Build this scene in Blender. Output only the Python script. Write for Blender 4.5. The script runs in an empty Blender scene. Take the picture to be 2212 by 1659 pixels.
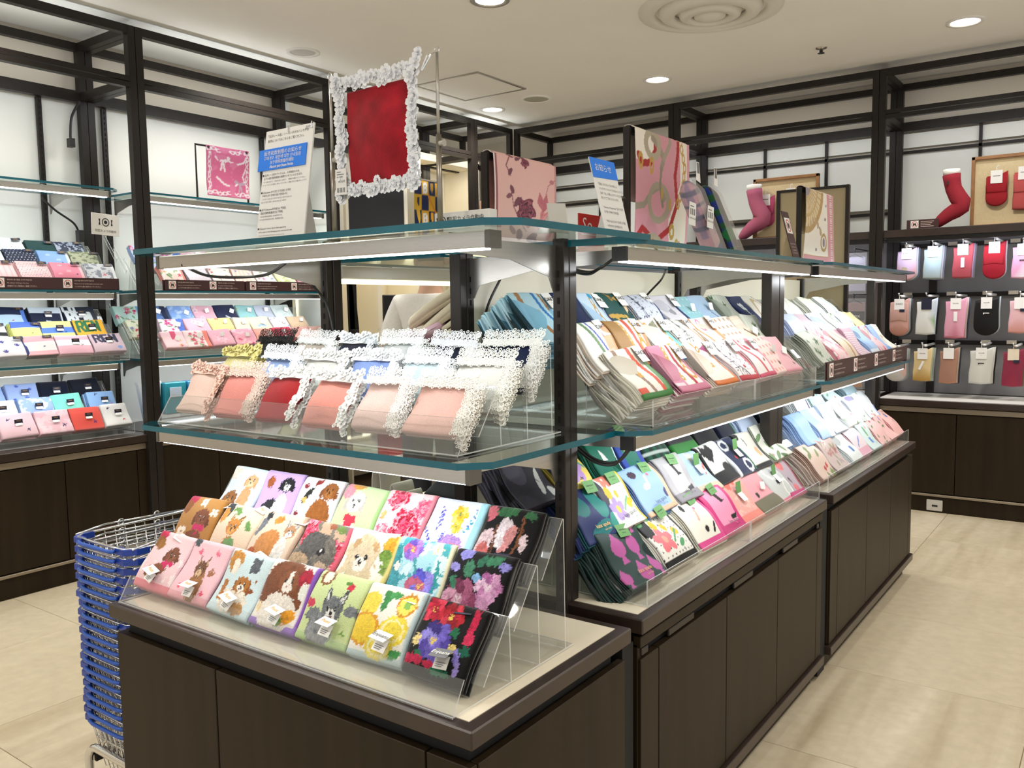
import bpy, math, random
import numpy as np
from mathutils import Matrix, Vector
random.seed(7); np.random.seed(7)
S = bpy.context.scene
COL = S.collection
PI = math.pi
D2R = PI / 180

# ---------------------------------------------------------------- camera, world, lights, exposure
CAM_H = 1.45
cd = bpy.data.cameras.new('camera'); cam = bpy.data.objects.new('camera', cd); COL.objects.link(cam)
yaw, pit, rol = 0.6270263, 0.0893397, -0.0141450
fw = Vector((-math.sin(yaw) * math.cos(pit), math.cos(yaw) * math.cos(pit), -math.sin(pit)))
r0 = Vector((math.cos(yaw), math.sin(yaw), 0)); u0 = r0.cross(fw)
rr = math.cos(rol) * r0 + math.sin(rol) * u0; uu = -math.sin(rol) * r0 + math.cos(rol) * u0
cam.matrix_world = Matrix(((rr.x, uu.x, -fw.x, 0), (rr.y, uu.y, -fw.y, 0), (rr.z, uu.z, -fw.z, CAM_H), (0, 0, 0, 1)))
cd.sensor_width = 36; cd.lens = 36 * 1849.6 / 2212; cd.clip_start = .05; cd.clip_end = 60
S.camera = cam
S.view_settings.view_transform = 'Standard'; S.view_settings.look = 'None'
S.view_settings.exposure = 0.17; S.view_settings.gamma = 1; S.view_settings.use_curve_mapping = False
S.cycles.transparent_max_bounces = 28; S.cycles.max_bounces = 7; S.cycles.diffuse_bounces = 4; S.cycles.glossy_bounces = 3
S.cycles.use_denoising = True; S.cycles.adaptive_threshold = .02
S.cycles.caustics_reflective = False; S.cycles.caustics_refractive = False
W = bpy.data.worlds.new('store_light'); S.world = W; W.use_nodes = True
W.node_tree.nodes['Background'].inputs[0].default_value = (1.0, .97, .93, 1)
W.node_tree.nodes['Background'].inputs[1].default_value = .82
DOWN_POWER = 64; STRIP = 2.9; WALLP = 1.3; UPP = 1.2

def lamp(name, kind, loc, energy, color, **kw):
    ld = bpy.data.lights.new(name, kind); ld.energy = energy; ld.color = color
    for k, v in kw.items(): setattr(ld, k, v)
    o = bpy.data.objects.new(name, ld); COL.objects.link(o); o.location = loc
    return o

# ---------------------------------------------------------------- helpers
def lin(c):
    c = np.asarray(c, float)
    return np.where(c <= .04045, c / 12.92, ((c + .055) / 1.055) ** 2.4)
def hx(h): return lin([int(h[i:i + 2], 16) / 255 for i in (0, 2, 4)])
def hc(h): return tuple(hx(h)) + (1,)

_m = {}
def mat(name, color, rough=.5, metal=0., noise=0., scale=20., bump=0., stretch=(1, 1, 1), emit=None, estr=0., alpha=None, vcol=False, sheen=0., spec=None, seed_obj=False):
    if name in _m: return _m[name]
    m = bpy.data.materials.new(name); m.use_nodes = True; nt = m.node_tree; b = nt.nodes['Principled BSDF']
    col = color if len(color) == 4 else tuple(color) + (1,)
    b.inputs['Roughness'].default_value = rough; b.inputs['Metallic'].default_value = metal
    b.inputs['Base Color'].default_value = col
    if spec is not None: b.inputs['Specular IOR Level'].default_value = spec
    if sheen: b.inputs['Sheen Weight'].default_value = sheen
    src = None
    if vcol:
        a = nt.nodes.new('ShaderNodeAttribute'); a.attribute_name = 'Col'; src = a.outputs['Color']
    if noise or bump:
        tc = nt.nodes.new('ShaderNodeNewGeometry'); mp = nt.nodes.new('ShaderNodeMapping')
        mp.inputs['Scale'].default_value = stretch
        nt.links.new(tc.outputs['Position'], mp.inputs['Vector'])
        n = nt.nodes.new('ShaderNodeTexNoise'); n.inputs['Scale'].default_value = scale; n.inputs['Detail'].default_value = 5
        nt.links.new(mp.outputs['Vector'], n.inputs['Vector'])
        if noise:
            mr = nt.nodes.new('ShaderNodeMapRange'); mr.inputs['From Min'].default_value = .25; mr.inputs['From Max'].default_value = .75
            mr.inputs['To Min'].default_value = 1 - noise; mr.inputs['To Max'].default_value = 1 + noise
            nt.links.new(n.outputs['Fac'], mr.inputs['Value'])
            mx = nt.nodes.new('ShaderNodeVectorMath'); mx.operation = 'SCALE'
            if src is not None: nt.links.new(src, mx.inputs[0])
            else: mx.inputs[0].default_value = col[:3]
            nt.links.new(mr.outputs['Result'], mx.inputs['Scale']); src = mx.outputs['Vector']
        if bump:
            bp = nt.nodes.new('ShaderNodeBump'); bp.inputs['Strength'].default_value = bump; bp.inputs['Distance'].default_value = .002
            nt.links.new(n.outputs['Fac'], bp.inputs['Height']); nt.links.new(bp.outputs['Normal'], b.inputs['Normal'])
    if src is not None: nt.links.new(src, b.inputs['Base Color'])
    if emit: b.inputs['Emission Color'].default_value = tuple(emit) + (1,); b.inputs['Emission Strength'].default_value = estr
    _m[name] = m; return m

def clearmat(name, tint, gloss, rough=.02, haze=0., hazecol=(1, 1, 1)):
    if name in _m: return _m[name]
    m = bpy.data.materials.new(name); m.use_nodes = True; nt = m.node_tree
    for n in list(nt.nodes): nt.nodes.remove(n)
    out = nt.nodes.new('ShaderNodeOutputMaterial'); tr = nt.nodes.new('ShaderNodeBsdfTransparent'); tr.inputs[0].default_value = tuple(tint) + (1,)
    gl = nt.nodes.new('ShaderNodeBsdfGlossy'); gl.inputs['Roughness'].default_value = rough
    fr = nt.nodes.new('ShaderNodeFresnel'); fr.inputs['IOR'].default_value = 1.48
    mu = nt.nodes.new('ShaderNodeMath'); mu.operation = 'MULTIPLY'; mu.inputs[1].default_value = gloss; mu.use_clamp = True
    ge = nt.nodes.new('ShaderNodeNewGeometry'); ib = nt.nodes.new('ShaderNodeMath'); ib.operation = 'SUBTRACT'; ib.inputs[0].default_value = 1; nt.links.new(ge.outputs['Backfacing'], ib.inputs[1])
    m0 = nt.nodes.new('ShaderNodeMath'); m0.operation = 'MULTIPLY'; nt.links.new(fr.outputs[0], m0.inputs[0]); nt.links.new(ib.outputs[0], m0.inputs[1])
    nt.links.new(m0.outputs[0], mu.inputs[0])
    mx = nt.nodes.new('ShaderNodeMixShader'); nt.links.new(mu.outputs[0], mx.inputs[0])
    last = tr.outputs[0]
    if haze:
        df = nt.nodes.new('ShaderNodeBsdfDiffuse'); df.inputs[0].default_value = tuple(hazecol) + (1,)
        m2 = nt.nodes.new('ShaderNodeMixShader'); m2.inputs[0].default_value = haze
        nt.links.new(last, m2.inputs[1]); nt.links.new(df.outputs[0], m2.inputs[2]); last = m2.outputs[0]
    nt.links.new(last, mx.inputs[1]); nt.links.new(gl.outputs[0], mx.inputs[2]); nt.links.new(mx.outputs[0], out.inputs[0])
    _m[name] = m; return m

class MB:
    def __init__(s): s.v = []; s.f = []; s.m = []
    def add(s, v, f, m=0):
        k = len(s.v); s.v += [tuple(p) for p in v]; s.f += [tuple(i + k for i in q) for q in f]; s.m += [m] * len(f); return s
    def box(s, x0, x1, y0, y1, z0, z1, m=0, em=None):
        v = [(x0, y0, z0), (x1, y0, z0), (x1, y1, z0), (x0, y1, z0), (x0, y0, z1), (x1, y0, z1), (x1, y1, z1), (x0, y1, z1)]
        f = [(0, 3, 2, 1), (4, 5, 6, 7), (0, 1, 5, 4), (1, 2, 6, 5), (2, 3, 7, 6), (3, 0, 4, 7)]
        if em is None: return s.add(v, f, m)
        d = (abs(x1 - x0), abs(y1 - y0), abs(z1 - z0)); a = d.index(min(d))
        ax = (2, 2, 1, 0, 1, 0)
        k = len(s.v); s.v += v; s.f += [tuple(i + k for i in q) for q in f]; s.m += [m if ax[i] == a else em for i in range(6)]; return s
    def bbox(s, x0, x1, y0, y1, z0, z1, b=.004, m=0):
        # box with chamfered vertical and horizontal edges
        xs = (x0, x1); ys = (y0, y1); zs = (z0, z1); v = []; idx = {}
        for i in (0, 1):
            for j in (0, 1):
                for k in (0, 1):
                    sx, sy, sz = 1 - 2 * i, 1 - 2 * j, 1 - 2 * k
                    for a, p in enumerate(((xs[i], ys[j] + sy * b, zs[k] + sz * b), (xs[i] + sx * b, ys[j], zs[k] + sz * b), (xs[i] + sx * b, ys[j] + sy * b, zs[k]))):
                        idx[i, j, k, a] = len(v); v.append(p)
        f = []
        for i in (0, 1):
            q = [idx[i, 0, 0, 0], idx[i, 1, 0, 0], idx[i, 1, 1, 0], idx[i, 0, 1, 0]]; f.append(q if i else q[::-1])
            q = [idx[0, i, 0, 1], idx[1, i, 0, 1], idx[1, i, 1, 1], idx[0, i, 1, 1]]; f.append(q if not i else q[::-1])
            q = [idx[0, 0, i, 2], idx[1, 0, i, 2], idx[1, 1, i, 2], idx[0, 1, i, 2]]; f.append(q if i else q[::-1])
        for i in (0, 1):
            for j in (0, 1):
                f.append((idx[i, j, 0, 0], idx[i, j, 0, 1], idx[i, j, 1, 1], idx[i, j, 1, 0]))
                f.append((idx[i, 0, j, 0], idx[i, 0, j, 2], idx[i, 1, j, 2], idx[i, 1, j, 0]))
                f.append((idx[0, i, j, 1], idx[0, i, j, 2], idx[1, i, j, 2], idx[1, i, j, 1]))
                for k in (0, 1): f.append((idx[i, j, k, 0], idx[i, j, k, 1], idx[i, j, k, 2]))
        return s.add(v, f, m)
    def tube(s, pts, r, n=8, m=0, closed=False):
        P = [Vector(p) for p in pts]; N = len(P); v = []; up = None
        for i, p in enumerate(P):
            a = P[(i - 1) % N] if (closed or i > 0) else p; b = P[(i + 1) % N] if (closed or i < N - 1) else p
            t = (b - a).normalized() if (b - a).length > 1e-9 else Vector((0, 0, 1))
            if up is None: up = Vector((0, 0, 1)) if abs(t.z) < .9 else Vector((1, 0, 0))
            x = t.cross(up).normalized(); y = x.cross(t).normalized(); up = y
            rad = r[i] if isinstance(r, (list, tuple)) else r
            for k in range(n):
                an = 2 * PI * k / n; v.append(p + x * math.cos(an) * rad + y * math.sin(an) * rad)
        f = []
        for i in range(N if closed else N - 1):
            j = (i + 1) % N
            for k in range(n): f.append((i * n + k, i * n + (k + 1) % n, j * n + (k + 1) % n, j * n + k))
        if not closed: f.append(tuple(range(n))[::-1]); f.append(tuple((N - 1) * n + k for k in range(n)))
        return s.add(v, f, m)
    def lathe(s, c, prof, n=24, m=0, axis='z'):
        v = []; f = []
        for r, h in prof:
            for k in range(n):
                a = 2 * PI * k / n; p = (r * math.cos(a), r * math.sin(a), h)
                if axis == 'x': p = (p[2], p[0], p[1])
                if axis == 'y': p = (p[0], p[2], p[1])
                v.append((c[0] + p[0], c[1] + p[1], c[2] + p[2]))
        for i in range(len(prof) - 1):
            for k in range(n): f.append((i * n + k, i * n + (k + 1) % n, (i + 1) * n + (k + 1) % n, (i + 1) * n + k))
        return s.add(v, f, m)
    def prism(s, poly, h0, h1, m=0, plane='xy', em=None):
        n = len(poly); v = []
        for h in (h0, h1):
            for a, b in poly: v.append({'xy': (a, b, h), 'xz': (a, h, b), 'yz': (h, a, b)}[plane])
        f = [tuple(range(n))[::-1], tuple(range(n, 2 * n))]; s.add(v, f, m)
        k = len(s.v) - 2 * n
        for i in range(n):
            j = (i + 1) % n; s.f.append((k + i, k + j, k + n + j, k + n + i)); s.m.append(m if em is None else em)
        return s
    def quadplate(s, p0, p1, p2, p3, t, m=0, em=None):
        # plate on four corners, thickness t along its normal
        p = [Vector(q) for q in (p0, p1, p2, p3)]; n = (p[1] - p[0]).cross(p[3] - p[0]).normalized() * t
        v = p + [q + n for q in p]; k = len(s.v); s.v += [tuple(q) for q in v]
        e = m if em is None else em
        for q, mm in (((0, 3, 2, 1), m), ((4, 5, 6, 7), m), ((0, 1, 5, 4), e), ((1, 2, 6, 5), e), ((2, 3, 7, 6), e), ((3, 0, 4, 7), e)):
            s.f.append(tuple(i + k for i in q)); s.m.append(mm)
        return s
    def mesh(s, name, mats, smooth=False):
        me = bpy.data.meshes.new(name); me.from_pydata(s.v, [], s.f)
        for x in (mats if isinstance(mats, (list, tuple)) else [mats]): me.materials.append(x)
        if any(s.m): me.polygons.foreach_set('material_index', s.m)
        if smooth: me.polygons.foreach_set('use_smooth', [True] * len(s.f))
        me.update(); return me

def props(o, label=None, cat=None, group=None, kind=None):
    if label: o['label'] = label
    if cat: o['category'] = cat
    if group: o['group'] = group
    if kind: o['kind'] = kind
    return o
def link(name, data, parent=None, local=False, label=None, cat=None, group=None, kind=None):
    o = bpy.data.objects.new(name, data); COL.objects.link(o)
    if parent is not None:
        o.parent = parent
        if not local: o.matrix_parent_inverse = WM(parent).inverted()
    return props(o, label, cat, group, kind)
def WM(o):
    m = o.matrix_basis.copy()
    if o.parent: m = WM(o.parent) @ o.matrix_parent_inverse @ m
    return m
def obj(name, mb, mats, parent=None, smooth=False, local=False, **kw):
    return link(name, mb.mesh(name, mats, smooth), parent, local, **kw)
def empty(name, loc, label=None, cat=None, group=None):
    o = bpy.data.objects.new(name, None); COL.objects.link(o); o.location = loc; o.empty_display_size = .05
    return props(o, label, cat, group)

_tx = {}
def textmesh(s, material, bold=0.):
    k = (s, material.name, bold)
    if k in _tx: return _tx[k]
    cu = bpy.data.curves.new('lettering', 'FONT'); cu.body = s; cu.size = 1; cu.align_x = 'CENTER'; cu.align_y = 'CENTER'; cu.offset = bold; cu.resolution_u = 2
    t = bpy.data.objects.new('lettering', cu); COL.objects.link(t)
    bpy.context.view_layer.update()
    me = bpy.data.meshes.new_from_object(t.evaluated_get(bpy.context.evaluated_depsgraph_get()))
    bpy.data.objects.remove(t); me.materials.clear(); me.materials.append(material); me.name = 'lettering'
    _tx[k] = me; return me
def text(s, material, parent, size, loc=(0, 0, 0), rot=(0, 0, 0), bold=0., sx=1., name='lettering'):
    # lettering in the local frame of its parent (local x right, y up, z out)
    o = bpy.data.objects.new(name, textmesh(s, material, bold)); COL.objects.link(o); o.parent = parent
    o.location = loc; o.rotation_euler = rot; o.scale = (size * sx, size, size); return o

# ---------------------------------------------------------------- materials
M = {}
M['frame'] = mat('frame_metal', (.017, .0135, .0115), .42, .0, .15, 40, spec=.25)
M['frame_lit'] = mat('post_metal', (.026, .021, .018), .36, .1, .12, 60, spec=.3)
M['slot'] = mat('slot_black', (.002, .002, .002), .9)
M['wood'] = mat('dark_wood', (.020, .0125, .0058), .45, 0, .28, 6, stretch=(3, 3, .25), bump=.05, spec=.18)
M['wood_top'] = mat('dark_wood_top', (.032, .020, .016), .3, 0, .2, 8, stretch=(2, 2, 2))
M['gap'] = mat('shadow_gap_black', (.004, .0035, .003), .8)
M['inlay'] = mat('cream_laminate', (.74, .66, .52), .45, 0, .03, 8)
M['whitetop'] = mat('white_laminate', (.72, .70, .66), .4)
M['trimline'] = mat('bronze_strip', (.30, .25, .19), .4, .6)
M['ceil'] = mat('ceiling_paint', (.87, .86, .83), .9, 0, .02, 2)
M['wall'] = mat('white_wall_panel', (.86, .87, .83), .5, 0, .02, 3)
M['wallb'] = mat('beige_wall', (.66, .60, .51), .8)
M['cream'] = mat('cream_panel', (.86, .80, .66), .5, 0, .02, 3)
M['gray'] = mat('grey_backboard', (.23, .225, .225), .75, 0, .06, 9)
M['steel'] = mat('brushed_steel', (.52, .50, .47), .30, .95, .05, 30, stretch=(1, .05, 8))
M['chrome'] = mat('chrome', (.75, .75, .76), .12, 1.)
M['black'] = mat('black_plastic', (.008, .008, .009), .4)
M['capm'] = mat('cap_metal', (.16, .15, .135), .4, .8)
M['led'] = mat('led_diffuser', (1, 1, 1), .4, emit=(.93, .96, 1.), estr=5)
M['ledw'] = mat('warm_led', (1, .95, .8), .4, emit=(1, .87, .55), estr=1.7)
M['lens'] = mat('downlight_lens', (1, 1, 1), .4, emit=(1, .95, .86), estr=9)
M['card'] = mat('white_card', (.80, .79, .77), .6)
M['cardg'] = mat('grey_card', (.52, .50, .47), .6)
M['ink'] = mat('black_ink', (.012, .012, .014), .7)
M['inkg'] = mat('grey_ink', (.16, .16, .17), .7)
M['gold'] = mat('gold_ink', (.62, .36, .08), .5)
M['blue'] = mat('blue_band', (.006, .20, .85), .5)
M['maroon'] = mat('maroon_sign', (.048, .016, .018), .45)
M['red'] = mat('red_sign', (.52, .01, .012), .5)
M['redi'] = mat('red_ink', (.5, .02, .02), .6)
M['pinki'] = mat('pale_ink', (.72, .60, .54), .6)
M['green'] = mat('green_card', (.105, .27, .08), .6)
M['navy'] = mat('navy_card', (.006, .008, .03), .5)
M['terry'] = mat('terry_cloth', (1, 1, 1), .95, 0, .10, 420, bump=.55, vcol=True, sheen=.25, spec=.1)
M['silk'] = mat('printed_cotton', (1, 1, 1), .55, 0, .03, 300, bump=.08, vcol=True, spec=.3)
M['paint'] = mat('printed_surface', (1, 1, 1), .5, vcol=True)
M['bluep'] = mat('blue_plastic', (.012, .045, .30), .3, 0, .08, 20)
M['bluel'] = mat('blue_handle', (.016, .085, .42), .35, 0, .08, 20)
M['wood_light'] = mat('oak_frame', (.30, .14, .05), .45, 0, .2, 20)
M['linen'] = mat('linen_board', (.62, .50, .30), .85, 0, .06, 60)
M['glass'] = clearmat('clear_glass', (.90, .965, .945), .9, .01)
M['gedge'] = mat('teal_glass_edge', (.002, .095, .135), .2, 0, .25, 6, stretch=(1, 1, .2))
M['acr'] = clearmat('clear_acrylic', (.955, .96, .955), 1.2, .03, haze=.03)
M['aedge'] = clearmat('acrylic_edge', (.85, .86, .86), 1., .1, haze=.55, hazecol=(.85, .86, .86))
M['bag'] = clearmat('clear_bag', (.96, .96, .96), 1.6, .12, haze=.06)
M['skin'] = mat('skin', (.62, .38, .27), .55)
M['hair'] = mat('dark_hair', (.012, .010, .009), .5, 0, .3, 90)
M['shirt'] = mat('white_shirt', (.74, .73, .71), .85, 0, .04, 60)
M['trouser'] = mat('dark_trousers', (.02, .022, .03), .85)
def lacemat(h):
    return mat('lace_' + h, hx(h), .9, 0, .05, 90, sheen=.1)
def plain(h, rough=.6):
    return mat('plain_' + h, hx(h) * .8, rough, 0, .06, 200)

# ---------------------------------------------------------------- setting: floor, ceiling, walls
def stone():
    m = bpy.data.materials.new('travertine'); m.use_nodes = True; nt = m.node_tree; b = nt.nodes['Principled BSDF']
    N = nt.nodes.new; L = nt.links.new
    g = N('ShaderNodeNewGeometry'); oi = N('ShaderNodeObjectInfo'); sc = N('ShaderNodeVectorMath'); sc.operation = 'SCALE'; sc.inputs[0].default_value = (7, 13, 3)
    L(oi.outputs['Random'], sc.inputs['Scale'])
    ad = N('ShaderNodeVectorMath'); ad.operation = 'ADD'; L(g.outputs['Position'], ad.inputs[0]); L(sc.outputs[0], ad.inputs[1])
    mp = N('ShaderNodeMapping'); mp.inputs['Scale'].default_value = (5.5, .55, 1); L(ad.outputs[0], mp.inputs['Vector'])
    n1 = N('ShaderNodeTexNoise'); n1.inputs['Scale'].default_value = 1.6; n1.inputs['Detail'].default_value = 7; n1.inputs['Distortion'].default_value = .6; L(mp.outputs[0], n1.inputs['Vector'])
    n2 = N('ShaderNodeTexNoise'); n2.inputs['Scale'].default_value = 22; n2.inputs['Detail'].default_value = 4; L(ad.outputs[0], n2.inputs['Vector'])
    cr = N('ShaderNodeValToRGB'); e = cr.color_ramp.elements
    e[0].position = .28; e[0].color = (.42, .34, .225, 1); e[1].position = .72; e[1].color = (.61, .535, .40, 1)
    x = cr.color_ramp.elements.new(.5); x.color = (.53, .455, .325, 1)
    # some tiles are plain, others strongly veined
    gt = N('ShaderNodeMapRange'); gt.inputs['From Min'].default_value = .3; gt.inputs['From Max'].default_value = .8; gt.inputs['To Min'].default_value = .25; gt.inputs['To Max'].default_value = 1.; L(oi.outputs['Random'], gt.inputs['Value'])
    mf = N('ShaderNodeMix'); mf.data_type = 'FLOAT'; mf.inputs[2].default_value = .55; L(gt.outputs[0], mf.inputs[0]); L(n1.outputs['Fac'], mf.inputs[3])
    L(mf.outputs[0], cr.inputs['Fac'])
    mr = N('ShaderNodeMapRange'); mr.inputs['From Min'].default_value = .3; mr.inputs['From Max'].default_value = .7; mr.inputs['To Min'].default_value = .93; mr.inputs['To Max'].default_value = 1.06; L(n2.outputs['Fac'], mr.inputs['Value'])
    s2 = N('ShaderNodeVectorMath'); s2.operation = 'SCALE'; L(cr.outputs[0], s2.inputs[0]); L(mr.outputs[0], s2.inputs['Scale'])
    L(s2.outputs[0], b.inputs['Base Color']); b.inputs['Roughness'].default_value = .42; b.inputs['Specular IOR Level'].default_value = .35
    return m
M['stone'] = stone(); M['grout'] = mat('grout', (.30, .24, .17), .9)

mb = MB(); mb.box(-5.6, 3.2, -2.2, 7.3, -.05, -.004)
floor = obj('floor', mb, M['grout'], kind='structure')
TX0, TY0, TP = -.97, 1.215, .7405
mb = MB(); mb.bbox(.0012, TP - .0012, .0012, TP - .0012, -.012, 0, .0012); tile_me = mb.mesh('tile', M['stone'])
for i in range(-6, 6):
    for j in range(-4, 8):
        x, y = TX0 + i * TP, TY0 + j * TP
        if x > 2.5 or (x < -5.2): continue
        t = link('tile', tile_me, floor, local=True); t.location = (x, y, 0)

CZ = 3.08
mb = MB(); mb.box(-5.6, 4.2, -3.2, 7.3, CZ, CZ + .05)
ceiling = obj('ceiling', mb, M['ceil'], kind='structure')
mb = MB(); mb.box(-5.28, -5.18, -2.2, 4.30, 0, CZ); wall_left = obj('wall_left', mb, M['wallb'], kind='structure')
for y0, y1 in ((.02, 1.40), (1.42, 2.745), (2.775, 4.22)):
    mb = MB(); mb.box(-5.18, -5.165, y0, y1, .70, 2.72); obj('wall_panel', mb, M['wall'], wall_left)
mb = MB(); mb.box(-5.6, 3.2, 6.99, 7.09, 0, CZ); wall_back = obj('wall_back', mb, M['wallb'], kind='structure')
mb = MB(); mb.box(-5.6, -5.45, 4.30, 6.99, 0, CZ); obj('wall_niche', mb, M['cream'], kind='structure')
mb = MB(); mb.box(-5.45, -5.18, 4.30, 4.36, 0, CZ); obj('wall_return', mb, M['wall'], kind='structure')

# ceiling fittings
def downlight(x, y, lab, lit=True, dark=False):
    t = empty('downlight', (x, y, CZ), lab, 'ceiling light')
    mb = MB(); mb.lathe((x, y, CZ), [(.105, 0), (.105, -.006), (.082, -.008), (.078, -.002)], 28)
    obj('trim_ring', mb, M['steel'] if dark else M['card'], t, True)
    mb = MB(); mb.lathe((x, y, CZ), [(.078, -.001), (.04, -.0015), (.0, -.0015)], 24)
    obj('lens', mb, M['lens'] if lit else M['cardg'], t)
    return t
downlight(-4.33, 3.77, 'dim round downlight above the left shelving, beside the red towel', False)
downlight(-4.353, 5.787, 'lit round downlight in the far corner, beside the ceiling speaker disc')
downlight(-2.86, 5.794, 'lit round downlight above the back wall frames in the centre')
downlight(-.866, 5.768, 'lit round downlight nearest the red sock on the back wall')
downlight(-2.842, 3.77, 'round downlight with dark ring cut by the top edge of view', True, True)
for x, y in [(-4.33, 3.5), (-4.35, 5.6), (-2.86, 5.6), (-.87, 5.6), (-2.84, 3.77), (-4.33, 1.75), (-2.84, 1.2), (-1.2, -.3), (-3.0, -.6), (.6, 3.8), (.6, 5.6), (.7, 1.9), (.7, .2), (-4.2, -.5), (2., 3.0), (2., 5.)]:
    lamp('downlight_beam', 'SPOT', (x, y, CZ - .03), DOWN_POWER, (1, .95, .86), spot_size=2.5, spot_blend=.7, shadow_soft_size=.09)

t = empty('ceiling_diffuser', (-1.966, 4.63, CZ), 'large round ceiling air diffuser of concentric rings', 'air vent')
for nm, pr in (('outer_ring', [(.395, 0), (.392, -.012), (.33, -.03), (.30, -.02), (.30, 0)]), ('cone_ring', [(.285, -.002), (.27, -.03), (.21, -.05), (.19, -.03), (.20, -.004)]),
               ('cone_ring', [(.175, -.004), (.165, -.04), (.115, -.058), (.10, -.036), (.11, -.006)]), ('centre_disc', [(.09, -.008), (.085, -.045), (.04, -.06), (0, -.062)])):
    mb = MB(); mb.lathe((-1.966, 4.63, CZ), pr, 48); obj(nm, mb, mat('vent_paint', (.74, .71, .66), .6), t, True)
t = empty('access_hatch', (-4.04, 5.11, CZ), 'square flush access hatch with grey rim in the ceiling', 'hatch')
mb = MB(); mb.box(-4.32, -3.76, 4.83, 5.39, CZ - .004, CZ + .0)
obj('hatch_lid', mb, M['ceil'], t)
mb = MB()
for a in ((-4.335, -4.32, 4.815, 5.405), (-3.76, -3.745, 4.815, 5.405), (-4.32, -3.76, 4.815, 4.83), (-4.32, -3.76, 5.39, 5.405)): mb.box(*a, CZ - .008, CZ)
obj('hatch_rim', mb, M['steel'], t)
t = empty('ceiling_speaker', (-3.868, 5.717, CZ), 'round greenish ceiling speaker disc beside the square hatch', 'speaker')
mb = MB(); mb.lathe((-3.868, 5.717, CZ), [(.12, 0), (.118, -.008), (.10, -.01), (.098, -.004)], 28); obj('speaker_rim', mb, M['ceil'], t, True)
mb = MB(); mb.lathe((-3.868, 5.717, CZ), [(.098, -.004), (.05, -.006), (0, -.007)], 28); obj('speaker_grille', mb, mat('speaker_cloth', (.40, .40, .32), .8), t, True)
t = empty('sprinkler', (-1.69, 5.764, CZ), 'small dark sprinkler head on the ceiling above the back wall', 'sprinkler')
mb = MB(); mb.lathe((-1.69, 5.764, CZ), [(.035, 0), (.033, -.006), (.012, -.008), (.01, -.03), (.0, -.03)], 16); obj('sprinkler_body', mb, M['steel'], t, True)
mb = MB(); mb.lathe((-1.69, 5.764, CZ - .034), [(.0, .002), (.022, .0), (.022, -.002), (0, -.002)], 14); obj('deflector', mb, M['black'], t)

# ---------------------------------------------------------------- wall shelving frames
PW = .042
def slots(mb, axis, a, b, c, z0, z1, step=.032):
    z = z0
    while z < z1:
        if axis == '+x': mb.box(a, a + .0015, b - .003, b + .003, z, z + .016)
        if axis == '-y': mb.box(a - .003, a + .003, b - .0015, b, z, z + .016)
        z += step
def wall_frame(name, P, a0, a1, label, ups=()):
    # P maps (along, depth 0 front .. 1 back, z) to a box; used for left wall (along y) and back wall (along x)
    t = empty(name, P.base(a0), label, 'shelving frame', 'dark metal frames along the walls')
    def b(nm, al0, al1, d0, d1, z0, z1, m='frame'):
        mb = MB(); mb.box(*P(al0, al1, d0, d1), z0, z1); return obj(nm, mb, M[m], t)
    D = P.depth
    for s in (a0 + .002, a1 - PW - .002):
        b('post', s, s + PW, 0, PW, 0, 3.03, 'frame'); b('post', s, s + PW, D - PW, D, .0, 3.03, 'frame')
        b('crossbar', s, s + PW, PW, D - PW, 2.985, 3.03); b('crossbar', s, s + PW, PW, D - PW, 2.70, 2.745)
    for z0, z1 in ((2.985, 3.03), (2.695, 2.722), (2.726, 2.755)): b('rail', a0 + PW, a1 - PW, 0, PW, z0, z1)
    for z0, z1 in ((2.985, 3.03), (2.69, 2.755)): b('rail', a0 + PW, a1 - PW, D - PW, D, z0, z1)
    lb = b('light_bar', a0 + .12, a1 - .12, PW + .004, PW + .026, 2.728, 2.752, 'steel')
    mb = MB(); mb.box(*P(a0 + .13, a1 - .13, PW + .006, PW + .024), 2.724, 2.728); obj('led_strip', mb, M['led'], lb)
    q = P((a0 + a1) / 2, (a0 + a1) / 2, PW + .015, PW + .015)
    if P is PL:
        mb = MB(); mb.box(*P(a0 + .13, a1 - .13, PW + .006, PW + .024), 2.752, 2.756); obj('led_strip', mb, M['led'], lb)
        l = lamp('wall_light', 'AREA', (q[0], q[2], 2.765), UPP, (.96, 1., .98), shape='RECTANGLE', size=.03, size_y=a1 - a0 - .26); l.rotation_euler = (PI, -.5, 0)
    l = lamp('wall_light', 'AREA', (q[0], q[2], 2.715), WALLP * (a1 - a0), (.94, .98, 1.), shape='RECTANGLE', size=.03, size_y=.03)
    if P is PB: l.data.size = a1 - a0 - .26; l.rotation_euler = (38 * D2R, 0, 0)
    else: l.data.size_y = a1 - a0 - .26; l.rotation_euler = (0, 38 * D2R, 0)
    for u in ups:
        k = b('upright', u - .014, u + .014, D + .0, D + .02, .75, 2.69)
        mb = MB(); slots(mb, P.face, P.fx, u, 0, .8, 2.66); obj('slot', mb, M['slot'], k, kind='stuff') if P.face == '+x' else None
    return t
class PL:  # left wall: depth goes -x from -4.55
    depth = .58; face = '+x'; fx = -5.13 + .0005
    @staticmethod
    def base(a): return (-4.84, a, 0)
    def __call__(s, a0, a1, d0, d1): return (-4.55 - d1, -4.55 - d0, a0, a1)
class PB:  # back wall: depth goes +y from 6.35
    depth = .58; face = 'n'; fx = 0
    @staticmethod
    def base(a): return (a, 6.64, 0)
    def __call__(s, a0, a1, d0, d1): return (a0, a1, 6.35 + d0, 6.35 + d1)
PL, PB = PL(), PB()
wall_frame('shelving_frame', PL, 1.32, 2.76, 'dark metal frame over the pony logo towel shelves', (2.50, 1.50))
wall_frame('shelving_frame', PL, 2.76, 4.20, 'dark metal frame over the floral towel shelves', (2.885, 4.06))
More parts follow.
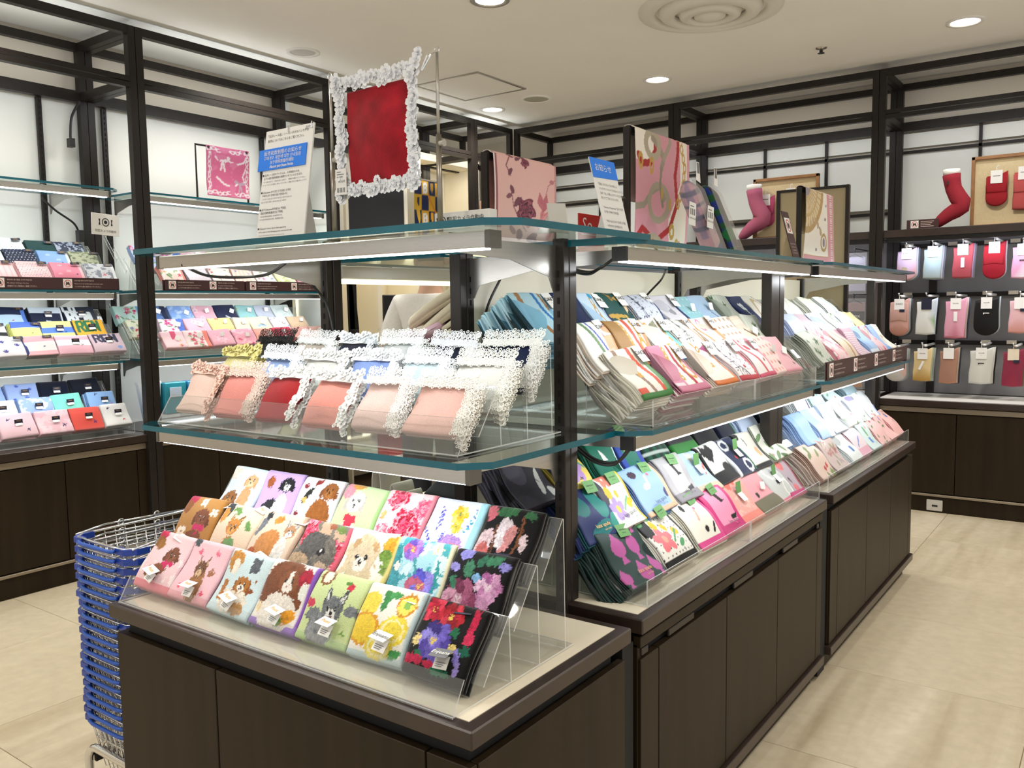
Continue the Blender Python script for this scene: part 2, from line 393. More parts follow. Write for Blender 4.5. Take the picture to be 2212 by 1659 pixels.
wall_frame('shelving_frame', PL, 4.20, 5.79, 'dark metal frame over the cream alcove beyond the red towel')
wall_frame('shelving_frame', PL, 5.79, 6.345, 'narrow dark metal frame filling the far corner')
wall_frame('shelving_frame', PB, -4.545, -2.995, 'dark metal frame on the back wall behind the pink scarves')
wall_frame('shelving_frame', PB, -2.995, -1.467, 'dark metal frame over the pink sock foot and oak board')
wall_frame('shelving_frame', PB, -1.467, .06, 'dark metal frame over the red sock foot and sock rows')

def cable(pts, r=.004, n=14, **kw):
    # smooth hanging cable through control points
    P = [Vector(p) for p in pts]; out = []
    for i in range(len(P) - 1):
        p0, p1, p2, p3 = P[max(i - 1, 0)], P[i], P[i + 1], P[min(i + 2, len(P) - 1)]
        for k in range(n):
            t = k / n; out.append(.5 * ((2 * p1) + (p2 - p0) * t + (2 * p0 - 5 * p1 + 4 * p2 - p3) * t * t + (3 * p1 - p0 - 3 * p2 + p3) * t ** 3))
    out.append(P[-1]); return out

def glass_shelf(x0, x1, y0, y1, z, label, front, ch=.05, rail=True, led=True, thick=.012, railm='steel', rin=.06, brk=True, power=1., railoff=.03, chs=('a',)):
    """glass pane with a light bar under its front edge; front is the side the bar runs along"""
    t = empty('glass_shelf', ((x0 + x1) / 2, (y0 + y1) / 2, z), label, 'glass shelf')
    if front == '+x': poly = [(x0, y0), (x1 - ch, y0), (x1, y0 + ch), (x1, y1 - ch), (x1 - ch, y1), (x0, y1)]
    else: poly = [(x0 + ch, y0), (x1 - ch, y0), (x1, y0 + ch), (x1, y1), (x0, y1), (x0, y0 + ch)]
    mb = MB(); mb.prism(poly, z - thick, z, 0, 'xy', 1); obj('glass_pane', mb, [M['glass'], M['gedge']], t)
    zb = z - thick - .004
    if rail:
        if front == '+x':
            a = (x1 - railoff - .035, x1 - railoff, y0 + rin, y1 - rin)
        else: a = (x0 + rin, x1 - rin, y0 + railoff, y0 + railoff + .035)
        mb = MB(); mb.bbox(*a, zb - .032, zb, .002); bar = obj('light_bar', mb, M[railm], t)
        for q in ([(a[0] - .001, a[1] + .001, a[2] - .012, a[2]), (a[0] - .001, a[1] + .001, a[3], a[3] + .012)] if front == '+x' else [(a[0] - .012, a[0], a[2] - .001, a[3] + .001), (a[1], a[1] + .012, a[2] - .001, a[3] + .001)]):
            mb = MB(); mb.box(*q, zb - .033, zb + .001); obj('end_cap', mb, M['black' if front == '+x' and x1 > -2 else 'capm'], bar)
        if led:
            mb = MB(); L = (a[0] + .006, a[1] - .006, a[2] + .01, a[3] - .01)
            if front == '+x': L = (a[0] + .004, a[1] - .002, a[2] + .01, a[3] - .01)
            mb.box(*L, zb - .0355, zb - .032); obj('led_strip', mb, M['led'], bar)
            l = lamp('shelf_light', 'AREA', ((a[0] + a[1]) / 2 - (.02 if front == '+x' else 0), (a[2] + a[3]) / 2 + (0 if front == '+x' else .02), zb - .045), STRIP * power, (.93, .965, 1.), shape='RECTANGLE', size=.03, size_y=.03)
            if front == '+x': l.data.size_y = (y1 - y0) * .85; l.rotation_euler = (0, (52 if x1 > -2 else 36) * D2R, 0)
            else: l.data.size = (x1 - x0) * .85; l.rotation_euler = (22 * D2R, 0, 0)
    return t, zb
def bracket(t, front, p, q, z, fl=.0):
    # flat steel cantilever bracket from post (q) out to the light bar (p); drawn as a tapering plate
    mb = MB()
    if front == '+x':
        (xp, y), (xq, _) = p, q
        poly = [(xp, z), (xp, z - .03), (xq + (xp - xq) * .45, z - .04), (xq + .03, z - .075), (xq + .012, z - .11), (xq, z - .11), (xq, z)]
        mb.prism(poly, y, y + .003, 0, 'xz')
    else:
        (x, yp), (_, yq) = p, q
        poly = [(yp, z), (yp, z - .03), (yq + (yp - yq) * .45, z - .04), (yq - .03, z - .075), (yq - .012, z - .11), (yq, z - .11), (yq, z)]
        mb.prism(poly, x, x + .003, 0, 'yz')
    return obj('bracket', mb, M['steel'], t)

# left wall shelves
names_l = {2.147: 'top', 1.578: 'middle', 1.178: 'lower'}
for z, nm in names_l.items():
    for y0, y1, bay in ((1.40, 2.70, 'pony logo towel'), (2.80, 4.27, 'floral towel')):
        lab = {'top': f'empty glass shelf with light bar above the {bay} bay' if bay[0] == 'p' else 'glass shelf carrying the pink ribbon handkerchief stand', 'middle': f'glass shelf holding the signed row in the {bay} bay', 'lower': f'glass shelf under the second tier of the {bay} bay'}[nm]
        t, zb = glass_shelf(-5.10, -4.66, y0, y1, z, lab, '+x', power=.62)
        for y in (y0 + .1, y1 - .19): bracket(t, '+x', (-4.73, y), (-5.10, y), z - .014)
cab_p = cable([(-5.0, 2.42, 2.10), (-5.02, 2.50, 2.04), (-5.06, 2.62, 1.98), (-5.08, 2.66, 1.93)])
mb = MB(); mb.tube(cab_p, .006, 6); mb.box(-5.09, -5.05, 2.645, 2.675, 1.87, 1.94)
obj('power_cable', mb, M['black'], label='black cable with plug under the top shelf beside camera sign', cat='cable')
mb = MB(); mb.tube(cable([(-5.06, 2.70, 2.69), (-5.08, 2.66, 2.60), (-5.08, 2.645, 2.50), (-5.08, 2.645, 2.46)]), .008, 6); mb.box(-5.10, -5.06, 2.63, 2.66, 2.42, 2.47)
obj('power_cable', mb, M['black'], label='black cable hanging from the upper rail of the left frame', cat='cable')

# cabinets along the walls
def cabinet(name, label, x0, x1, y0, y1, front, seams, ztop, topm, knee=.05):
    t = empty(name, ((x0 + x1) / 2, (y0 + y1) / 2, 0), label, 'cabinet')
    mb = MB(); mb.bbox(x0, x1, y0, y1, ztop - .045, ztop, .003); w = obj('worktop', mb, M['wood_top'], t)
    if topm:
        mb = MB(); mb.box(x0 + .02, x1 - .02, y0 + .02, y1 - .02, ztop, ztop + .002); obj('top_sheet', mb, M[topm], w)
    e = .02
    f = (x1 - e if front == '+x' else y0 + e)
    def fb(nm, a0, a1, d0, d1, z0, z1, m):
        mb = MB()
        if front == '+x': mb.bbox(f - d1, f - d0, a0, a1, z0, z1, .0015)
        else: mb.bbox(a0, a1, f + d0, f + d1, z0, z1, .0015)
        return obj(nm, mb, M[m], t)
    lo, hi = (y0, y1) if front == '+x' else (x0, x1)
    fb('trim_strip', lo, hi, .0, .02, ztop - .085, ztop - .05, 'trimline')
    s = [lo] + list(seams) + [hi]
    for a, b in zip(s[:-1], s[1:]): fb('door', a + .0025, b - .0025, 0, .018, .135, ztop - .09, 'wood')
    mb = MB(); mb.box(*((x0, x1 - .045, y0, y1) if front == '+x' else (x0, x1, y0 + .045, y1)), .10, ztop - .046); obj('carcass', mb, M['gap'], t)
    fb('kick_strip', lo, hi, -.004, .012, .112, .128, 'trimline')
    fb('plinth', lo, hi, .012, .03, 0, .108, 'wood')
    return t
cabinet('base_cabinet', 'dark wood base cabinet under the pony logo towels', -5.16, -4.56, 1.32, 2.752, '+x', (1.83, 2.25, 2.66), .753, None)
cabinet('base_cabinet', 'dark wood base cabinet under the floral towels, mostly hidden', -5.16, -4.56, 2.768, 4.28, '+x', (3.2, 3.7), .753, None)
cabinet('base_cabinet', 'dark wood base cabinet with white top below the hanging socks', -1.45, .06, 6.37, 6.90, '-y', (-.935, -.42), .775, 'whitetop')
cabinet('base_cabinet', 'dark wood base cabinet with white top below the hosiery packs', -2.98, -1.475, 6.37, 6.90, '-y', (-2.5, -1.98), .775, 'whitetop')
t = empty('outlet_panel', (-1.05, 6.395, .06), 'grey floor outlet panel set into the cabinet plinth', 'outlet')
mb = MB(); mb.bbox(-1.105, -1.005, 6.392, 6.405, .012, .088, .003); obj('cover_plate', mb, M['cardg'], t)
mb = MB(); mb.box(-1.07, -1.035, 6.3905, 6.392, .042, .054); obj('socket', mb, M['black'], t)

# back wall: white glazed upper panels with thin bars, grey board below, dark shelf
def panel_bars(name, x0, x1, vx, hz, label):
    t = empty(name, ((x0 + x1) / 2, 6.95, 2.3), label, 'wall panel', 'white panels with thin dark bars')
    zs = [1.95] + hz + [2.69]; vs = [x0] + vx + [x1]
    for i in range(len(zs) - 1):
        for a, b in zip(vs[:-1], vs[1:]):
            mb = MB(); mb.box(a + .008, b - .008, 6.955, 6.97, zs[i] + (.035 if i else 0), zs[i + 1] - .008); obj('panel', mb, M['wall'], t)
    for x in vx:
        mb = MB(); mb.box(x - .010, x + .010, 6.93, 6.955, 1.95, 2.69); obj('bar', mb, M['frame'], t)
    for z in hz:
        mb = MB(); mb.box(x0, x1, 6.93, 6.955, z - .010, z + .010); obj('bar', mb, M['frame'], t)
panel_bars('panelling', -1.45, .04, [-.92, -.4], [2.545], 'white back wall panel behind the red sock foot')
panel_bars('panelling', -2.98, -1.475, [-2.465, -1.98], [2.11, 2.55], 'white back wall panel behind the pink sock foot')
panel_bars('panelling', -4.5, -3.0, [-4.0, -3.5], [2.40, 2.55], 'white back wall panel behind the pink scarves')
for x0, x1, lab in ((-1.46, .05, 'dark shelf carrying the red sock foot above the socks'), (-2.985, -1.473, 'dark shelf carrying the pink sock foot above the hosiery'), (-4.5, -3.0, 'dark shelf on the back wall behind the scarves')):
    t = empty('display_shelf', ((x0 + x1) / 2, 6.65, 1.92), lab, 'shelf')
    mb = MB(); mb.bbox(x0, x1, 6.37, 6.93, 1.89, 1.942, .003); obj('shelf_board', mb, M['wood_top'], t)
    mb = MB(); mb.box(x0 + .05, x1 - .05, 6.40, 6.43, 1.86, 1.888); obj('light_channel', mb, M['black'], t)
    lamp('shelf_light', 'AREA', ((x0 + x1) / 2, 6.43, 1.85), 4.5, (.85, .88, 1.), shape='RECTANGLE', size=x1 - x0 - .2, size_y=.03).rotation_euler = (18 * D2R, 0, 0)
for x0, x1 in ((-1.45, .05), (-2.98, -1.475), (-4.5, -3.0)):
    mb = MB(); mb.box(x0, x1, 6.93, 6.95, .78, 1.89); obj('grey_board', mb, M['gray'], label='grey backboard ' + ('behind the hanging socks' if x0 > -2 else 'behind the hosiery packs' if x0 > -4 else 'in the far corner below the dark shelf'), cat='board')
for x in (-1.195,):
    mb = MB(); mb.box(x - .025, x + .025, 6.905, 6.93, .78, 1.89); obj('back_upright', mb, M['frame'], label='dark vertical upright on the grey sock board', cat='upright')

# ---------------------------------------------------------------- printed cloth: colours are laid on the mesh points by small drawing programs
DYE = .78
def vn(x, y, s):
    xi = np.floor(x); yi = np.floor(y); fx = x - xi; fy = y - yi; fx = fx * fx * (3 - 2 * fx); fy = fy * fy * (3 - 2 * fy)
    def h(a, b): return np.modf(np.abs(np.sin(a * 127.1 + b * 311.7 + s * 74.7) * 43758.5453))[0]
    return (h(xi, yi) * (1 - fx) + h(xi + 1, yi) * fx) * (1 - fy) + (h(xi, yi + 1) * (1 - fx) + h(xi + 1, yi + 1) * fx) * fy
def fbm(x, y, s): return .55 * vn(x, y, s) + .3 * vn(2.1 * x, 2.1 * y, s + 3) + .15 * vn(4.3 * x, 4.3 * y, s + 7)
def inpoly(X, Y, pts):
    c = np.zeros(X.shape, bool); n = len(pts); j = n - 1
    for i in range(n):
        xi, yi = pts[i]; xj, yj = pts[j]
        if yi != yj: c ^= ((yi > Y) != (yj > Y)) & (X < (xj - xi) * (Y - yi) / (yj - yi) + xi)
        j = i
    return c
def dline(X, Y, pts):
    d = np.full(X.shape, 9.)
    for (ax, ay), (bx, by) in zip(pts[:-1], pts[1:]):
        dx, dy = bx - ax, by - ay; L = dx * dx + dy * dy + 1e-12
        t = np.clip(((X - ax) * dx + (Y - ay) * dy) / L, 0, 1); d = np.minimum(d, np.hypot(X - ax - t * dx, Y - ay - t * dy))
    return d
def paint(U, V, base, ops, seed=0, warp=0.):
    C = np.tile(hx(base), (len(U), 1)); X, Y = U.copy(), V.copy()
    if warp:
        X = X + warp * (vn(U * 34, V * 34, seed) - .5) + warp * .6 * (vn(U * 80, V * 80, seed + 5) - .5); Y = Y + warp * (vn(U * 34, V * 34, seed + 11) - .5) + warp * .6 * (vn(U * 80, V * 80, seed + 15) - .5)
    for op in ops:
        k = op[0]; mk = None
        if k == 'e':      # ellipse cx cy rx ry colour [rotation, mottling]
            _, cx, cy, rx, ry, col = op[:6]; a = op[6] if len(op) > 6 else 0; dx, dy = X - cx, Y - cy
            if a: dx, dy = dx * math.cos(a) + dy * math.sin(a), -dx * math.sin(a) + dy * math.cos(a)
            mk = (dx / rx) ** 2 + (dy / ry) ** 2 < 1
            mot = op[7] if len(op) > 7 else 0
        elif k == 'ring':
            _, cx, cy, rx, ry, w, col = op[:7]; q = np.hypot((X - cx) / rx, (Y - cy) / ry); mk = np.abs(q - 1) < w / min(rx, ry); mot = 0
        elif k == 'b':    # border sides width colour (sides from lrtb)
            _, sides, w, col = op; mk = np.zeros(len(U), bool); mot = 0
            if 'l' in sides: mk |= U < w
            if 'r' in sides: mk |= U > 1 - w
            if 't' in sides: mk |= V > 1 - w
            if 'b' in sides: mk |= V < w
        elif k == 'r':    # rectangle
            _, x0, y0, x1, y1, col = op[:6]; mk = (X > x0) & (X < x1) & (Y > y0) & (Y < y1); mot = op[6] if len(op) > 6 else 0
        elif k == 'p': _, pts, col = op[:3]; mk = inpoly(X, Y, pts); mot = op[3] if len(op) > 3 else 0
        elif k == 'l': _, pts, w, col = op[:4]; mk = dline(X, Y, pts) < w; mot = 0
        elif k == 'dots':
            _, n, r, col = op[:4]; gx = X * n; gy = Y * n; row = np.floor(gy); gx = gx + .5 * (row % 2); mk = np.hypot(np.modf(np.abs(gx))[0] - .5, np.modf(np.abs(gy))[0] - .5) < r; mot = 0
        elif k == 'st':   # stripes axis count duty colour
            _, ax, n, du, col = op; q = (X if ax == 'x' else Y) * n; mk = np.modf(np.abs(q))[0] < du; mot = 0
        elif k == 'blot':
            _, sc, th, col = op[:4]; mk = fbm(X * sc, Y * sc, seed + (op[4] if len(op) > 4 else 1)) > th; mot = 0
        elif k == 'fl':   # scattered flowers n r colours seed
            _, n, r, cols = op[:4]; rs = random.Random(seed + (op[4] if len(op) > 4 else 0))
            for i in range(n):
                cx, cy = rs.random(), rs.random(); R = r * rs.uniform(.7, 1.2); c = rs.choice(cols); ph = rs.random() * 6
                dx, dy = X - cx, Y - cy; d = np.hypot(dx, dy); a = np.arctan2(dy, dx)
                C[d < R * (.72 + .28 * np.cos(5 * a + ph))] = hx(c)
                C[d < R * .28] = hx(rs.choice(cols)) * .6
            continue
        elif k == 'lf':   # scattered leaves
            _, n, r, cols = op[:4]; rs = random.Random(seed + 50)
            for i in range(n):
                cx, cy, a = rs.random(), rs.random(), rs.random() * 6; dx, dy = X - cx, Y - cy
                dx, dy = dx * math.cos(a) + dy * math.sin(a), -dx * math.sin(a) + dy * math.cos(a)
                C[(dx / r) ** 2 + (dy / (r * .4)) ** 2 < 1] = hx(rs.choice(cols))
            continue
        elif k == 'rose': # concentric wavy petals cx cy r colours
            _, cx, cy, r, cols = op[:5]; dx, dy = X - cx, Y - cy; d = np.hypot(dx, dy) / r; a = np.arctan2(dy, dx)
            q = d * (1 + .16 * np.cos(5 * a + d * 4)) ; n = fbm(X * 26, Y * 26, seed + 9)
            idx = np.clip((q * 4 + .9 * np.sin(3 * a + 9 * d) * .5 + (n - .5) * 1.8), 0, None)
            for i in range(len(cols)):
                C[(q < 1) & (np.floor(idx * 1.3) % len(cols) == i)] = hx(cols[i])
            continue
        elif k == 'mot':  # soft mottling of everything so far
            C = C * (1 + op[1] * (fbm(X * op[2], Y * op[2], seed + 2) - .5) * 2)[:, None]; continue
        C[mk] = hx(col)
        if mot: C[mk] = np.clip(C[mk] * (1 + 1.5 * mot * (.6 * fbm(X[mk] * 26, Y[mk] * 26, seed + 4) + .4 * vn(X[mk] * 75, Y[mk] * 75, seed + 6) - .5) * 2)[:, None], 0, 1)
    return np.clip(C * DYE, 0, 1)

GL = {'R': [[(0, 0), (0, 1), (.5, 1), (.6, .85), (.6, .65), (.5, .5), (0, .5)], [(.3, .5), (.65, 0)]], 'E': [[(.6, 0), (0, 0), (0, 1), (.6, 1)], [(0, .5), (.5, .5)]], 'N': [[(0, 0), (0, 1), (.6, 0), (.6, 1)]],
      'L': [[(0, 1), (0, 0), (.55, 0)]], 'O': [[(0, 0), (0, 1), (.6, 1), (.6, 0), (0, 0)]], 'A': [[(0, 0), (.3, 1), (.6, 0)], [(.12, .4), (.48, .4)]]}
def glyphs(s, x, y, w, h, t, col):
    out = []
    for ch in s:
        for st in GL[ch]: out.append(('l', [(x + a * w, y + b * h) for a, b in st], t, col))
        x += w * .95
    return out

def gridpos(n, edge):
    a = np.linspace(0, 1, n); e = np.array([edge * .12, edge * .45, edge])
    return np.unique(np.concatenate([[0], e, a[(a > edge * 1.15) & (a < 1 - edge * 1.15)], 1 - e, [1]]))
def shape_z(U, V, Wd, L, T, rs, rt, wave, ph, bulge):
    z = bulge * np.sin(PI * U) * np.sin(PI * np.clip(V, 0, 1)) + wave * np.sin(2 * PI * V * .95 + ph) + wave * .5 * np.sin(2 * PI * (U * .8 + V * .5) + ph * 2)
    def rnd(d, r): q = np.clip(d, 0, r); return r - np.sqrt(np.clip(r * r - (r - q) ** 2, 0, None))
    z = z - rnd(U * Wd, rs) - rnd((1 - U) * Wd, rs) - rnd(V * L, rs) - rnd((1 - V) * L, rt)
    return z
def slab_arrays(Wd, L, T, nu, nv, rs, rt, wave, ph, bulge, dx=0, dy=0, dz=0, skew=0):
    us, vs = gridpos(nu, min(.3, rs * 2.2 / Wd)), gridpos(nv, min(.3, rs * 2.2 / L))
    Uu, Vv = np.meshgrid(us, vs); U, V = Uu.ravel(), Vv.ravel(); z = shape_z(U, V, Wd, L, T, rs, rt, wave, ph, bulge)
    P = np.stack([U * Wd + dx + skew * V, V * L + dy, z + dz], 1); nu, nv = len(us), len(vs)
    F = []
    for j in range(nv - 1):
        o = j * nu
        for i in range(nu - 1): F.append((o + i, o + i + 1, o + nu + i + 1, o + nu + i))
    ring = list(range(nu)) + [j * nu + nu - 1 for j in range(1, nv)] + [(nv - 1) * nu + i for i in range(nu - 2, -1, -1)] + [j * nu for j in range(nv - 2, 0, -1)]
    k = len(P); B = P[ring].copy(); zb = wave * np.sin(2 * PI * V[ring] * .95 + ph); B[:, 2] = np.minimum(B[:, 2] - .0004, zb - T + dz)
    P = np.concatenate([P, B]); n = len(ring)
    for i in range(n): F.append((ring[i], k + i, k + (i + 1) % n, ring[(i + 1) % n]))
    F.append(tuple(k + i for i in range(n))[::-1])
    U = np.concatenate([U, U[ring]]); V = np.concatenate([V, V[ring]])
    return P, F, U, V, k
def cloth_mesh(name, material, Wd, L, T, base, ops, nu=26, nv=26, seed=0, warp=0., wave=.003, bulge=.004, rs=.004, under=1, edge=None, ut=None, sideshift=0., piping=None, rt=None):
    """a folded cloth: printed face layer and further folded layers beneath, all one mesh"""
    rs_ = random.Random(seed); VV = []; FF = []; CC = []; k = 0; ut = ut or T
    for j in range(under + 1):
        if j == 0: a = slab_arrays(Wd, L, T, nu, nv, rs, rt if rt else T * .95, wave, seed, bulge)
        else: a = slab_arrays(Wd * rs_.uniform(.985, 1.0), L * rs_.uniform(.98, 1.0), ut, 5, 8, min(rs, ut * .45), ut * .45, wave, seed + rs_.uniform(-.3, .3), bulge * .6, dx=sideshift * j + rs_.uniform(-.001, .001), dy=-rs_.uniform(0, .003), dz=-(T + ut * (j - 1)) - .0006 * j)
        P, F, U, V, nf = a
        if j == 0:
            c = paint(U, V, base, ops, seed, warp)
            c[nf:] = hx(edge) * DYE if edge else c[nf:] * .92
        else:
            c = np.tile(hx(edge or base) * DYE, (len(P), 1)) * rs_.uniform(.88, 1.)
        VV.append(P); CC.append(c); FF += [tuple(i + k for i in q) for q in F]; k += len(P)
    P = np.concatenate(VV); c = np.concatenate(CC)
    me = bpy.data.meshes.new(name); me.from_pydata(P.tolist(), [], FF); me.materials.append(material)
    at = me.attributes.new('Col', 'FLOAT_COLOR', 'POINT'); at.data.foreach_set('color', np.concatenate([c, np.ones((len(c), 1))], 1).astype(np.float32).ravel())
    me.polygons.foreach_set('use_smooth', [True] * len(FF)); me.update(); return me
def paintface(me, base, ops, axes, seed=0):
    # printed colours on any mesh: axes maps a vertex to (u, v)
    P = np.array([v.co[:] for v in me.vertices]); U, V = axes(P); c = paint(U, V, base, ops, seed)
    at = me.attributes.new('Col', 'FLOAT_COLOR', 'POINT'); at.data.foreach_set('color', np.concatenate([c, np.ones((len(c), 1))], 1).astype(np.float32).ravel())

def frame_at(o, e2, face, jitter=0.):
    """matrix: local x along the row, local y up the slope e2=(back, up), local z outward"""
    l = math.hypot(*e2); b, u = e2[0] / l, e2[1] / l
    if face == 'S': X, Y, Z = Vector((1, 0, 0)), Vector((0, b, u)), Vector((0, -u, b))
    else: X, Y, Z = Vector((0, 1, 0)), Vector((-b, 0, u)), Vector((u, 0, b))
    m = Matrix(((X.x, Y.x, Z.x, o[0]), (X.y, Y.y, Z.y, o[1]), (X.z, Y.z, Z.z, o[2]), (0, 0, 0, 1)))
    return m @ Matrix.Rotation(jitter, 4, 'Z')

# ---------------------------------------------------------------- island: cabinets
def island_unit(label, x0, x1, y0, y1, seams, front='+x', handles=(), ends=True):
    t = empty('display_counter', ((x0 + x1) / 2, (y0 + y1) / 2, 0), label, 'display counter', 'island counters')
    z1 = .7166; z0 = .679
    mb = MB(); mb.bbox(x0, x1, y0, y1, z0, z1 - .001, .003); top = obj('worktop', mb, M['wood_top'], t)
    mb = MB(); mb.box(x0 + .028, x1 - .028, y0 + .028, y1 - .028, z1 - .001, z1 + .0004); obj('cream_inlay', mb, M['inlay'], top)
    e = .012
    mb = MB(); mb.box(x0 + .035, x1 - .035, y0 + .035, y1 - .035, .06, z0); obj('carcass', mb, M['gap'], t)
    lo, hi = (y0, y1) if front == '+x' else (x0, x1)
    s = [lo + e] + list(seams) + [hi - e]
    for a, b in zip(s[:-1], s[1:]):
        if front == '+x':
            mb = MB(); mb.bbox(x1 - e - .02, x1 - e, a + .002, b - .002, .118, .648 if not handles else .612, .0015)
        else:
            mb = MB(); mb.bbox(a + .002, b - .002, y0 + e, y0 + e + .02, .118, .64, .0015)
        d = obj('door', mb, M['wood'], t)
        if handles:
            mb = MB(); mb.bbox(x1 - e - .012, x1 - e - .004, a + (b - a) * .15, a + (b - a) * .5, .616, .634, .002); obj('handle_plate', mb, M['frame_lit'], d)
    if handles:
        mb = MB(); mb.bbox(x1 - e - .02, x1 - e, y0 + e, y1 - e, .640, .668, .0015); obj('drawer_rail', mb, M['wood'], t)
    if front == '+x':
        mb = MB(); mb.bbox(x0 + .02, x1 - .02, y0 + e, y0 + e + .02, .118, .648, .0015); obj('end_panel', mb, M['wood'], t)
    else:
        for xa in (x0 + e, x1 - e - .02):
            mb = MB(); mb.bbox(xa, xa + .02, y0 + e + .022, y1 - .01, .118, .64, .0015); obj('side_panel', mb, M['wood'], t)
    mb = MB(); mb.bbox(x0 + .0, x1 - .0, y0 + .0, y1 - .0, .078, .112, .002); obj('base_strip', mb, M['wood_top'], t)
    mb = MB(); mb.bbox(x0 + .045, x1 - .045, y0 + .045, y1 - (.02 if ends else .045), 0, .078, .002); obj('plinth', mb, M['wood'], t)
    return t
IX0, IX1 = -2.06, -.90
island_unit('dark wood end counter under the animal towels', IX0 - .02, IX1, 1.108, 1.695, (-1.655, -1.02), '-y')
island_unit('dark wood side counter with finger grips under the green tagged handkerchiefs', IX0, IX1, 1.75, 3.245, (1.86, 2.297, 2.736, 3.168), '+x', (1,))
island_unit('dark wood counter farthest along the island, by the sock wall', IX0, IX1, 3.335, 4.866, (3.45, 3.906, 4.364, 4.781), '+x')
mb = MB(); mb.box(IX0 + .04, IX1 - .025, 1.696, 1.749, .02, .66); obj('gap_shade', mb, M['gap'], label='black strip standing for the shade in the gap beside the end counter', cat='filler')  # near-black boxes put the shade of the gaps between counters into colour
mb = MB(); mb.box(IX0 + .04, IX1 - .025, 3.246, 3.334, .02, .70); obj('gap_shade', mb, M['gap'], label='black strip standing for the shade in the gap between the two side counters', cat='filler')

# island frame: slotted posts, cream back panels
t = empty('island_frame', (-1.5, 3.0, .7), 'dark slotted posts standing on the island carrying its glass shelves', 'frame')
def ipost(x0, x1, y0, y1, z1, sl, z0=.66):
    mb = MB(); mb.bbox(x0, x1, y0, y1, z0, z1, .002); p = obj('post', mb, M['frame_lit'], t)
    if sl:
        mb = MB()
        if '-y' in sl: slots(mb, '-y', (x0 + x1) / 2, y0, 0, z0 + .06, z1 - .06)
        if '+x' in sl: slots(mb, '+x', x1, (y0 + y1) / 2, 0, z0 + .06, z1 - .06)
        obj('slot', mb, M['slot'], p, kind='stuff')
    return p
PXR = -1.105
ipost(PXR - .032, PXR, 1.742, 1.766, 1.612, '-y'); ipost(PXR - .036, PXR, 1.768, 1.80, 1.60, '')
ipost(-1.965, -1.932, 1.742, 1.766, 1.612, '-y'); ipost(-1.967, -1.93, 1.768, 1.80, 1.60, '')
ipost(-1.52, -1.484, 1.845, 1.875, 1.60, '+x'); ipost(-1.522, -1.484, 1.815, 1.843, 1.60, '')
ipost(PXR - .04, PXR, 3.20, 3.285, 1.585, ''); ipost(PXR - .04, PXR, 3.29, 3.345, 1.585, ''); ipost(-1.52, -1.484, 3.20, 3.23, 1.585, '+x'); ipost(-1.52, -1.484, 3.38, 3.42, 1.585, '+x')
ipost(PXR - .04, PXR, 4.79, 4.85, 1.585, '')
ipost(-1.52, -1.484, 4.80, 4.84, 1.585, '+x')
for y0, y1, z1 in ((1.88, 3.19, 1.575), (3.43, 4.79, 1.575)):
    mb = MB(); mb.box(-1.512, -1.498, y0, y1, .72, z1); obj('back_panel', mb, M['cream'], t)
for y in (1.745, 3.21, 3.33, 4.79):
    mb = MB(); mb.box(-1.93 if y < 1.8 else -1.5, PXR - .04, y, y + .03, .665, .69); obj('foot_rail', mb, M['frame_lit'], t)

# island glass shelves
ZT, ZM = 1.614, 1.150
st, zb = glass_shelf(-2.17, -.915, 1.25, 1.82, ZT, 'top glass shelf on the island end carrying the red towel display', '-y', ch=.05, thick=.014, rin=.085, railoff=.05, power=.55)
bracket(st, '-y', (-1.13, 1.33), (-1.13, 1.742), ZT - .018); bracket(st, '-y', (-1.95, 1.33), (-1.95, 1.742), ZT - .018)
st, zb = glass_shelf(-2.19, -1.0, 1.262, 1.80, ZM, 'glass shelf carrying the lace towels on the island end', '-y', ch=.05, thick=.014, rin=.06, railoff=.04, power=.55)
bracket(st, '-y', (-1.13, 1.33), (-1.13, 1.742), ZM - .018); bracket(st, '-y', (-1.95, 1.33), (-1.95, 1.742), ZM - .018)
st, zb = glass_shelf(-1.49, -.925, 1.76, 3.28, 1.604, 'top glass shelf over the silky printed handkerchiefs', '+x', rin=.05, railoff=.045, power=.75)
for y in (1.86, 3.215): bracket(st, '+x', (-1.0, y), (-1.484, y), 1.586)
st, zb = glass_shelf(-1.49, -.925, 3.30, 4.90, 1.604, 'top glass shelf on the far end of the island', '+x', rin=.03, railoff=.045, power=.75)
for y in (3.40, 4.815): bracket(st, '+x', (-1.0, y), (-1.484, y), 1.586)
st, zb = glass_shelf(-1.49, -.925, 1.80, 3.28, ZM, 'middle glass shelf under the silky printed handkerchiefs', '+x', rin=.03, railoff=.035, power=.75)
for y in (1.86, 3.215): bracket(st, '+x', (-1.0, y), (-1.484, y), ZM - .02)
st, zb = glass_shelf(-1.49, -.925, 3.32, 4.86, ZM, 'middle glass shelf behind the maroon sign strip on the island', '+x', rin=.03, railoff=.035, power=.75)
for y in (3.40, 4.815): bracket(st, '+x', (-1.0, y), (-1.484, y), ZM - .02)
st, zb = glass_shelf(-2.10, -1.525, 1.84, 3.28, ZM, 'glass shelf on the hidden side of the island under cream towels', '+x', rail=False)
st, zb = glass_shelf(-2.10, -1.525, 1.84, 3.28, 1.604, 'top glass shelf on the hidden side of the island', '+x', rail=False)
mb = MB(); mb.bbox(-2.08, -2.04, 1.9, 3.2, 1.55, 1.586, .003); mb.box(-2.078, -2.045, 1.9, 3.2, 1.545, 1.551)
bl = empty('tube_light', (-2.06, 2.5, 1.57), 'glowing tube light under the glass on the hidden island side', 'light')
mb = MB(); mb.bbox(-2.085, -2.035, 1.9, 3.2, 1.548, 1.59, .003); obj('housing', mb, M['steel'], bl)
mb = MB(); mb.box(-2.082, -2.04, 1.92, 3.18, 1.533, 1.5475); obj('tube', mb, M['ledw'], bl)
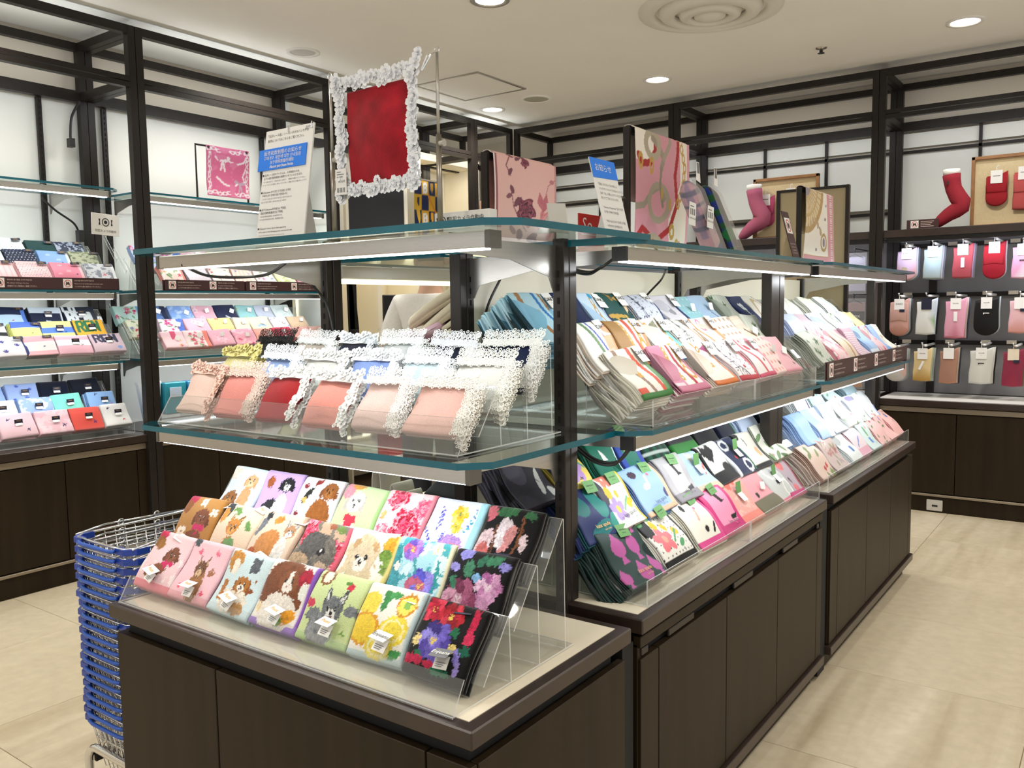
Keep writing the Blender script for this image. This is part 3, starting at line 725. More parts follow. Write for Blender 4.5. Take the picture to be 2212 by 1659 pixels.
lamp('shelf_light', 'AREA', (-2.06, 2.5, 1.525), 4, (.95, .96, 1), shape='RECTANGLE', size=.04, size_y=1.2)
for pts, lab in (([(-1.98, 1.30, 1.57), (-2.03, 1.42, 1.545), (-1.92, 1.50, 1.545), (-1.7, 1.40, 1.566)], 'black cable looped below the light bar left end of the island top shelf'),
                 ([(-1.955, 1.70, 1.53), (-1.93, 1.735, 1.47), (-1.90, 1.735, 1.38), (-1.86, 1.735, 1.22)], 'black cable running down the left post behind the lace towels'),
                 ([(-1.0, 1.83, 1.575), (-1.04, 1.80, 1.54), (-1.10, 1.82, 1.53), (-1.25, 1.86, 1.57)], 'bundle of black cables at the light bar by the post'),
                 ([(-1.48, 2.02, 1.56), (-1.47, 1.97, 1.52), (-1.485, 1.93, 1.44), (-1.49, 1.915, 1.33)], 'flat black cable curving down the cream panel above blue handkerchiefs'),
                 ([(-1.35, 2.80, 1.575), (-1.44, 2.95, 1.545), (-1.48, 2.90, 1.48), (-1.49, 2.87, 1.42)], 'thin black cable curving down the cream panel by the slotted post'),
                 ([(-.97, 1.83, 1.115), (-1.0, 1.80, 1.07), (-1.06, 1.80, 1.07), (-1.13, 1.82, 1.10)], 'bundle of black cables under the middle light bar by the post'),
                 ([(-1.0, 3.27, 1.575), (-1.03, 3.29, 1.555), (-1.06, 3.30, 1.56)], 'short black connector where the two light bars meet')):
    mb = MB(); c = cable(pts)
    for o in ((0, 0), (.004, .004)) if 'bundle' in lab else ((0, 0),): mb.tube([p + Vector((o[0], o[1], o[0])) for p in c], .004, 6)
    obj('power_cable', mb, M['black'], label=lab, cat='cable')

# ---------------------------------------------------------------- acrylic trays
def tier_tray(name, label, face, a0, a1, base, rows, lip, d_end, group=None, cover=None):
    """stepped clear tray: slanted plates for the rows, front lip, base sheet. rows: (bottom depth, z, top depth, z) on the outer side"""
    cx = (a0 + a1) / 2
    t = empty(name, (cx, d_end, base) if face == 'S' else (d_end, cx, base), label, 'display tray', group)
    def pt(a, d, z): return (a, d, z) if face == 'S' else (d, a, z)
    def plate(nm, d0, z0, d1, z1, par=t, th=.003, m='acr'):
        mb = MB(); mb.quadplate(pt(a0, d0, z0), pt(a1, d0, z0), pt(a1, d1, z1), pt(a0, d1, z1), th, 0, 1); return obj(nm, mb, [M[m], M['aedge'] if m == 'acr' else M[m]], par)
    s = 1 if face == 'S' else -1
    d0, zl0, d1, zl1 = lip
    plate('base_sheet', d0, base + .002, d_end, base + .002)
    plate('front_lip', d0, zl0, d1, zl1) if not cover else plate('front_lip', d0, zl0, d1, zl1, m=cover)
    for (b0, z0, b1, z1) in rows:
        plate('slanted_rest', b0, z0, b1, z1)
        plate('riser', b1, z1, b1 + s * .004, base + .004)
    for a in (a0, a1):
        mb = MB(); poly = [(d0, base + .003), (d1, zl1)] + [(r[0], r[1]) for r in rows[:1]] + [(rows[-1][0], rows[-1][1] - .02), (rows[-1][2], rows[-1][3] - .02), (d_end, base + .003)]
        if name != 'side_tray': continue
        mb.prism(poly, a - .0015, a + .0015, 0, 'yz' if face == 'S' else 'xz', 1); obj('side_plate', mb, [M['acr'], M['aedge']], t)
    return t
zt = .7172
EU = [(1.215, .742, 1.296, .853), (1.314, .818, 1.395, .929), (1.413, .893, 1.494, 1.004)]
tier_tray('tier_tray', 'stepped clear acrylic tray holding animal and flower towels', 'S', -2.055, -.955, zt, EU, (1.124, zt, 1.159, .778), 1.53)
LU = [(1.385, 1.182, 1.456, 1.281), (1.485, 1.224, 1.556, 1.323), (1.585, 1.262, 1.656, 1.361)]
tier_tray('tier_tray', 'stepped clear acrylic tray holding lace edged towels', 'S', -2.15, -1.09, ZM, LU, (1.315, ZM, 1.36, 1.222), 1.70)
MIDR = [(-1.02, 1.195, -1.135, 1.317), (-1.115, 1.27, -1.23, 1.392), (-1.22, 1.345, -1.335, 1.467)]
LOWR = [(-1.0, .74, -1.115, .855), (-1.095, .85, -1.2, .965), (-1.2, .95, -1.305, 1.065)]
for a0, a1, base, rows, lab, cv in ((1.90, 2.60, ZM, MIDR, 'clear tray of silky handkerchiefs nearest the end post', None), (2.61, 3.24, ZM, MIDR, 'clear tray of silky handkerchiefs beside the wide post', None), (3.36, 4.82, ZM, MIDR, 'clear tray of pastel handkerchiefs behind a maroon sign strip', 'maroon'),
                                (1.83, 2.52, zt, LOWR, 'clear tray of green tagged handkerchiefs nearest the end post', None), (2.53, 3.24, zt, LOWR, 'clear tray of green tagged terry towels by the wide post', None), (3.355, 4.815, zt, LOWR, 'clear tray of pastel floral handkerchiefs on the far counter', None)):
    tier_tray('side_tray', lab, 'E', a0, a1, base, rows, (-.95 if base > 1 else -.93, base, -.95 if base > 1 else -.93, base + (.072 if cv else .066)), -1.40, cover=cv)
AR = [(-4.71, 1.61, -4.79, 1.71), (-4.81, 1.68, -4.89, 1.78), (-4.91, 1.74, -4.99, 1.84)]
BR = [(-4.71, 1.21, -4.79, 1.31), (-4.81, 1.28, -4.89, 1.385), (-4.91, 1.36, -4.99, 1.47)]
CR = [(-4.71, .78, -4.79, .90), (-4.81, .855, -4.89, .97), (-4.91, .925, -4.99, 1.045)]
for a0, a1, base, rows, lab, cv, h in ((1.6, 2.66, 1.578, AR, 'clear tray of patterned handkerchiefs behind the left maroon sign strip', 'maroon', .062), (2.93, 3.50, 1.578, AR, 'clear tray behind the centre maroon sign strip on the floral shelf', 'maroon', .062), (3.505, 4.20, 1.578, AR, 'clear tray behind the maroon sign strip by the alcove', 'maroon', .062),
                                   (1.6, 2.70, 1.178, BR, 'clear tray of striped pony logo towels on the left wall', None, .055), (2.92, 4.20, 1.178, BR, 'clear tray of pink and yellow towels on the left wall', None, .055), (1.55, 2.70, .756, CR, 'glass sided tray of plain terry towels on the left cabinet', None, .06)):
    tier_tray('side_tray', lab, 'E', a0, a1, base, rows, (-4.675 if base > 1 else -4.66, base, -4.675 if base > 1 else -4.66, base + h), -5.04, cover=cv)

# ---------------------------------------------------------------- animal and flower towels on the end counter
def pet(cx, cy, s, fur, dark, light, ears='flop', body=None, bow=None, mot=.2):
    o = []
    if body: o.append(('e', cx + body[0] * s, cy + body[1] * s, body[2] * s, body[3] * s, body[4] if len(body) > 5 else fur, body[5] if len(body) > 5 else 0, mot))
    if ears == 'flop':
        for q in (-1, 1): o.append(('e', cx + q * .92 * s, cy - .12 * s, .36 * s, .8 * s, dark, q * .25, mot))
    elif ears == 'point':
        for q in (-1, 1):
            o.append(('p', [(cx + q * .25 * s, cy + .7 * s), (cx + q * 1.0 * s, cy + 1.65 * s), (cx + q * .98 * s, cy + .2 * s)], dark, mot)); o.append(('p', [(cx + q * .5 * s, cy + .75 * s), (cx + q * .88 * s, cy + 1.3 * s), (cx + q * .85 * s, cy + .4 * s)], light, mot))
    elif ears == 'fold':
        for q in (-1, 1): o.append(('e', cx + q * .7 * s, cy + .7 * s, .35 * s, .42 * s, dark, q * -.6, mot))
    o.append(('e', cx, cy, s, .96 * s, fur, 0, mot)); o.append(('e', cx, cy - .38 * s, .52 * s, .46 * s, light, 0, mot * .5))
    for q in (-1, 1): o.append(('e', cx + q * .38 * s, cy + .1 * s, .15 * s, .17 * s, '130b09')); o.append(('e', cx + q * .34 * s, cy + .15 * s, .045 * s, .045 * s, 'ffffff'))
    o.append(('e', cx, cy - .22 * s, .17 * s, .12 * s, '1c100d')); o.append(('l', [(cx - .16 * s, cy - .5 * s), (cx, cy - .4 * s), (cx + .16 * s, cy - .5 * s)], .03 * s, '4a2418'))
    if bow:
        for q in (-1, 1): o.append(('e', cx + q * .5 * s, cy - 1.0 * s, .5 * s, .3 * s, bow, q * -.35, .25))
        o.append(('e', cx, cy - 1.02 * s, .18 * s, .2 * s, bow)); o.append(('p', [(cx - .1 * s, cy - 1.1 * s), (cx - .55 * s, cy - 1.8 * s), (cx - .1 * s, cy - 1.7 * s)], bow, .2))
    return o
def paw(x, y, r, c):
    return [('e', x, y, r, r * .8, c)] + [('e', x + dx * r, y + dy * r, r * .36, r * .42, c) for dx, dy in ((-1.1, .6), (-.4, 1.2), (.4, 1.2), (1.1, .6))]
def clover4(x, y, r, c): return [('e', x + dx * r, y + dy * r, r * .62, r * .62, c) for dx, dy in ((-.6, -.5), (.6, -.5), (-.6, .6), (.6, .6))]
PK = ['d6123e', 'e8617f', 'a80f30', 'f2a3b0']
def poppy(x, y, r, cols, c='e8c860'):
    o = []
    for k in range(6):
        a = k * PI / 3; o.append(('e', x + math.cos(a) * r * .52, y + math.sin(a) * r * .52, r * .55, r * .48, cols[k % len(cols)], a, .5))
    return o + [('e', x, y, r * .3, r * .3, cols[-1], 0, .3)] + [('e', x + dx * r, y + dy * r, r * .07, r * .07, c) for dx, dy in ((0, 0), (.12, .1), (-.12, .08), (.05, -.14), (-.1, -.1))]
def spike(x, y, h, c, n=7, a=0.):
    return [('e', x + math.sin(a) * h * i / n + (.016 if i % 2 else -.016), y + math.cos(a) * h * i / n, .024, .02, c[i % len(c)]) for i in range(n)]
TW = {}
TW[0] = [  # front row, left to right: (label, base, edge, ops)
 ('pale pink terry towel with a brown poodle wearing a magenta bow', 'f4cdd2', 'ef8c98', [('blot', 5, .62, 'fbe6e6'), ('b', 'b', .13, 'f0808f'), ('e', .12, .93, .13, .1, 'c01b4c', 0, .3), ('e', .1, .8, .12, .1, '8a5416', 0, .3), ('e', .2, .75, .09, .1, '9a6420', 0, .3)] + pet(.66, .62, .15, '7d4527', '69371d', '8d5533', body=(-1.4, -2.0, 1.7, .75, '86502f', .35), bow='d01f63') + [('r', .3, .17, .37, .38, '7d4527', .2), ('r', .48, .16, .55, .36, '7d4527', .2)]),
 ('pink terry towel with a big eared brown chihuahua and paw prints', 'f6c4cd', 'f5a8b6', [('b', 'b', .1, 'f5aab5'), ('e', .1, .95, .1, .09, '40454a', 0, .4)] + paw(.3, .78, .045, 'e8607f') + paw(.75, .8, .04, 'e8708a') + paw(.8, .48, .06, 'a46a4a') + [('e', .55, .25, .17, .28, 'a06b3d', 0, .3)] + pet(.5, .52, .14, '6d4023', '7a4a2a', 'd8b48c', 'point') + [('e', .22, .2, .05, .04, 'e8506f'), ('e', .82, .16, .05, .04, 'e8506f'), ('r', .42, .05, .48, .2, 'c89a6a'), ('r', .58, .05, .64, .2, 'c89a6a')]),
 ('pale blue terry towel with ginger and white spaniel puppies', 'd3e6ea', 'a9c8d2', [('b', 'b', .09, 'cfe4ea'), ('e', .2, .8, .17, .17, 'c98a34', 0, .4), ('e', .26, .72, .08, .13, 'f2e8da', 0, .2), ('r', .6, .68, .78, .92, '5b5f66', .5), ('e', .5, .22, .33, .2, 'ece2d2', 0, .3)] + pet(.58, .48, .14, 'b4732f', '96571f', 'f6efe6', body=(-1.5, -1.5, 1.6, .7, 'e9dccb', .3)) + [('r', .12, .18, .24, .5, 'b26c24', .3), ('e', .8, .42, .06, .035, '8c4a20', .4), ('e', .82, .58, .035, .03, 'a05a28'), ('e', .7, .12, .16, .1, 'b98a55', 0, .4)]),
 ('white terry towel with a long haired brown cat and purple binding', 'efe7df', '9b6fcb', [('b', 'b', .09, '9a70cc'), ('e', .45, .55, .45, .5, '7b4526', .2, .35), ('e', .5, .22, .36, .3, 'ece4da', 0, .25), ('e', .82, .8, .14, .14, 'b01c38', 0, .5), ('e', .86, .6, .08, .12, 'f0f0e8', 0, .2)] + pet(.52, .68, .19, '8a5230', '6f3d1f', 'f3ece4', 'none') + [('p', [(.5, .86), (.44, .62), (.52, .55), (.6, .62), (.54, .86)], 'f0e8e0', .15), ('e', .45, .7, .03, .035, '2a1c14'), ('e', .59, .7, .03, .035, '2a1c14'), ('e', .52, .62, .025, .018, 'c88a80')] + [('e', .72, .2, .16, .1, 'e39a1f', .3, .4), ('e', .62, .12, .06, .08, '5d8a3c', 0, .3), ('e', .1, .25, .07, .07, 'f0d8b0', 0, .3), ('b', 'r', .05, '9462c4')]),
 ('pale green terry towel with a grey tabby kitten reaching up', 'cfdda0', 'a9c47e', [('b', 'b', .09, 'b4d08c'), ('e', .2, .9, .14, .13, '8d5a2c', 0, .3), ('e', .2, .9, .09, .08, 'f0e6d4'), ('e', .74, .82, .07, .06, 'd03048', 0, .5), ('e', .66, .86, .05, .03, '5a8a3a'), ('e', .08, .5, .08, .07, 'cf3a56', 0, .4), ('e', .42, .18, .26, .24, '8d9093', 0, .55)] + pet(.55, .46, .2, '6f7376', '4b4f53', 'e7e6e2', 'point', mot=.7) + [('e', .9, .5, .12, .08, '787c80', 0, .6), ('e', .2, .36, .13, .09, '787c80', .4, .6), ('e', .85, .2, .06, .03, '7fa850')]),
 ('white terry towel printed with yellow lemons and green leaves', 'f3eee2', 'b9cdcf', [('b', 'b', .08, 'bfd2d4'), ('e', .16, .68, .2, .17, 'f0d64c', .4, .25), ('e', .2, .36, .27, .2, 'f2cf3c', -.3, .25), ('ring', .2, .36, .27, .2, .02, 'e09c28'), ('e', .72, .4, .24, .2, 'f4dc4e', .3, .25), ('e', .55, .16, .25, .15, 'f4dc54', 0, .3), ('ring', .72, .4, .16, .13, .012, 'fdf4b8'), ('ring', .55, .16, .17, .1, .012, 'fdf4b8'), ('e', .78, .76, .16, .16, 'd89428', 0, .2), ('e', .78, .76, .13, .13, 'f6e66a'), ('e', .78, .76, .06, .06, '8fc060'), ('e', .42, .84, .1, .06, '3f8a4a', -.5, .25), ('e', .55, .86, .11, .05, '4c9a56', .3, .25), ('e', .42, .72, .05, .1, '3f8a4a', .1, .25), ('e', .84, .12, .1, .07, '4c9a56', .5, .25), ('b', 'r', .05, 'c0d2d6')]),
 ('black terry towel with red poppies and a purple anemone', '0a0909', '070606', [('b', 'b', .12, '0b0a0a')] + poppy(.16, .84, .16, ['c8213f', 'd83a52', 'a81630']) + poppy(.46, .8, .19, ['bb2030', 'd0384a', '8e1422']) + [('r', .78, .62, .88, .97, 'c41f48', .5), ('e', .84, .6, .07, .1, 'd03058', 0, .4)] + poppy(.36, .46, .25, ['4e3f9a', '6a5ab8', '382a78', '8a80d0']) + [('e', .62, .62, .06, .07, '1f6a48', .4, .3), ('e', .6, .34, .07, .05, '206a4c', 0, .3), ('e', .2, .25, .07, .05, '20704c', .5, .3), ('e', .1, .42, .05, .09, 'e8d088', 0, .5), ('e', .68, .42, .05, .07, 'e0c878', 0, .5), ('e', .78, .36, .04, .12, '8878c8', .2, .4), ('e', .84, .22, .04, .09, '9a8ad0', 0, .4), ('r', .0, .13, .3, .24, 'c0224a', .4), ('e', .45, .17, .13, .05, 'c0284c', 0, .4), ('e', .62, .12, .16, .05, '1d6a4a', 0, .4), ('e', .86, .44, .08, .06, '17604a', 0, .3)])]
TW[1] = [
 ('tan terry towel with a brown poodle in a magenta bow', 'b5803f', 'a8753a', [('e', .12, .93, .14, .1, 'b01c48', 0, .3), ('e', .1, .76, .12, .12, '8a4f20', 0, .3)] + clover4(.5, .88, .07, 'efe4d4') + clover4(.9, .72, .06, 'efe4d4') + clover4(.2, .3, .09, 'f0e6d6') + clover4(.86, .1, .06, 'efe4d4') + pet(.64, .6, .17, '794021', '65331a', '8a5030', body=(-.6, -2.2, 1.3, .9, '80482a', .3), bow='cf2a66')),
 ('beige terry towel with a yorkshire terrier and green leaf sprigs', 'ecd2b6', 'dcbf9f', [('e', .15, .9, .1, .16, '2c2e33', .2, .4), ('e', .1, .75, .08, .14, 'd0892c', 0, .3), ('e', .36, .9, .09, .05, '5f8a45', .3, .3), ('e', .44, .84, .05, .07, '5f8a45', 0, .3), ('e', .8, .68, .05, .08, '6a9450', .4, .3), ('e', .86, .6, .06, .04, '6a9450', 0, .3), ('e', .52, .2, .17, .22, 'b8772c', 0, .3), ('e', .56, .32, .15, .08, '6f9860', 0, .3), ('e', .2, .18, .1, .06, '6b9450', .3, .3)] + pet(.5, .58, .15, 'c98232', '6e4a26', 'e0a458', 'point')),
 ('beige terry towel with a sheltie dog and an autumn leaf', 'e8cdb4', 'd8b99c', [('e', .12, .75, .07, .22, '6a6e74', -.25, .4), ('e', .16, .92, .06, .08, '22242a', 0, .3), ('e', .42, .86, .1, .07, 'c88432', .4, .4), ('e', .45, .4, .26, .28, 'c98546', .25, .3), ('e', .74, .3, .12, .3, 'e9e2da', 0, .3), ('e', .16, .22, .1, .12, 'b4521c', .2, .5), ('e', .3, .1, .1, .08, 'f0dcd8', 0, .3)] + pet(.78, .7, .12, 'b5845c', '7d726c', 'f4eee6', 'point') + [('b', 'r', .05, 'c8aa92')]),
 ('terry towel with a grey mottled rabbit among red roses', 'c9a88c', 'd9606c', [('blot', 6, .5, '7e7468'), ('rose', .1, .8, .22, PK), ('rose', .9, .55, .2, PK), ('e', .5, .45, .42, .36, '6f685f', 0, .75), ('e', .35, .6, .26, .22, '55524f', 0, .7), ('e', .2, .25, .25, .2, 'b09474', 0, .5), ('e', .6, .52, .07, .07, '15110f'), ('e', .58, .54, .022, .022, 'f0ece4'), ('e', .72, .3, .12, .08, 'c4a88c', 0, .3), ('e', .8, .92, .1, .06, '6f8a45', 0, .3), ('e', .6, .95, .1, .05, '9a5a3a', 0, .3), ('b', 'r', .05, 'e0687a')]),
 ('cream terry towel with a fluffy kitten face and yellow binding', 'efe6d2', 'e3cf7a', [('e', .4, .45, .4, .46, 'd9c3a0', 0, .3), ('blot', 5, .62, 'f6efe0')] + pet(.42, .55, .25, 'd6c2a2', 'c09a6c', 'f3eadc', 'fold', mot=.3) + [('e', .88, .8, .14, .14, 'd89a2a', 0, .5), ('e', .84, .66, .1, .1, '6f8f3a', 0, .5), ('e', .92, .5, .09, .12, '7d9a48', 0, .5), ('e', .9, .92, .1, .06, 'e0a030', 0, .4), ('b', 'r', .06, 'e8d588')]),
 ('sky blue terry towel with violet cornflowers and daisies', 'a9d8e4', 'e9e4bc', [('blot', 6, .52, 'd4ecf0'), ('blot', 7, .6, '4aa7b0', 5), ('e', .1, .3, .16, .26, '3f9aa8', .3, .5), ('e', .06, .66, .1, .2, '2f8d94', 0, .5)] + poppy(.32, .82, .17, ['8a62c4', 'a87cd8', '6a4cb0', 'c05a8c']) + poppy(.64, .34, .24, ['7c74d8', '9a8ce4', '5a58c8', 'c0607c']) + poppy(.74, .88, .1, ['f0e6c0', 'f6efd8'], 'd8b830') + poppy(.16, .2, .08, ['f6f0e0', 'ffffff'], 'd8b830') + poppy(.12, .55, .06, ['f6f0e0', 'ffffff'], 'd8b830') + [('l', [(.6, .2), (.62, 0)], .02, '2f8d80'), ('l', [(.4, .7), (.5, .5)], .02, '3f9a9a'), ('l', [(.82, .7), (.86, .3)], .025, '2f9a98'), ('b', 'r', .06, 'eee9c4')]),
 ('black terry towel with mauve peony and pale lilac lilies', '0a0909', '070606', poppy(.3, .3, .28, ['8f4264', 'a85a7c', '73304e', 'c890a8'], 'e0c8d0') + poppy(.72, .52, .2, ['c07cae', 'd49cc4', 'a8629a', 'e4bcd8'], 'f0d8e8') + [('e', .7, .28, .1, .16, 'cf94bc', .3, .5), ('e', .2, .92, .12, .08, '8a86cc', .3, .5), ('e', .1, .72, .1, .06, '9088cc', -.3, .5), ('e', .34, .72, .08, .12, '3f7a5c', .4, .5), ('e', .5, .84, .07, .1, '2c6a50', -.4, .5), ('e', .7, .88, .13, .08, '3a7a58', .4, .5), ('e', .88, .82, .09, .06, '8a86cc', 0, .5), ('e', .5, .62, .06, .06, '7aa8d0', 0, .5), ('e', .14, .52, .05, .1, '36785a', .3, .5)])]
TW[2] = [
 ('pale blue terry towel with an apricot and a brown poodle', 'cfe3ec', 'c2d8e2', [('e', .14, .85, .16, .12, 'ecd6c8', .5, .3), ('e', .46, .85, .06, .06, 'e4dcec', 0, .2)] + pet(.68, .74, .13, 'd9ac7c', 'cf9f6c', 'ecc8a0', body=(0, -2.6, 1.1, 1.9, 'cf9d6c', .0)) + pet(.3, .36, .17, '8f5a22', '7d4a18', 'c08a4a', body=(0, -1.8, 1.3, 1.0, '9a642a', 0))),
 ('lilac terry towel with a black and white spaniel', 'c9a9e2', 'bb98da', [('e', .24, .76, .1, .11, 'a0521c', 0, .6), ('e', .45, .25, .28, .22, '1b1b20', .5, .5), ('e', .68, .3, .15, .3, 'ece8e4', 0, .25), ('e', .3, .1, .12, .07, 'b09060', 0, .4)] + pet(.68, .76, .14, '17171b', '121216', 'f0ece8')),
 ('white terry towel with a brown poodle beside a champagne bottle', 'f0eef2', 'e0d6d2', [('e', .14, .8, .06, .05, '8c2430', 0, .4), ('e', .4, .9, .1, .06, '8c2a20', .5, .4), ('e', .27, .66, .06, .17, '1e2018', -.5, .3), ('e', .23, .56, .06, .05, 'd8b060', -.5), ('e', .14, .3, .06, .07, '7c1f28'), ('l', [(.14, .24), (.15, .1)], .012, 'b8a8b0'), ('e', .05, .06, .12, .1, '8a5ac0', 0, .3), ('e', .68, .3, .26, .34, '9a5c22', .2, .4)] + pet(.76, .78, .16, '8f5520', '7b4516', 'a86c30', 'flop')),
 ('light green terry towel with a white puppy in a red scarf', 'c6dda6', 'a8c888', [('e', .12, .86, .14, .16, 'ea8f9c', 0, .4), ('e', .3, .96, .18, .06, 'd8983c', 0, .3), ('e', .44, .18, .2, .22, 'dcd6cc', 0, .3)] + pet(.42, .68, .19, 'd8d2c8', 'bfb8b0', 'f4f0ea', 'flop') + [('r', .28, .36, .58, .47, 'd83048', .25), ('e', .42, .3, .1, .1, 'd83048', 0, .25), ('e', .04, .06, .1, .1, 'e0702c', 0, .4), ('b', 'r', .06, 'a4cc86')]),
 ('pink terry towel covered in red and pink roses', 'f6c6cc', 'e07e8c', [('blot', 6, .55, 'f9dedd'), ('rose', .3, .86, .2, PK), ('rose', .66, .42, .27, PK), ('rose', .86, .74, .16, ['e8617f', 'f2a3b0', 'd6476a']), ('rose', .2, .24, .17, ['f2a3b0', 'e8617f', 'f8c8cc']), ('rose', .75, .06, .14, PK), ('e', .12, .55, .06, .08, 'e0b068', 0, .4), ('b', 'r', .06, 'e48896')]),
 ('pale lavender terry towel with blue spikes and yellow mimosa', 'd8dcf4', 'e9e8c8', [('blot', 5, .62, 'f2f2fa'), ('b', 'r', .12, 'a8d8e8')] + spike(.28, .5, .4, ['4a48b8', '6058c8'], 9, -.2) + spike(.2, .3, .3, ['5a50c0', '3f48b0'], 8, -.8) + spike(.4, .2, .3, ['5058c0', '7a60c8'], 8, .1) + poppy(.56, .76, .15, ['e4c43c', 'f0dc74', 'd8b02c'], '4f8a60') + poppy(.6, .56, .1, ['ecd86c', 'e4c43c'], '4f8a60') + spike(.78, .52, .4, ['3fa0b8', '5ab4cc', '3f70b8'], 9, .25) + [('e', .6, .26, .22, .18, 'b08ad0', 0, .6), ('e', .68, .2, .14, .12, 'd88a8a', .3, .6), ('e', .44, .1, .1, .1, '5a50c0', 0, .5), ('e', .16, .06, .1, .06, 'e0cc60', 0, .5)]),
 ('black terry towel with pale pink magnolias along the back row', '0a0909', '070606', [('e', .1, .88, .11, .12, 'b8606a', 0, .5), ('e', .4, .92, .2, .08, '2f5f3a', .2, .6), ('e', .8, .9, .1, .06, '346440', 0, .5), ('e', .46, .6, .16, .24, 'd8c8cc', .35, .5), ('e', .54, .52, .1, .22, 'cf8a88', -.3, .5), ('e', .36, .52, .1, .16, 'e4d8da', .7, .5), ('e', .12, .4, .15, .26, 'd4b8bc', -.2, .5), ('e', .17, .24, .12, .2, 'b8605c', .2, .5), ('e', .06, .12, .12, .12, 'd8c4c8', 0, .5), ('e', .46, .16, .07, .12, '4f8038', -.3, .5), ('l', [(.7, .85), (.74, .5), (.66, .25)], .025, '7a4a2c'), ('l', [(.25, .7), (.34, .3)], .02, '6a3f2a'), ('e', .82, .5, .06, .14, 'd8c0c4', .2, .5)])]
def tent_tag(parent, x, y, T, w, word, ink, topm, ang=0.35, second=None):
    """folded white tag standing off the towel face, with its price leaf below"""
    mb = MB(); h = w * .62
    mb.quadplate((-w / 2, 0, .002), (w / 2, 0, .002), (w / 2, -h * .8, .022), (-w / 2, -h * .8, .022), .0008)
    o = obj('tag', mb, M[topm], parent, local=True); o.location = (x, y, T); o.rotation_euler = (0, 0, ang)
    mb = MB(); mb.quadplate((-w * .38, -h * .5, .003), (w * .42, -h * .5, .003), (w * .42, -h * 1.5, .004), (-w * .38, -h * 1.5, .004), .0006); p = obj('price_leaf', mb, M['cardg'] if topm != 'card' else M['card'], o, local=True)
    tl = math.atan2(.020, h * .8)
    text(word, M[ink], o, w * .34, (0, -h * .36, .0125), (-tl, 0, 0), .01)
    mb = MB()
    for i in range(3): mb.box(-w * .25, w * (.3 - .08 * i), -h * (1.05 + .14 * i), -h * (1.0 + .14 * i), .005, .0053)
    obj('print', mb, M['inkg'], p, local=True)
    return o
for r in range(3):
    b0, z0, b1, z1 = EU[r]; xl = -2.10 if r < 2 else -2.035; xr = -.985; n = 7; pw = (xr - xl) / n
    nx, nz = -(z1 - z0), (b1 - b0); l = math.hypot(nx, nz); L = l + .02; nx /= l; nz /= l; b0 -= nz * .018; z0 += nx * .018
    for i, (lab, base, edge, ops) in enumerate(TW[r]):
        T = .010; tot = .034
        me = cloth_mesh('towel_print', M['terry'], pw - .004, L * 1.0, T, base, ops, 84, 84, seed=r * 10 + i, warp=.045, wave=.0035, bulge=.006, rs=.005, under=2, edge=edge, ut=.010, sideshift=.0015)
        o = link('animal_towel' if not (i > 4 and (r, i) != (1, 4)) else 'flower_towel', me)
        d = tot - T
        o.matrix_world = frame_at((xl + i * pw + .002, b0 + nx * d, z0 + nz * d), (nz, -nx), 'S', random.uniform(-.03, .03))
        props(o, lab, 'towel', 'animal and flower towels on the end counter')
        T2 = T + .004
        if i == 6: tent_tag(o, (pw) * (.62 if r == 0 else .6), L * (.4 if r == 0 else .3 if r == 2 else .22), T2, .042, 'Enjeans', 'card' , 'navy' if r else 'inkg', .1)
        elif i == 5: tent_tag(o, pw * (.66 if r == 0 else .72), L * (.36 if r == 0 else .2), T2, .044, 'Enjeans', 'inkg', 'card', -.1)
        else: tent_tag(o, pw * random.uniform(.52, .66), L * random.uniform(.30, .38) * (1 if r == 0 else .75), T2, .042, 'Petit', 'gold', 'card', random.uniform(-.3, .3))

# ---------------------------------------------------------------- lace edged towels
def ring_t(r1, r2, n=9):
    v = []; f = []
    for k in range(n):
        a = 2 * PI * k / n
        for q, (rr_, h) in enumerate(((r1, 0), (r1 + r2, r2), (r1 + 2 * r2, 0))): v.append((math.cos(a) * rr_, math.sin(a) * rr_, h))
    for k in range(n):
        j = (k + 1) % n
        for q in (0, 1): f.append((k * 3 + q, k * 3 + q + 1, j * 3 + q + 1, j * 3 + q))
    return np.array(v), f
def flower_t(r, pet_=5):
    v = []; f = []
    for k in range(pet_):
        a = 2 * PI * k / pet_; c = (math.cos(a) * r * .6, math.sin(a) * r * .6); b = len(v); v.append((c[0] * .8, c[1] * .8, .0002))
        for q in range(9):
            g = a + 2 * PI * q / 9; rr_ = r * (.40 if q not in (0,) else .30); v.append((c[0] + math.cos(g) * rr_, c[1] + math.sin(g) * rr_ * .92, .0026 if q in (8, 0, 1, 2, 7) else .0012))
        for q in range(9): f.append((b, b + 1 + q, b + 1 + (q + 1) % 9))
    for R_, z in ((.40, .0022), (.24, .0040)):
        b = len(v)
        for q in range(8):
            g = 2 * PI * q / 8 + z * 90; v.append((math.cos(g) * r * R_, math.sin(g) * r * R_, z + .0012)); v.append((math.cos(g) * r * (R_ - .13), math.sin(g) * r * (R_ - .13), z - .0014))
        for q in range(8): n_ = (q + 1) % 8; f.append((b + 2 * q, b + 2 * n_, b + 2 * n_ + 1, b + 2 * q + 1))
    b = len(v); v += [(math.cos(q * PI / 3) * r * .12, math.sin(q * PI / 3) * r * .12, .004) for q in range(6)]; f.append(tuple(b + q for q in range(6)))
    return np.array(v), f
RINGS = ring_t(.0022, .0011, 8), ring_t(.0046, .0014, 10)
FLW = flower_t(.0115, 5), flower_t(.0085, 6)
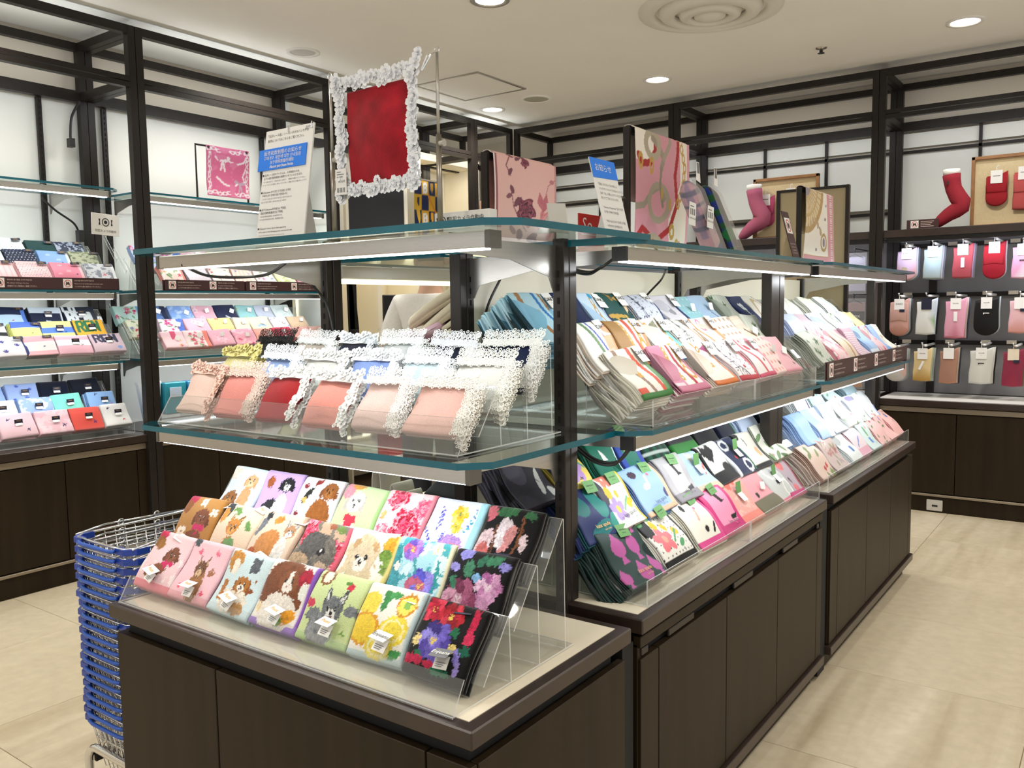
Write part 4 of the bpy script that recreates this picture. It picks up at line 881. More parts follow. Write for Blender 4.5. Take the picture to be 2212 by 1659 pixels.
def lace_mesh(kind, segs, rnd, width=.03, dense=1., fs=1.):
    """trim along straight segments (p, q, outward normal) in the towel plane"""
    V = []; F = []; k = 0
    def put(t, x, y, z, s=1., a=0., tilt=0.):
        nonlocal k
        v = t[0] * s; c, s_ = math.cos(a), math.sin(a); p = np.stack([v[:, 0] * c - v[:, 1] * s_ + x, v[:, 0] * s_ + v[:, 1] * c + y, v[:, 2] + z], 1)
        V.append(p); F.extend(tuple(i + k for i in q) for q in t[1]); k += len(p)
    for (p, q, nrm, z0) in segs:
        p, q, nrm = map(np.array, (p, q, nrm)); L = np.linalg.norm(q - p); d = (q - p) / L
        wv = lambda s: .002 * math.sin(s * 90)
        if L > .06 and fs < 1.1:   # net ground behind the motifs, with a scalloped outer edge
            n = max(4, int(L / .006)); v = []
            for i in range(n + 1):
                s = L * i / n; a = p + d * s - nrm * .004; b = p + d * s + nrm * (.010 + .003 * math.sin(s * 420)) * width / .03; v += [(a[0], a[1], z0 + wv(s) - .0012), (b[0], b[1], z0 + wv(s) - .0008)]
            V.append(np.array(v)); F.extend((k + 2 * i, k + 2 * i + 2, k + 2 * i + 3, k + 2 * i + 1) for i in range(n)); k += len(v)
        if kind == 'loop':
            for row, (off, st, t) in enumerate(((-.002, .0075, 0), (.0055, .0078, 0), (.0105, .0078, 0), (.0165, .0125, 1), (.0240, .0100, 0))):
                n = max(2, int(L / st))
                for i in range(n + 1):
                    s = L * i / n + (st / 2 if row % 2 else 0); x = p + d * min(s, L) + nrm * (off + .0015 * math.sin(s * 250)) * width / .03
                    put(RINGS[t], x[0], x[1], z0 + wv(s) + (.0015 if t else 0), 1.05 if t == 0 else 1.05, rnd.random() * 6)
                    if t == 1: put(RINGS[0], x[0], x[1], z0 + wv(s) + .001, .9)
        else:
            n = max(2, int(L / (.0145 * (1 + .6 * (fs - 1)) / dense)))
            for i in range(n + 1):
                s = L * i / n; x = p + d * s + nrm * (.008 + .009 * rnd.random()) * width / .03; put(FLW[0], x[0], x[1], z0 + wv(s) + rnd.random() * .002, fs * 1.1 * rnd.uniform(.85, 1.2), rnd.random() * 6)
                x = p + d * (s + .007) + nrm * (.022 * rnd.random() - .003); put(FLW[1], x[0], x[1], z0 + wv(s) + rnd.random() * .002 - .001, fs * rnd.uniform(.7, 1.05), rnd.random() * 6)
                x = p + d * (s + .004) + nrm * (.002 + .02 * rnd.random()); put(RINGS[1], x[0], x[1], z0 + wv(s), 1., 0)
    P = np.concatenate(V); me = bpy.data.meshes.new('lace_border'); me.from_pydata(P.tolist(), [], F)
    me.polygons.foreach_set('use_smooth', [True] * len(F)); me.update(); return me
LT = [[('blush towel with matching rose lace', 'eccbbd', 'e6c3b4', 'rose'), ('coral towel with pale looped lace and inner frame', 'e58f84', 'ddc6ba', 'loop'), ('red towel with white rose lace', 'a80f17', 'f2f2f0', 'rose'), ('salmon towel with white rose lace', 'ea9a8c', 'f2f2f0', 'rose'), ('pale pink towel with white looped lace', 'f0cfc6', 'f0ebe6', 'loop'), ('pink towel with scalloped cream lace at the tray end', 'eec0b4', 'eae5dc', 'loop')],
      [('yellow towel with yellow rose lace', 'dfd893', 'd9d08a', 'rose'), ('light blue towel with white looped lace', '9cb6e6', 'eef2f6', 'loop'), ('off white towel with white rose lace', 'e8e9e4', 'f4f5f2', 'rose'), ('cornflower blue towel with white rose lace', '8faae8', 'f4f6f8', 'rose'), ('ice blue towel with white looped lace', 'd6eaf2', 'f2f6f8', 'loop'), ('ivory towel with scalloped ivory lace', 'eeeee8', 'ecebe2', 'loop')],
      [('black towel with black looped lace', '0b0a0b', '0c0b0c', 'loop'), ('grey beige towel with white looped lace', 'd2c6ba', 'eef0f0', 'loop'), ('dark navy towel with white rose lace', '141c36', 'eef2f6', 'rose'), ('white towel with white looped lace in the back row', 'eef2f2', 'f4f8f8', 'loop'), ('navy towel with white lace spilling over it', '18213c', 'eef0f4', 'loop'), ('deep navy towel with scalloped white lace at the tray end', '15244a', 'eeeeea', 'loop')]]
XS = [[(-2.13, -1.965), (-1.965, -1.80), (-1.79, -1.625), (-1.615, -1.45), (-1.44, -1.29), (-1.28, -1.10)], [(-2.12, -1.95), (-1.945, -1.78), (-1.775, -1.60), (-1.59, -1.42), (-1.41, -1.26), (-1.25, -1.075)], [(-2.09, -1.92), (-1.92, -1.755), (-1.745, -1.60), (-1.59, -1.43), (-1.42, -1.26), (-1.25, -1.07)]]
rl = random.Random(3)
for r in range(3):
    b0, z0, b1, z1 = LU[r]; b0 -= .03; b1 -= .03; nx, nz = -(z1 - z0), (b1 - b0); l = math.hypot(nx, nz); L = l + (.0 if r else 0); nx /= l; nz /= l
    for i, (lab, base, lc, kind) in enumerate(LT[r]):
        x0, x1 = XS[r][i]; Wd = x1 - x0 - .028
        me = cloth_mesh('lace_towel', M['terry'], Wd, L, .007, base, [('mot', .05, 6)], 18, 20, seed=40 + r * 9 + i, wave=.004, bulge=.007, rs=.004, under=2, edge=base, ut=.006, sideshift=.001)
        o = link('lace_towel', me); o.matrix_world = frame_at((x0, b0 + nx * .002, z0 + nz * .002), (b1 - b0, z1 - z0), 'S', rl.uniform(-.03, .03))
        props(o, lab, 'towel', 'lace edged towels on the end shelf')
        segs = [((-.002, L - .006), (Wd + .012, L - .006), (0, 1), .011), ((Wd - .004, L), (Wd - .004, .004), (1, 0), .010)]
        if kind == 'loop' and i in (1, 4, 5): segs += [((Wd - .004, L * .9), (Wd - .004, .0), (1, 0), -.001)]
        lm = lace_mesh(kind, segs, rl, .045, 1., 1.0 if kind == 'loop' else 1.001); lm.materials.append(lacemat(lc)); link('lace_border', lm, o, local=True, kind='stuff')
        # back leaves of the lace hanging behind the fold
        lm = lace_mesh(kind, [((Wd, L * .96), (Wd, -.006), (1, -.1), -.010)] + ([((Wd, L * .9), (Wd, -.012), (1, -.2), -.018)] if i == 5 else []), rl); lm.materials.append(lacemat(lc)); link('lace_border', lm, o, local=True, kind='stuff')

# ---------------------------------------------------------------- piles of folded handkerchiefs
ROWS = {'mid1': (-.99, 1.212, -1.105, 1.337), 'mid2': (-1.085, 1.287, -1.20, 1.412), 'mid3': (-1.19, 1.362, -1.31, 1.49),
        'low1': (-.965, .752, -1.085, .875), 'low2': (-1.06, .865, -1.17, .985), 'low3': (-1.165, .965, -1.27, 1.085),
        'A1': (-4.685, 1.638, -4.76, 1.738), 'A2': (-4.785, 1.705, -4.86, 1.807), 'A3': (-4.885, 1.763, -4.96, 1.865),
        'B1': (-4.685, 1.238, -4.76, 1.34), 'B2': (-4.785, 1.31, -4.86, 1.415), 'B3': (-4.885, 1.39, -4.96, 1.497),
        'C1': (-4.685, .812, -4.76, .932), 'C2': (-4.785, .885, -4.86, 1.002), 'C3': (-4.885, .955, -4.96, 1.075)}
UNDER = {}
ORD = 'first second third fourth fifth sixth seventh eighth'.split()
def pile(row, y, w, name, lab, group, base, ops, edge=None, mtl='silk', T=.006, under=2, n=0, ut=.006, tag=None, wave=.004, res=60, warp=0., ulab=None, shift=-.004, cat='handkerchief', dz=0., tilt=0.):
    """one folded cloth on top (its own thing) and n more folded cloths leaning below it"""
    b0, z0, b1, z1 = ROWS[row]; L = math.hypot(b1 - b0, z1 - z0); ux, uz = (z1 - z0) / L, abs(b1 - b0) / L
    seed = int(abs(y) * 1000) % 997
    me = cloth_mesh(name, M[mtl], w, L, T, base, ops, res, res, seed, warp, wave, .004, .0035 if mtl == 'silk' else .006, under, edge, ut, shift * .4)
    o = link(name, me); o.matrix_world = frame_at((b0 - ux * (T - dz), y, z0 - uz * (T - dz)), (abs(b1 - b0), z1 - z0), 'E', tilt or random.uniform(-.04, .04))
    props(o, lab, cat, group)
    d = T + under * ut + .001
    for k in range(n):
        key = (edge or base, round(w, 2), mtl, k % 2)
        if key not in UNDER: UNDER[key] = cloth_mesh(name, M[mtl], round(w, 2), L, .006, edge or base, [('b', 'l', .12, base), ('blot', 5, .6, base)], 5, 12, seed + k, 0, wave, .002, .0025, 1, base if k % 2 else edge, .004, -.002)
        q = link(name, UNDER[key]); dd = d + .006 + k * .0105
        q.matrix_world = frame_at((b0 - ux * dd - .0, y + shift * (k + 1) * 1.6 + random.uniform(-.002, .002), z0 - uz * dd - .002 * k), (abs(b1 - b0), z1 - z0), 'E', random.uniform(-.03, .03))
        props(q, ORD[k] + ' fold beneath the ' + ' '.join(lab.replace(' handkerchief pile', ' handkerchief').replace(' handkerchief stack', ' handkerchief').replace(' towel stack', ' towel').split()[:12]), cat, group)
    if tag: tag(o, w, L, T, wave)
    return o
def daks(o, w, L, T, wave):
    mb = MB(); cw, ch = .042, .056; mb.quadplate((0, 0, 0), (cw, 0, 0), (cw, ch, 0), (0, ch, 0), .0008)
    t = obj('brand_tag', mb, M['card'], o, local=True); t.location = (w - cw * 1.12, L - ch * 1.05, .0075); t.rotation_euler = (0, 0, random.uniform(-.12, .12))
    text('DAKS', M['ink'], t, .0185, (cw / 2, ch * .55, .0012), (0, 0, 0), .02); text('LONDON', M['inkg'], t, .003, (cw / 2, ch * .32, .0012))
def kate(word=True, gx=.62, ink='ink'):
    def f(o, w, L, T, wave):
        mb = MB(); mb.quadplate((0, 0, 0), (.052, 0, 0), (.052, .036, -.001), (0, .036, -.001), .0009); t = obj('brand_tag', mb, M['green'], o, local=True)
        t.location = (w * gx - .026, L - .038, .0085); t.rotation_euler = (.12, 0, random.uniform(-.15, .15)); text('kate spade', M['ink'], t, .0075, (.026, .021, .0013)); text('NEW YORK', M['ink'], t, .0035, (.026, .011, .0013))
        if word:
            text('kate spade', M[ink], o, .0155, (w * .5, L * .2, .0068), (0, 0, random.uniform(-.05, .05)), .005); text('NEW YORK', M[ink], o, .006, (w * .56, L * .11, .0066))
    return f
def tentg(o, w, L, T, wave):
    mb = MB(); mb.quadplate((0, 0, .0), (.04, 0, .0), (.04, .03, .022), (0, .03, .022), .0008); mb.quadplate((.002, -.002, .001), (.036, -.002, .001), (.036, -.035, .004), (.002, -.035, .004), .0008, 1)
    t = obj('tag', mb, [M['green'], M['card']], o, local=True); t.location = (w * .42, L * .62, .009)
def tentw(o, w, L, T, wave, s=.03, m='card'):
    mb = MB(); mb.quadplate((0, 0, .0), (s, 0, .0), (s, s * .8, .012), (0, s * .8, .012), .0008)
    t = obj('tag', mb, M[m], o, local=True); t.location = (w * random.uniform(.4, .6), L * random.uniform(.45, .6), .009); t.rotation_euler = (0, 0, random.uniform(-.5, .3))
def polo(o, w, L, T, wave):
    mb = MB(); mb.quadplate((0, 0, 0), (.05, 0, 0), (.05, .016, .001), (0, .016, .001), .0008); t = obj('brand_tag', mb, M['navy'], o, local=True); t.location = (w - .058, L - .026, .0085); t.rotation_euler = (0, 0, random.uniform(-.1, .1)); text('POLO', M['gold'], t, .008, (.025, .0095, .0018)); text('RALPH LAUREN', M['gold'], t, .0035, (.025, .0035, .0015))
def polot(o, w, L, T, wave):
    mb = MB(); mb.quadplate((0, 0, 0), (.042, 0, 0), (.042, .02, .010), (0, .02, .010), .0008); t = obj('brand_tag', mb, M['navy'], o, local=True); t.location = (w * .42, L * .52, .009); text('POLO', M['gold'], t, .008, (.021, .012, .008), (.46, 0, 0))
    mb = MB(); mb.quadplate((.002, -.012, .001), (.038, -.012, .001), (.038, .001, .002), (.002, .001, .002), .0008); obj('price_leaf', mb, M['card'], t, local=True)
def pony(x, y, c, s=.045):
    return [('e', x, y, s * .8, s * .42, c), ('l', [(x + s * .5, y), (x + s * .95, y + s * .8), (x + s * 1.2, y + s * .6)], s * .17, c), ('l', [(x - s * .5, y), (x - s * .8, y - s * 1.1)], s * .13, c), ('l', [(x + s * .4, y), (x + s * .6, y - s * 1.1)], s * .13, c), ('l', [(x - s * .1, y), (x, y + s * 1.1)], s * .2, c), ('l', [(x, y + s * .8), (x - s * .7, y + s * 1.5)], s * .09, c)]
def chain(x, c='c9932f', y0=.15, y1=1.0, n=6, r=.06):
    return [q for k in range(n) for q in (('ring', x, y0 + (y1 - y0) * k / n, r * .62, r, .017, c),)]
def strap(x0, x1, c, bend=.06, w=.045): return [('l', [(x0, 1), (x0 + bend, .7), ((x0 + x1) / 2 + bend, .4), (x1, 0)], w, c)]
def tassel(x, y, c, g='c08a2c', s=.2): return [('p', [(x, y), (x + s * 1.5, y + s * .45), (x + s * 1.6, y - s * .45)], c, .6), ('ring', x - s * .3, y, s * .25, s * .25, .018, g), ('l', [(x - s * .6, y + s * .2), (x - s * 1.2, y + s * .9)], .015, g)]
def purse(x, y, c, s=.12): return [('ring', x, y + s * .7, s * .75, s * 1.2, .018, c), ('e', x, y, s, s * .75, c, 0, .2)]
def eiffel(x, c): return [('l', [(x, .98), (x + .03, .5), (x - .06, .1)], .012, c), ('l', [(x + .02, .98), (x + .08, .5), (x + .2, .1)], .012, c)] + [('l', [(x - .05 * k, .75 - .16 * k), (x + .09 + .03 * k, .77 - .16 * k)], .01, c) for k in range(4)] + [('l', [(x + .14, .3), (x + .4, .06)], .02, c), ('blot', 22, .72, c)]
GM = 'silky printed handkerchiefs on the middle island shelf'
P = pile
K = dict(T=.005, under=2, ut=.005, wave=.006)
# middle shelf, front row
P('mid1', 1.94, .185, 'handkerchief', 'cream handkerchief pile with brown straps, coral stripe and green border', GM, 'efe9de', strap(.25, .5, '9a7a68', .05, .05) + strap(.62, .8, 'd9583e', .05, .05) + chain(.45, 'c9932f', .5, .9, 3) + clover4(.45, .45, .05, 'd0a040') + [('b', 'r', .16, '6f9a68'), ('b', 'b', .09, '3f7d3c'), ('b', 'r', .06, '3a7a3a'), ('r', .0, .09, .25, .2, 'd9583e')], 'e6dfce', n=6, tag=daks, **K)
P('mid1', 2.165, .185, 'handkerchief', 'rose pink handkerchief pile with gold stirrup and red strap', GM, 'f4ece6', [('b', 'l', .36, 'd98ba6')] + chain(.4, 'c9a050', .3, 1, 6, .05) + strap(.58, .66, 'b02a30', .0, .045) + [('ring', .76, .4, .09, .14, .022, 'cf9a3c')] + chain(.76, 'cf9a3c', .58, 1, 3, .06) + [('b', 'r', .14, 'cf8098'), ('b', 'b', .13, 'cf7f98'), ('r', .0, .13, .3, .2, 'f0d8dc')], 'c98096', n=6, tag=daks, **K)
P('mid1', 2.41, .165, 'handkerchief', 'cream handkerchief pile with magenta tassel and orange border', GM, 'f4e8dc', tassel(.42, .82, 'a83a78') + chain(.9, 'cf9a3c', .35, 1, 5, .05) + clover4(.5, .45, .05, 'd0a040') + [('b', 'r', .12, 'e08a58'), ('b', 'b', .1, 'd9793f')], 'ecd8c8', n=3, tag=daks, **K)
P('mid1', 2.61, .165, 'handkerchief', 'white handkerchief pile with grey tower sketch and red border', GM, 'f3ecec', eiffel(.2, '4a4450') + [('e', .6, .3, .06, .04, 'c03a48'), ('b', 'r', .1, 'e8666c'), ('b', 'b', .09, 'c84a54')], 'e6d4d6', n=4, tag=daks, **K)
P('mid1', 2.81, .15, 'handkerchief', 'white handkerchief pile with small red purse and pink border', GM, 'f4eeec', purse(.36, .72, 'c83a50') + [('e', .6, .35, .08, .04, '9a5a3c', .4), ('b', 'r', .2, 'ec8ea0'), ('b', 'b', .08, 'd8607c')] + strap(.1, .5, 'd8646c', 0, .04), 'e8b8c0', n=1, tag=daks, **K)
P('mid1', 2.965, .175, 'handkerchief', 'blush terry handkerchief pile with salmon dots and tiny dog', GM, 'f6d6cf', [('dots', 5, .22, 'ef9a92'), ('e', .62, .25, .07, .05, '7a5a4a', .4)], 'f4cfc8', mtl='terry', n=1, tag=lambda *a: tentw(*a, m='cardg'), T=.009, under=1, ut=.008, wave=.003)
P('mid1', 3.075, .165, 'handkerchief', 'plain pink terry handkerchief pile with raised white card', GM, 'f0b6be', [('l', [(.6, .55), (.85, .3)], .02, '8a6a6a'), ('e', .72, .2, .06, .04, '7a5a54'), ('b', 'b', .07, 'e497a4')], 'e8a8b2', mtl='terry', n=1, tag=tentw, T=.009, under=1, ut=.008, wave=.003)
# middle row
P('mid2', 1.905, .165, 'handkerchief', 'white handkerchief pile with green and blue bands and peach side', GM, 'f2efe9', strap(.35, .5, '6f8f68', .06, .05) + strap(.5, .7, '4a62b8', .05, .025) + [('b', 'r', .3, 'e8b490'), ('e', .3, .2, .12, .08, 'd8b04a'), ('b', 'r', .05, 'd09464')], 'e8d4c4', n=3, tag=daks, **K)
P('mid2', 2.085, .19, 'handkerchief', 'tan and cream handkerchief pile with red strap and gold stirrup', GM, 'f0ebe4', [('b', 'l', .38, 'a8804c')] + chain(.42, 'c9a050', .3, 1, 6, .05) + strap(.6, .66, 'd05a4c', .0, .045) + [('ring', .77, .4, .08, .14, .022, 'cf9a3c')] + chain(.77, 'cf9a3c', .58, 1, 3, .06) + [('b', 'r', .12, 'c49468'), ('b', 'b', .1, 'b07848')], '8f6a3c', n=6, tag=daks, **K)
P('mid2', 2.29, .16, 'handkerchief', 'cream handkerchief pile with grey tassel and turquoise border', GM, 'f4efe8', tassel(.35, .85, '8a8a70') + clover4(.5, .32, .06, 'd8a848') + [('b', 'r', .2, '84d4cc'), ('b', 'b', .06, '5a8ad0')] + chain(.78, 'cfa050', .3, 1, 4, .04), 'ece4da', n=2, tag=daks, **K)
P('mid2', 2.47, .165, 'handkerchief', 'white handkerchief pile with grey tower sketch and orange border', GM, 'f0ece6', eiffel(.3, '5a6260') + [('l', [(.65, .7), (.9, .3)], .05, 'c8a488'), ('b', 'r', .08, 'e09a5c')], 'd6d8d2', n=4, tag=daks, **K)
P('mid2', 2.66, .16, 'handkerchief', 'white handkerchief pile with mauve purse and brown side', GM, 'f4efea', purse(.42, .72, 'd090a8') + strap(.05, .25, 'd8924a', 0, .04) + [('e', .7, .3, .1, .05, '8a6a48', .5), ('b', 'r', .2, 'dca478')], 'ecdccc', n=1, tag=daks, **K)
P('mid2', 2.83, .19, 'handkerchief', 'ivory terry handkerchief pile with camel dots', GM, 'f1ebe2', [('dots', 5, .2, 'c69a74')], 'e6dccf', mtl='terry', n=2, T=.009, under=1, ut=.008, wave=.003)
P('mid2', 3.03, .14, 'handkerchief', 'sand beige handkerchief pile with thin brown twig', GM, 'ead9c6', [('st', 'y', 4, .5, 'efe2d2'), ('l', [(.3, .6), (.8, .25)], .03, '8a6a4c')], 'dcc8b2', mtl='terry', n=1, tag=tentw, T=.008, under=1, ut=.007, wave=.003)
P('mid2', 3.10, .17, 'handkerchief', 'sage handkerchief pile with dark clover sprigs in the middle row', GM, 'd6d9cc', [('st', 'x', 9, .3, 'c2c8b8'), ('fl', 6, .12, ['4f6b4a', '6a7f60'])], 'b4bcae', n=5, **K)
# back row
P('mid3', 1.79, .19, 'handkerchief', 'sky blue handkerchief pile with brown straps and royal blue edge', GM, 'b9dfee', strap(.15, .4, 'a87a4c', .06, .045) + strap(.5, .7, '2f7ac0', .06, .035) + strap(.66, .84, 'a87a4c', .05, .03) + clover4(.42, .6, .055, 'd0a040') + [('e', .52, .15, .09, .07, 'cfb070'), ('b', 'r', .16, 'e6eef4'), ('b', 'r', .06, '2350b0')], '7fb8d4', n=7, tag=daks, **K)
P('mid3', 1.985, .14, 'handkerchief', 'plain navy handkerchief pile half behind the slotted post', GM, '16244e', [('b', 'r', .08, '22387c')], '101c40', n=4, **K)
P('mid3', 2.115, .125, 'handkerchief', 'pale blue handkerchief pile with gold bit and navy border', GM, 'c8dcf0', chain(.45, 'c49a4a', .2, 1, 4, .09) + [('e', .5, .92, .1, .06, '3aa0d0'), ('b', 'r', .3, '1b2a5a'), ('l', [(.74, 0), (.74, 1)], .018, 'f0f0f4')], 'a8c4e0', n=1, tag=daks, **K)
P('mid3', 2.235, .15, 'handkerchief', 'bottle green handkerchief pile with gold rope and clover', GM, '1d4f4c', tassel(.5, .85, 'b89a58') + [('l', [(.05, .5), (.5, .45)], .04, 'c8a048'), ('l', [(.2, .45), (.5, .0)], .035, 'c8a048')] + clover4(.62, .42, .06, 'd8b458') + [('b', 'r', .16, 'e6cba4')], '1a4a48', n=1, tag=daks, **K)
P('mid3', 2.40, .165, 'handkerchief', 'lavender grey handkerchief pile with tower sketch and navy edge', GM, 'd3d8e8', eiffel(.28, '3c4458') + [('b', 'r', .1, '22346c')], 'a8aab4', n=4, tag=daks, **K)
P('mid3', 2.585, .16, 'handkerchief', 'pale grey handkerchief pile with grey purse and navy edge', GM, 'dcd9e2', purse(.5, .55, '9a98a4') + [('b', 'r', .16, '24356a')], 'c4c4ce', n=1, tag=daks, **K)
P('mid3', 2.735, .165, 'handkerchief', 'teal blue terry handkerchief pile with pale dots and duck', GM, '93c8d4', [('dots', 5, .15, 'bfe2ea'), ('e', .7, .15, .09, .05, '6a5a4a', .3)], '7fb6c4', mtl='terry', n=2, tag=tentw, T=.009, under=1, ut=.008, wave=.003)
P('mid3', 2.90, .155, 'handkerchief', 'powder blue terry handkerchief pile with small white tag', GM, 'a9c4e2', [('l', [(.6, .5), (.85, .2)], .025, '5a6070')], '98b4d4', mtl='terry', n=1, tag=tentw, T=.009, under=1, ut=.008, wave=.003)
P('mid3', 3.08, .16, 'handkerchief', 'sage handkerchief pile with clover sprigs in the back row', GM, 'd2d5ca', [('st', 'x', 8, .3, 'bcc2b4'), ('fl', 6, .13, ['4a6a44', '5a7a50'])], 'aab2a4', n=6, **K)
P('mid3', 3.255, .15, 'handkerchief', 'navy handkerchief pile with a large white shamrock', GM, '1c2c60', clover4(.55, .65, .11, 'e8ecf0') + [('l', [(.55, .5), (.45, .2)], .03, 'e8ecf0')], '16234e', n=3, **K)
P('mid3', 3.41, .15, 'handkerchief', 'cream handkerchief pile with beige horseshoe by the wide post', GM, 'ece6dc', [('ring', .5, .5, .2, .3, .04, 'c8b08c'), ('b', 'r', .14, '3a3f74')], 'd8d2c6', n=3, **K)
# lower counter
GL_ = 'green tagged handkerchiefs and towels on the island counter'
KS = dict(T=.006, under=2, ut=.005, wave=.006)
def spade(x, y, s, c): return [('e', x, y, s, s, c), ('p', [(x - s * .95, y + s * .25), (x, y + s * 1.7), (x + s * .95, y + s * .25)], c), ('p', [(x, y - s * .4), (x - s * .5, y - s * 1.7), (x + s * .5, y - s * 1.7)], c)]
def petals(x, y, s, c, cc=None): return [('e', x + math.cos(k * 1.256 + .3) * s * .7, y + math.sin(k * 1.256 + .3) * s * .7, s * .55, s * .42, c, k * 1.256 + .3) for k in range(5)] + ([('e', x, y, s * .3, s * .36, cc)] if cc else [])
P('low1', 1.835, .20, 'handkerchief', 'dark green handkerchief pile with big magenta spades', GL_, '1f3b38', spade(.3, .66, .15, 'b9559c') + spade(.68, .62, .15, 'b9559c') + spade(.5, .16, .14, 'b9559c') + spade(.85, .2, .12, 'b9559c') + spade(.08, .2, .1, 'b9559c') + spade(.85, .95, .1, 'b9559c'), '1a3030', n=5, tag=kate(True, .6, 'gold'), **KS)
P('low1', 2.05, .19, 'handkerchief', 'white spotted handkerchief pile with coral flower and black border', GL_, 'f1efe6', [('dots', 9, .14, '2a2a2c'), ('e', .1, .8, .16, .26, '121214'), ('e', .06, .92, .1, .12, '4f9a5c')] + petals(.3, .45, .2, 'ec7c84', 'f0a890') + [('e', .35, .75, .08, .1, 'e8c02c'), ('e', .56, .65, .07, .08, 'e8c02c'), ('e', .75, .52, .09, .08, 'e8c02c'), ('l', [(.5, .35), (.78, .55)], .02, '5aa06a'), ('e', .7, .3, .12, .05, '5aa06a', .5), ('e', .4, .95, .14, .08, '5aa06a', .4), ('b', 'r', .06, '141416'), ('b', 'b', .12, '141416')], 'e6e2d8', n=2, tag=kate(True, .72), **KS)
P('low1', 2.275, .175, 'handkerchief', 'cream handkerchief pile with black cats and hot pink border', GL_, 'f2efe2', [('e', .2, .8, .05, .08, '1c1a1c'), ('e', .5, .72, .03, .04, 'e06a9a'), ('l', [(.4, .5), (.46, .7)], .03, 'f0b8a8'), ('e', .5, .3, .06, .06, '1c1a1c'), ('l', [(.7, .22), (.8, .35)], .03, '1c1a1c'), ('b', 'r', .14, 'e05a98'), ('b', 'b', .14, 'dd4a90')], 'e8e4d4', n=2, tag=kate(False, .62), **KS)
P('low1', 2.45, .175, 'handkerchief', 'pink handkerchief pile with black cat and magenta border', GL_, 'f09cbc', [('b', 'lr', .14, 'd03a7c'), ('b', 'b', .2, 'c83878'), ('b', 't', .1, 'd8487f'), ('p', [(.45, .78), (.52, .9), (.62, .66), (.72, .62), (.55, .6)], '1a181a'), ('p', [(.65, .32), (.9, .34), (.82, .24), (.66, .24)], '1a181a')], 'd04c86', n=2, tag=kate(True, .55), **KS)
P('low1', 2.625, .20, 'terry_towel', 'coral pink terry towel with hearts and a goose', GL_, 'f3a79c', [('blot', 8, .6, 'f7bcb2'), ('p', [(.3, .75), (.2, .88), (.26, .95), (.34, .9), (.44, .95), (.5, .88), (.4, .75)], 'e86a5c'), ('p', [(.6, .8), (.52, .92), (.6, .97), (.66, .93), (.74, .97), (.8, .9)], 'e86a5c'), ('e', .7, .5, .05, .12, 'f4e8e0'), ('e', .62, .72, .05, .05, '3fa0a0'), ('b', 'l', .08, 'd8402c'), ('b', 'b', .2, 'ee8a7c')], 'e8745c', mtl='terry', n=0, T=.018, under=1, ut=.012, tag=tentg, wave=.004, res=40, warp=.03, cat='towel')
P('low1', 2.80, .205, 'terry_towel', 'rose pink terry towel with an olive lower band', GL_, 'eea3ab', [('b', 'b', .33, '76705a'), ('e', .3, .42, .05, .07, '2c2a28'), ('b', 'r', .06, 'f0b0b4')], 'e89aa4', mtl='terry', n=0, T=.018, under=1, ut=.012, wave=.005, res=34, warp=.02, tag=tentw, cat='towel')
P('low1', 2.985, .175, 'terry_towel', 'pale grey terry towel with white outlines and black swan', GL_, 'cfd2d0', [('ring', .4, .75, .2, .2, .03, 'eef0ee'), ('ring', .75, .25, .16, .2, .03, 'eef0ee'), ('e', .45, .45, .07, .06, '20242a'), ('l', [(.5, .45), (.58, .6)], .02, '20242a'), ('b', 'r', .05, '44464a'), ('b', 'b', .08, 'e87f98')], 'c0c4c2', mtl='terry', n=0, T=.016, under=1, ut=.012, tag=tentg, wave=.004, res=34, warp=.02, cat='towel')
P('low1', 3.095, .165, 'terry_towel', 'mauve terry towel with peaches and raspberry border', GL_, 'bfb0bc', [('e', .5, .78, .16, .12, 'e87a7a', .3, .3), ('e', .62, .9, .1, .04, '5f8a5a', .5), ('e', .62, .2, .14, .1, 'e8808a', 0, .3), ('l', [(.5, .45), (.56, .36)], .03, '2a2430'), ('b', 'r', .09, 'b83a68'), ('b', 'b', .13, 'c8407a')], 'a898aa', mtl='terry', n=0, T=.016, under=1, ut=.012, wave=.004, res=34, warp=.02, cat='towel')
P('low2', 1.80, .17, 'handkerchief', 'navy and teal leaf handkerchief pile behind the slotted post', GL_, '1e2f66', [('e', .2, .7, .2, .3, '1f7a78', .4), ('e', .75, .6, .22, .32, '2a8a84', -.3), ('e', .5, .15, .3, .12, '237c80', .2), ('e', .95, .15, .18, .2, '2f9488')], '1c5a66', n=5, tag=kate(True, .8, 'gold'), **KS)
P('low2', 1.955, .155, 'handkerchief', 'white handkerchief pile with lilac flower and yellow border', GL_, 'f1f0e8', [('dots', 12, .1, '8a8a84'), ('e', .08, .7, .16, .3, '453f4e')] + petals(.35, .35, .2, 'b49ad4', 'ecc84a') + petals(.42, .92, .16, 'ec8a78') + [('e', .3, .66, .1, .12, 'ecc030'), ('e', .55, .6, .06, .07, 'ecc030'), ('e', .84, .4, .1, .1, 'ecc030'), ('l', [(.55, .3), (.85, .5)], .022, '7ab88a'), ('b', 'r', .07, 'e8bc30')], 'e6e0d0', n=1, tag=kate(True, .7), **KS)
P('low2', 2.13, .185, 'handkerchief', 'light blue handkerchief pile with cats and swan', GL_, '9ebfee', [('e', .25, .82, .1, .08, '4a3848'), ('e', .4, .52, .1, .06, 'eef2f6'), ('l', [(.46, .54), (.5, .72)], .025, 'eef2f6'), ('e', .85, .3, .06, .09, '4a4a78'), ('e', .6, .72, .03, .03, 'e06a8a'), ('b', 'r', .13, 'e8bea0'), ('b', 'b', .1, 'e0b898')], '6f94d0', n=3, tag=kate(True, .66), **KS)
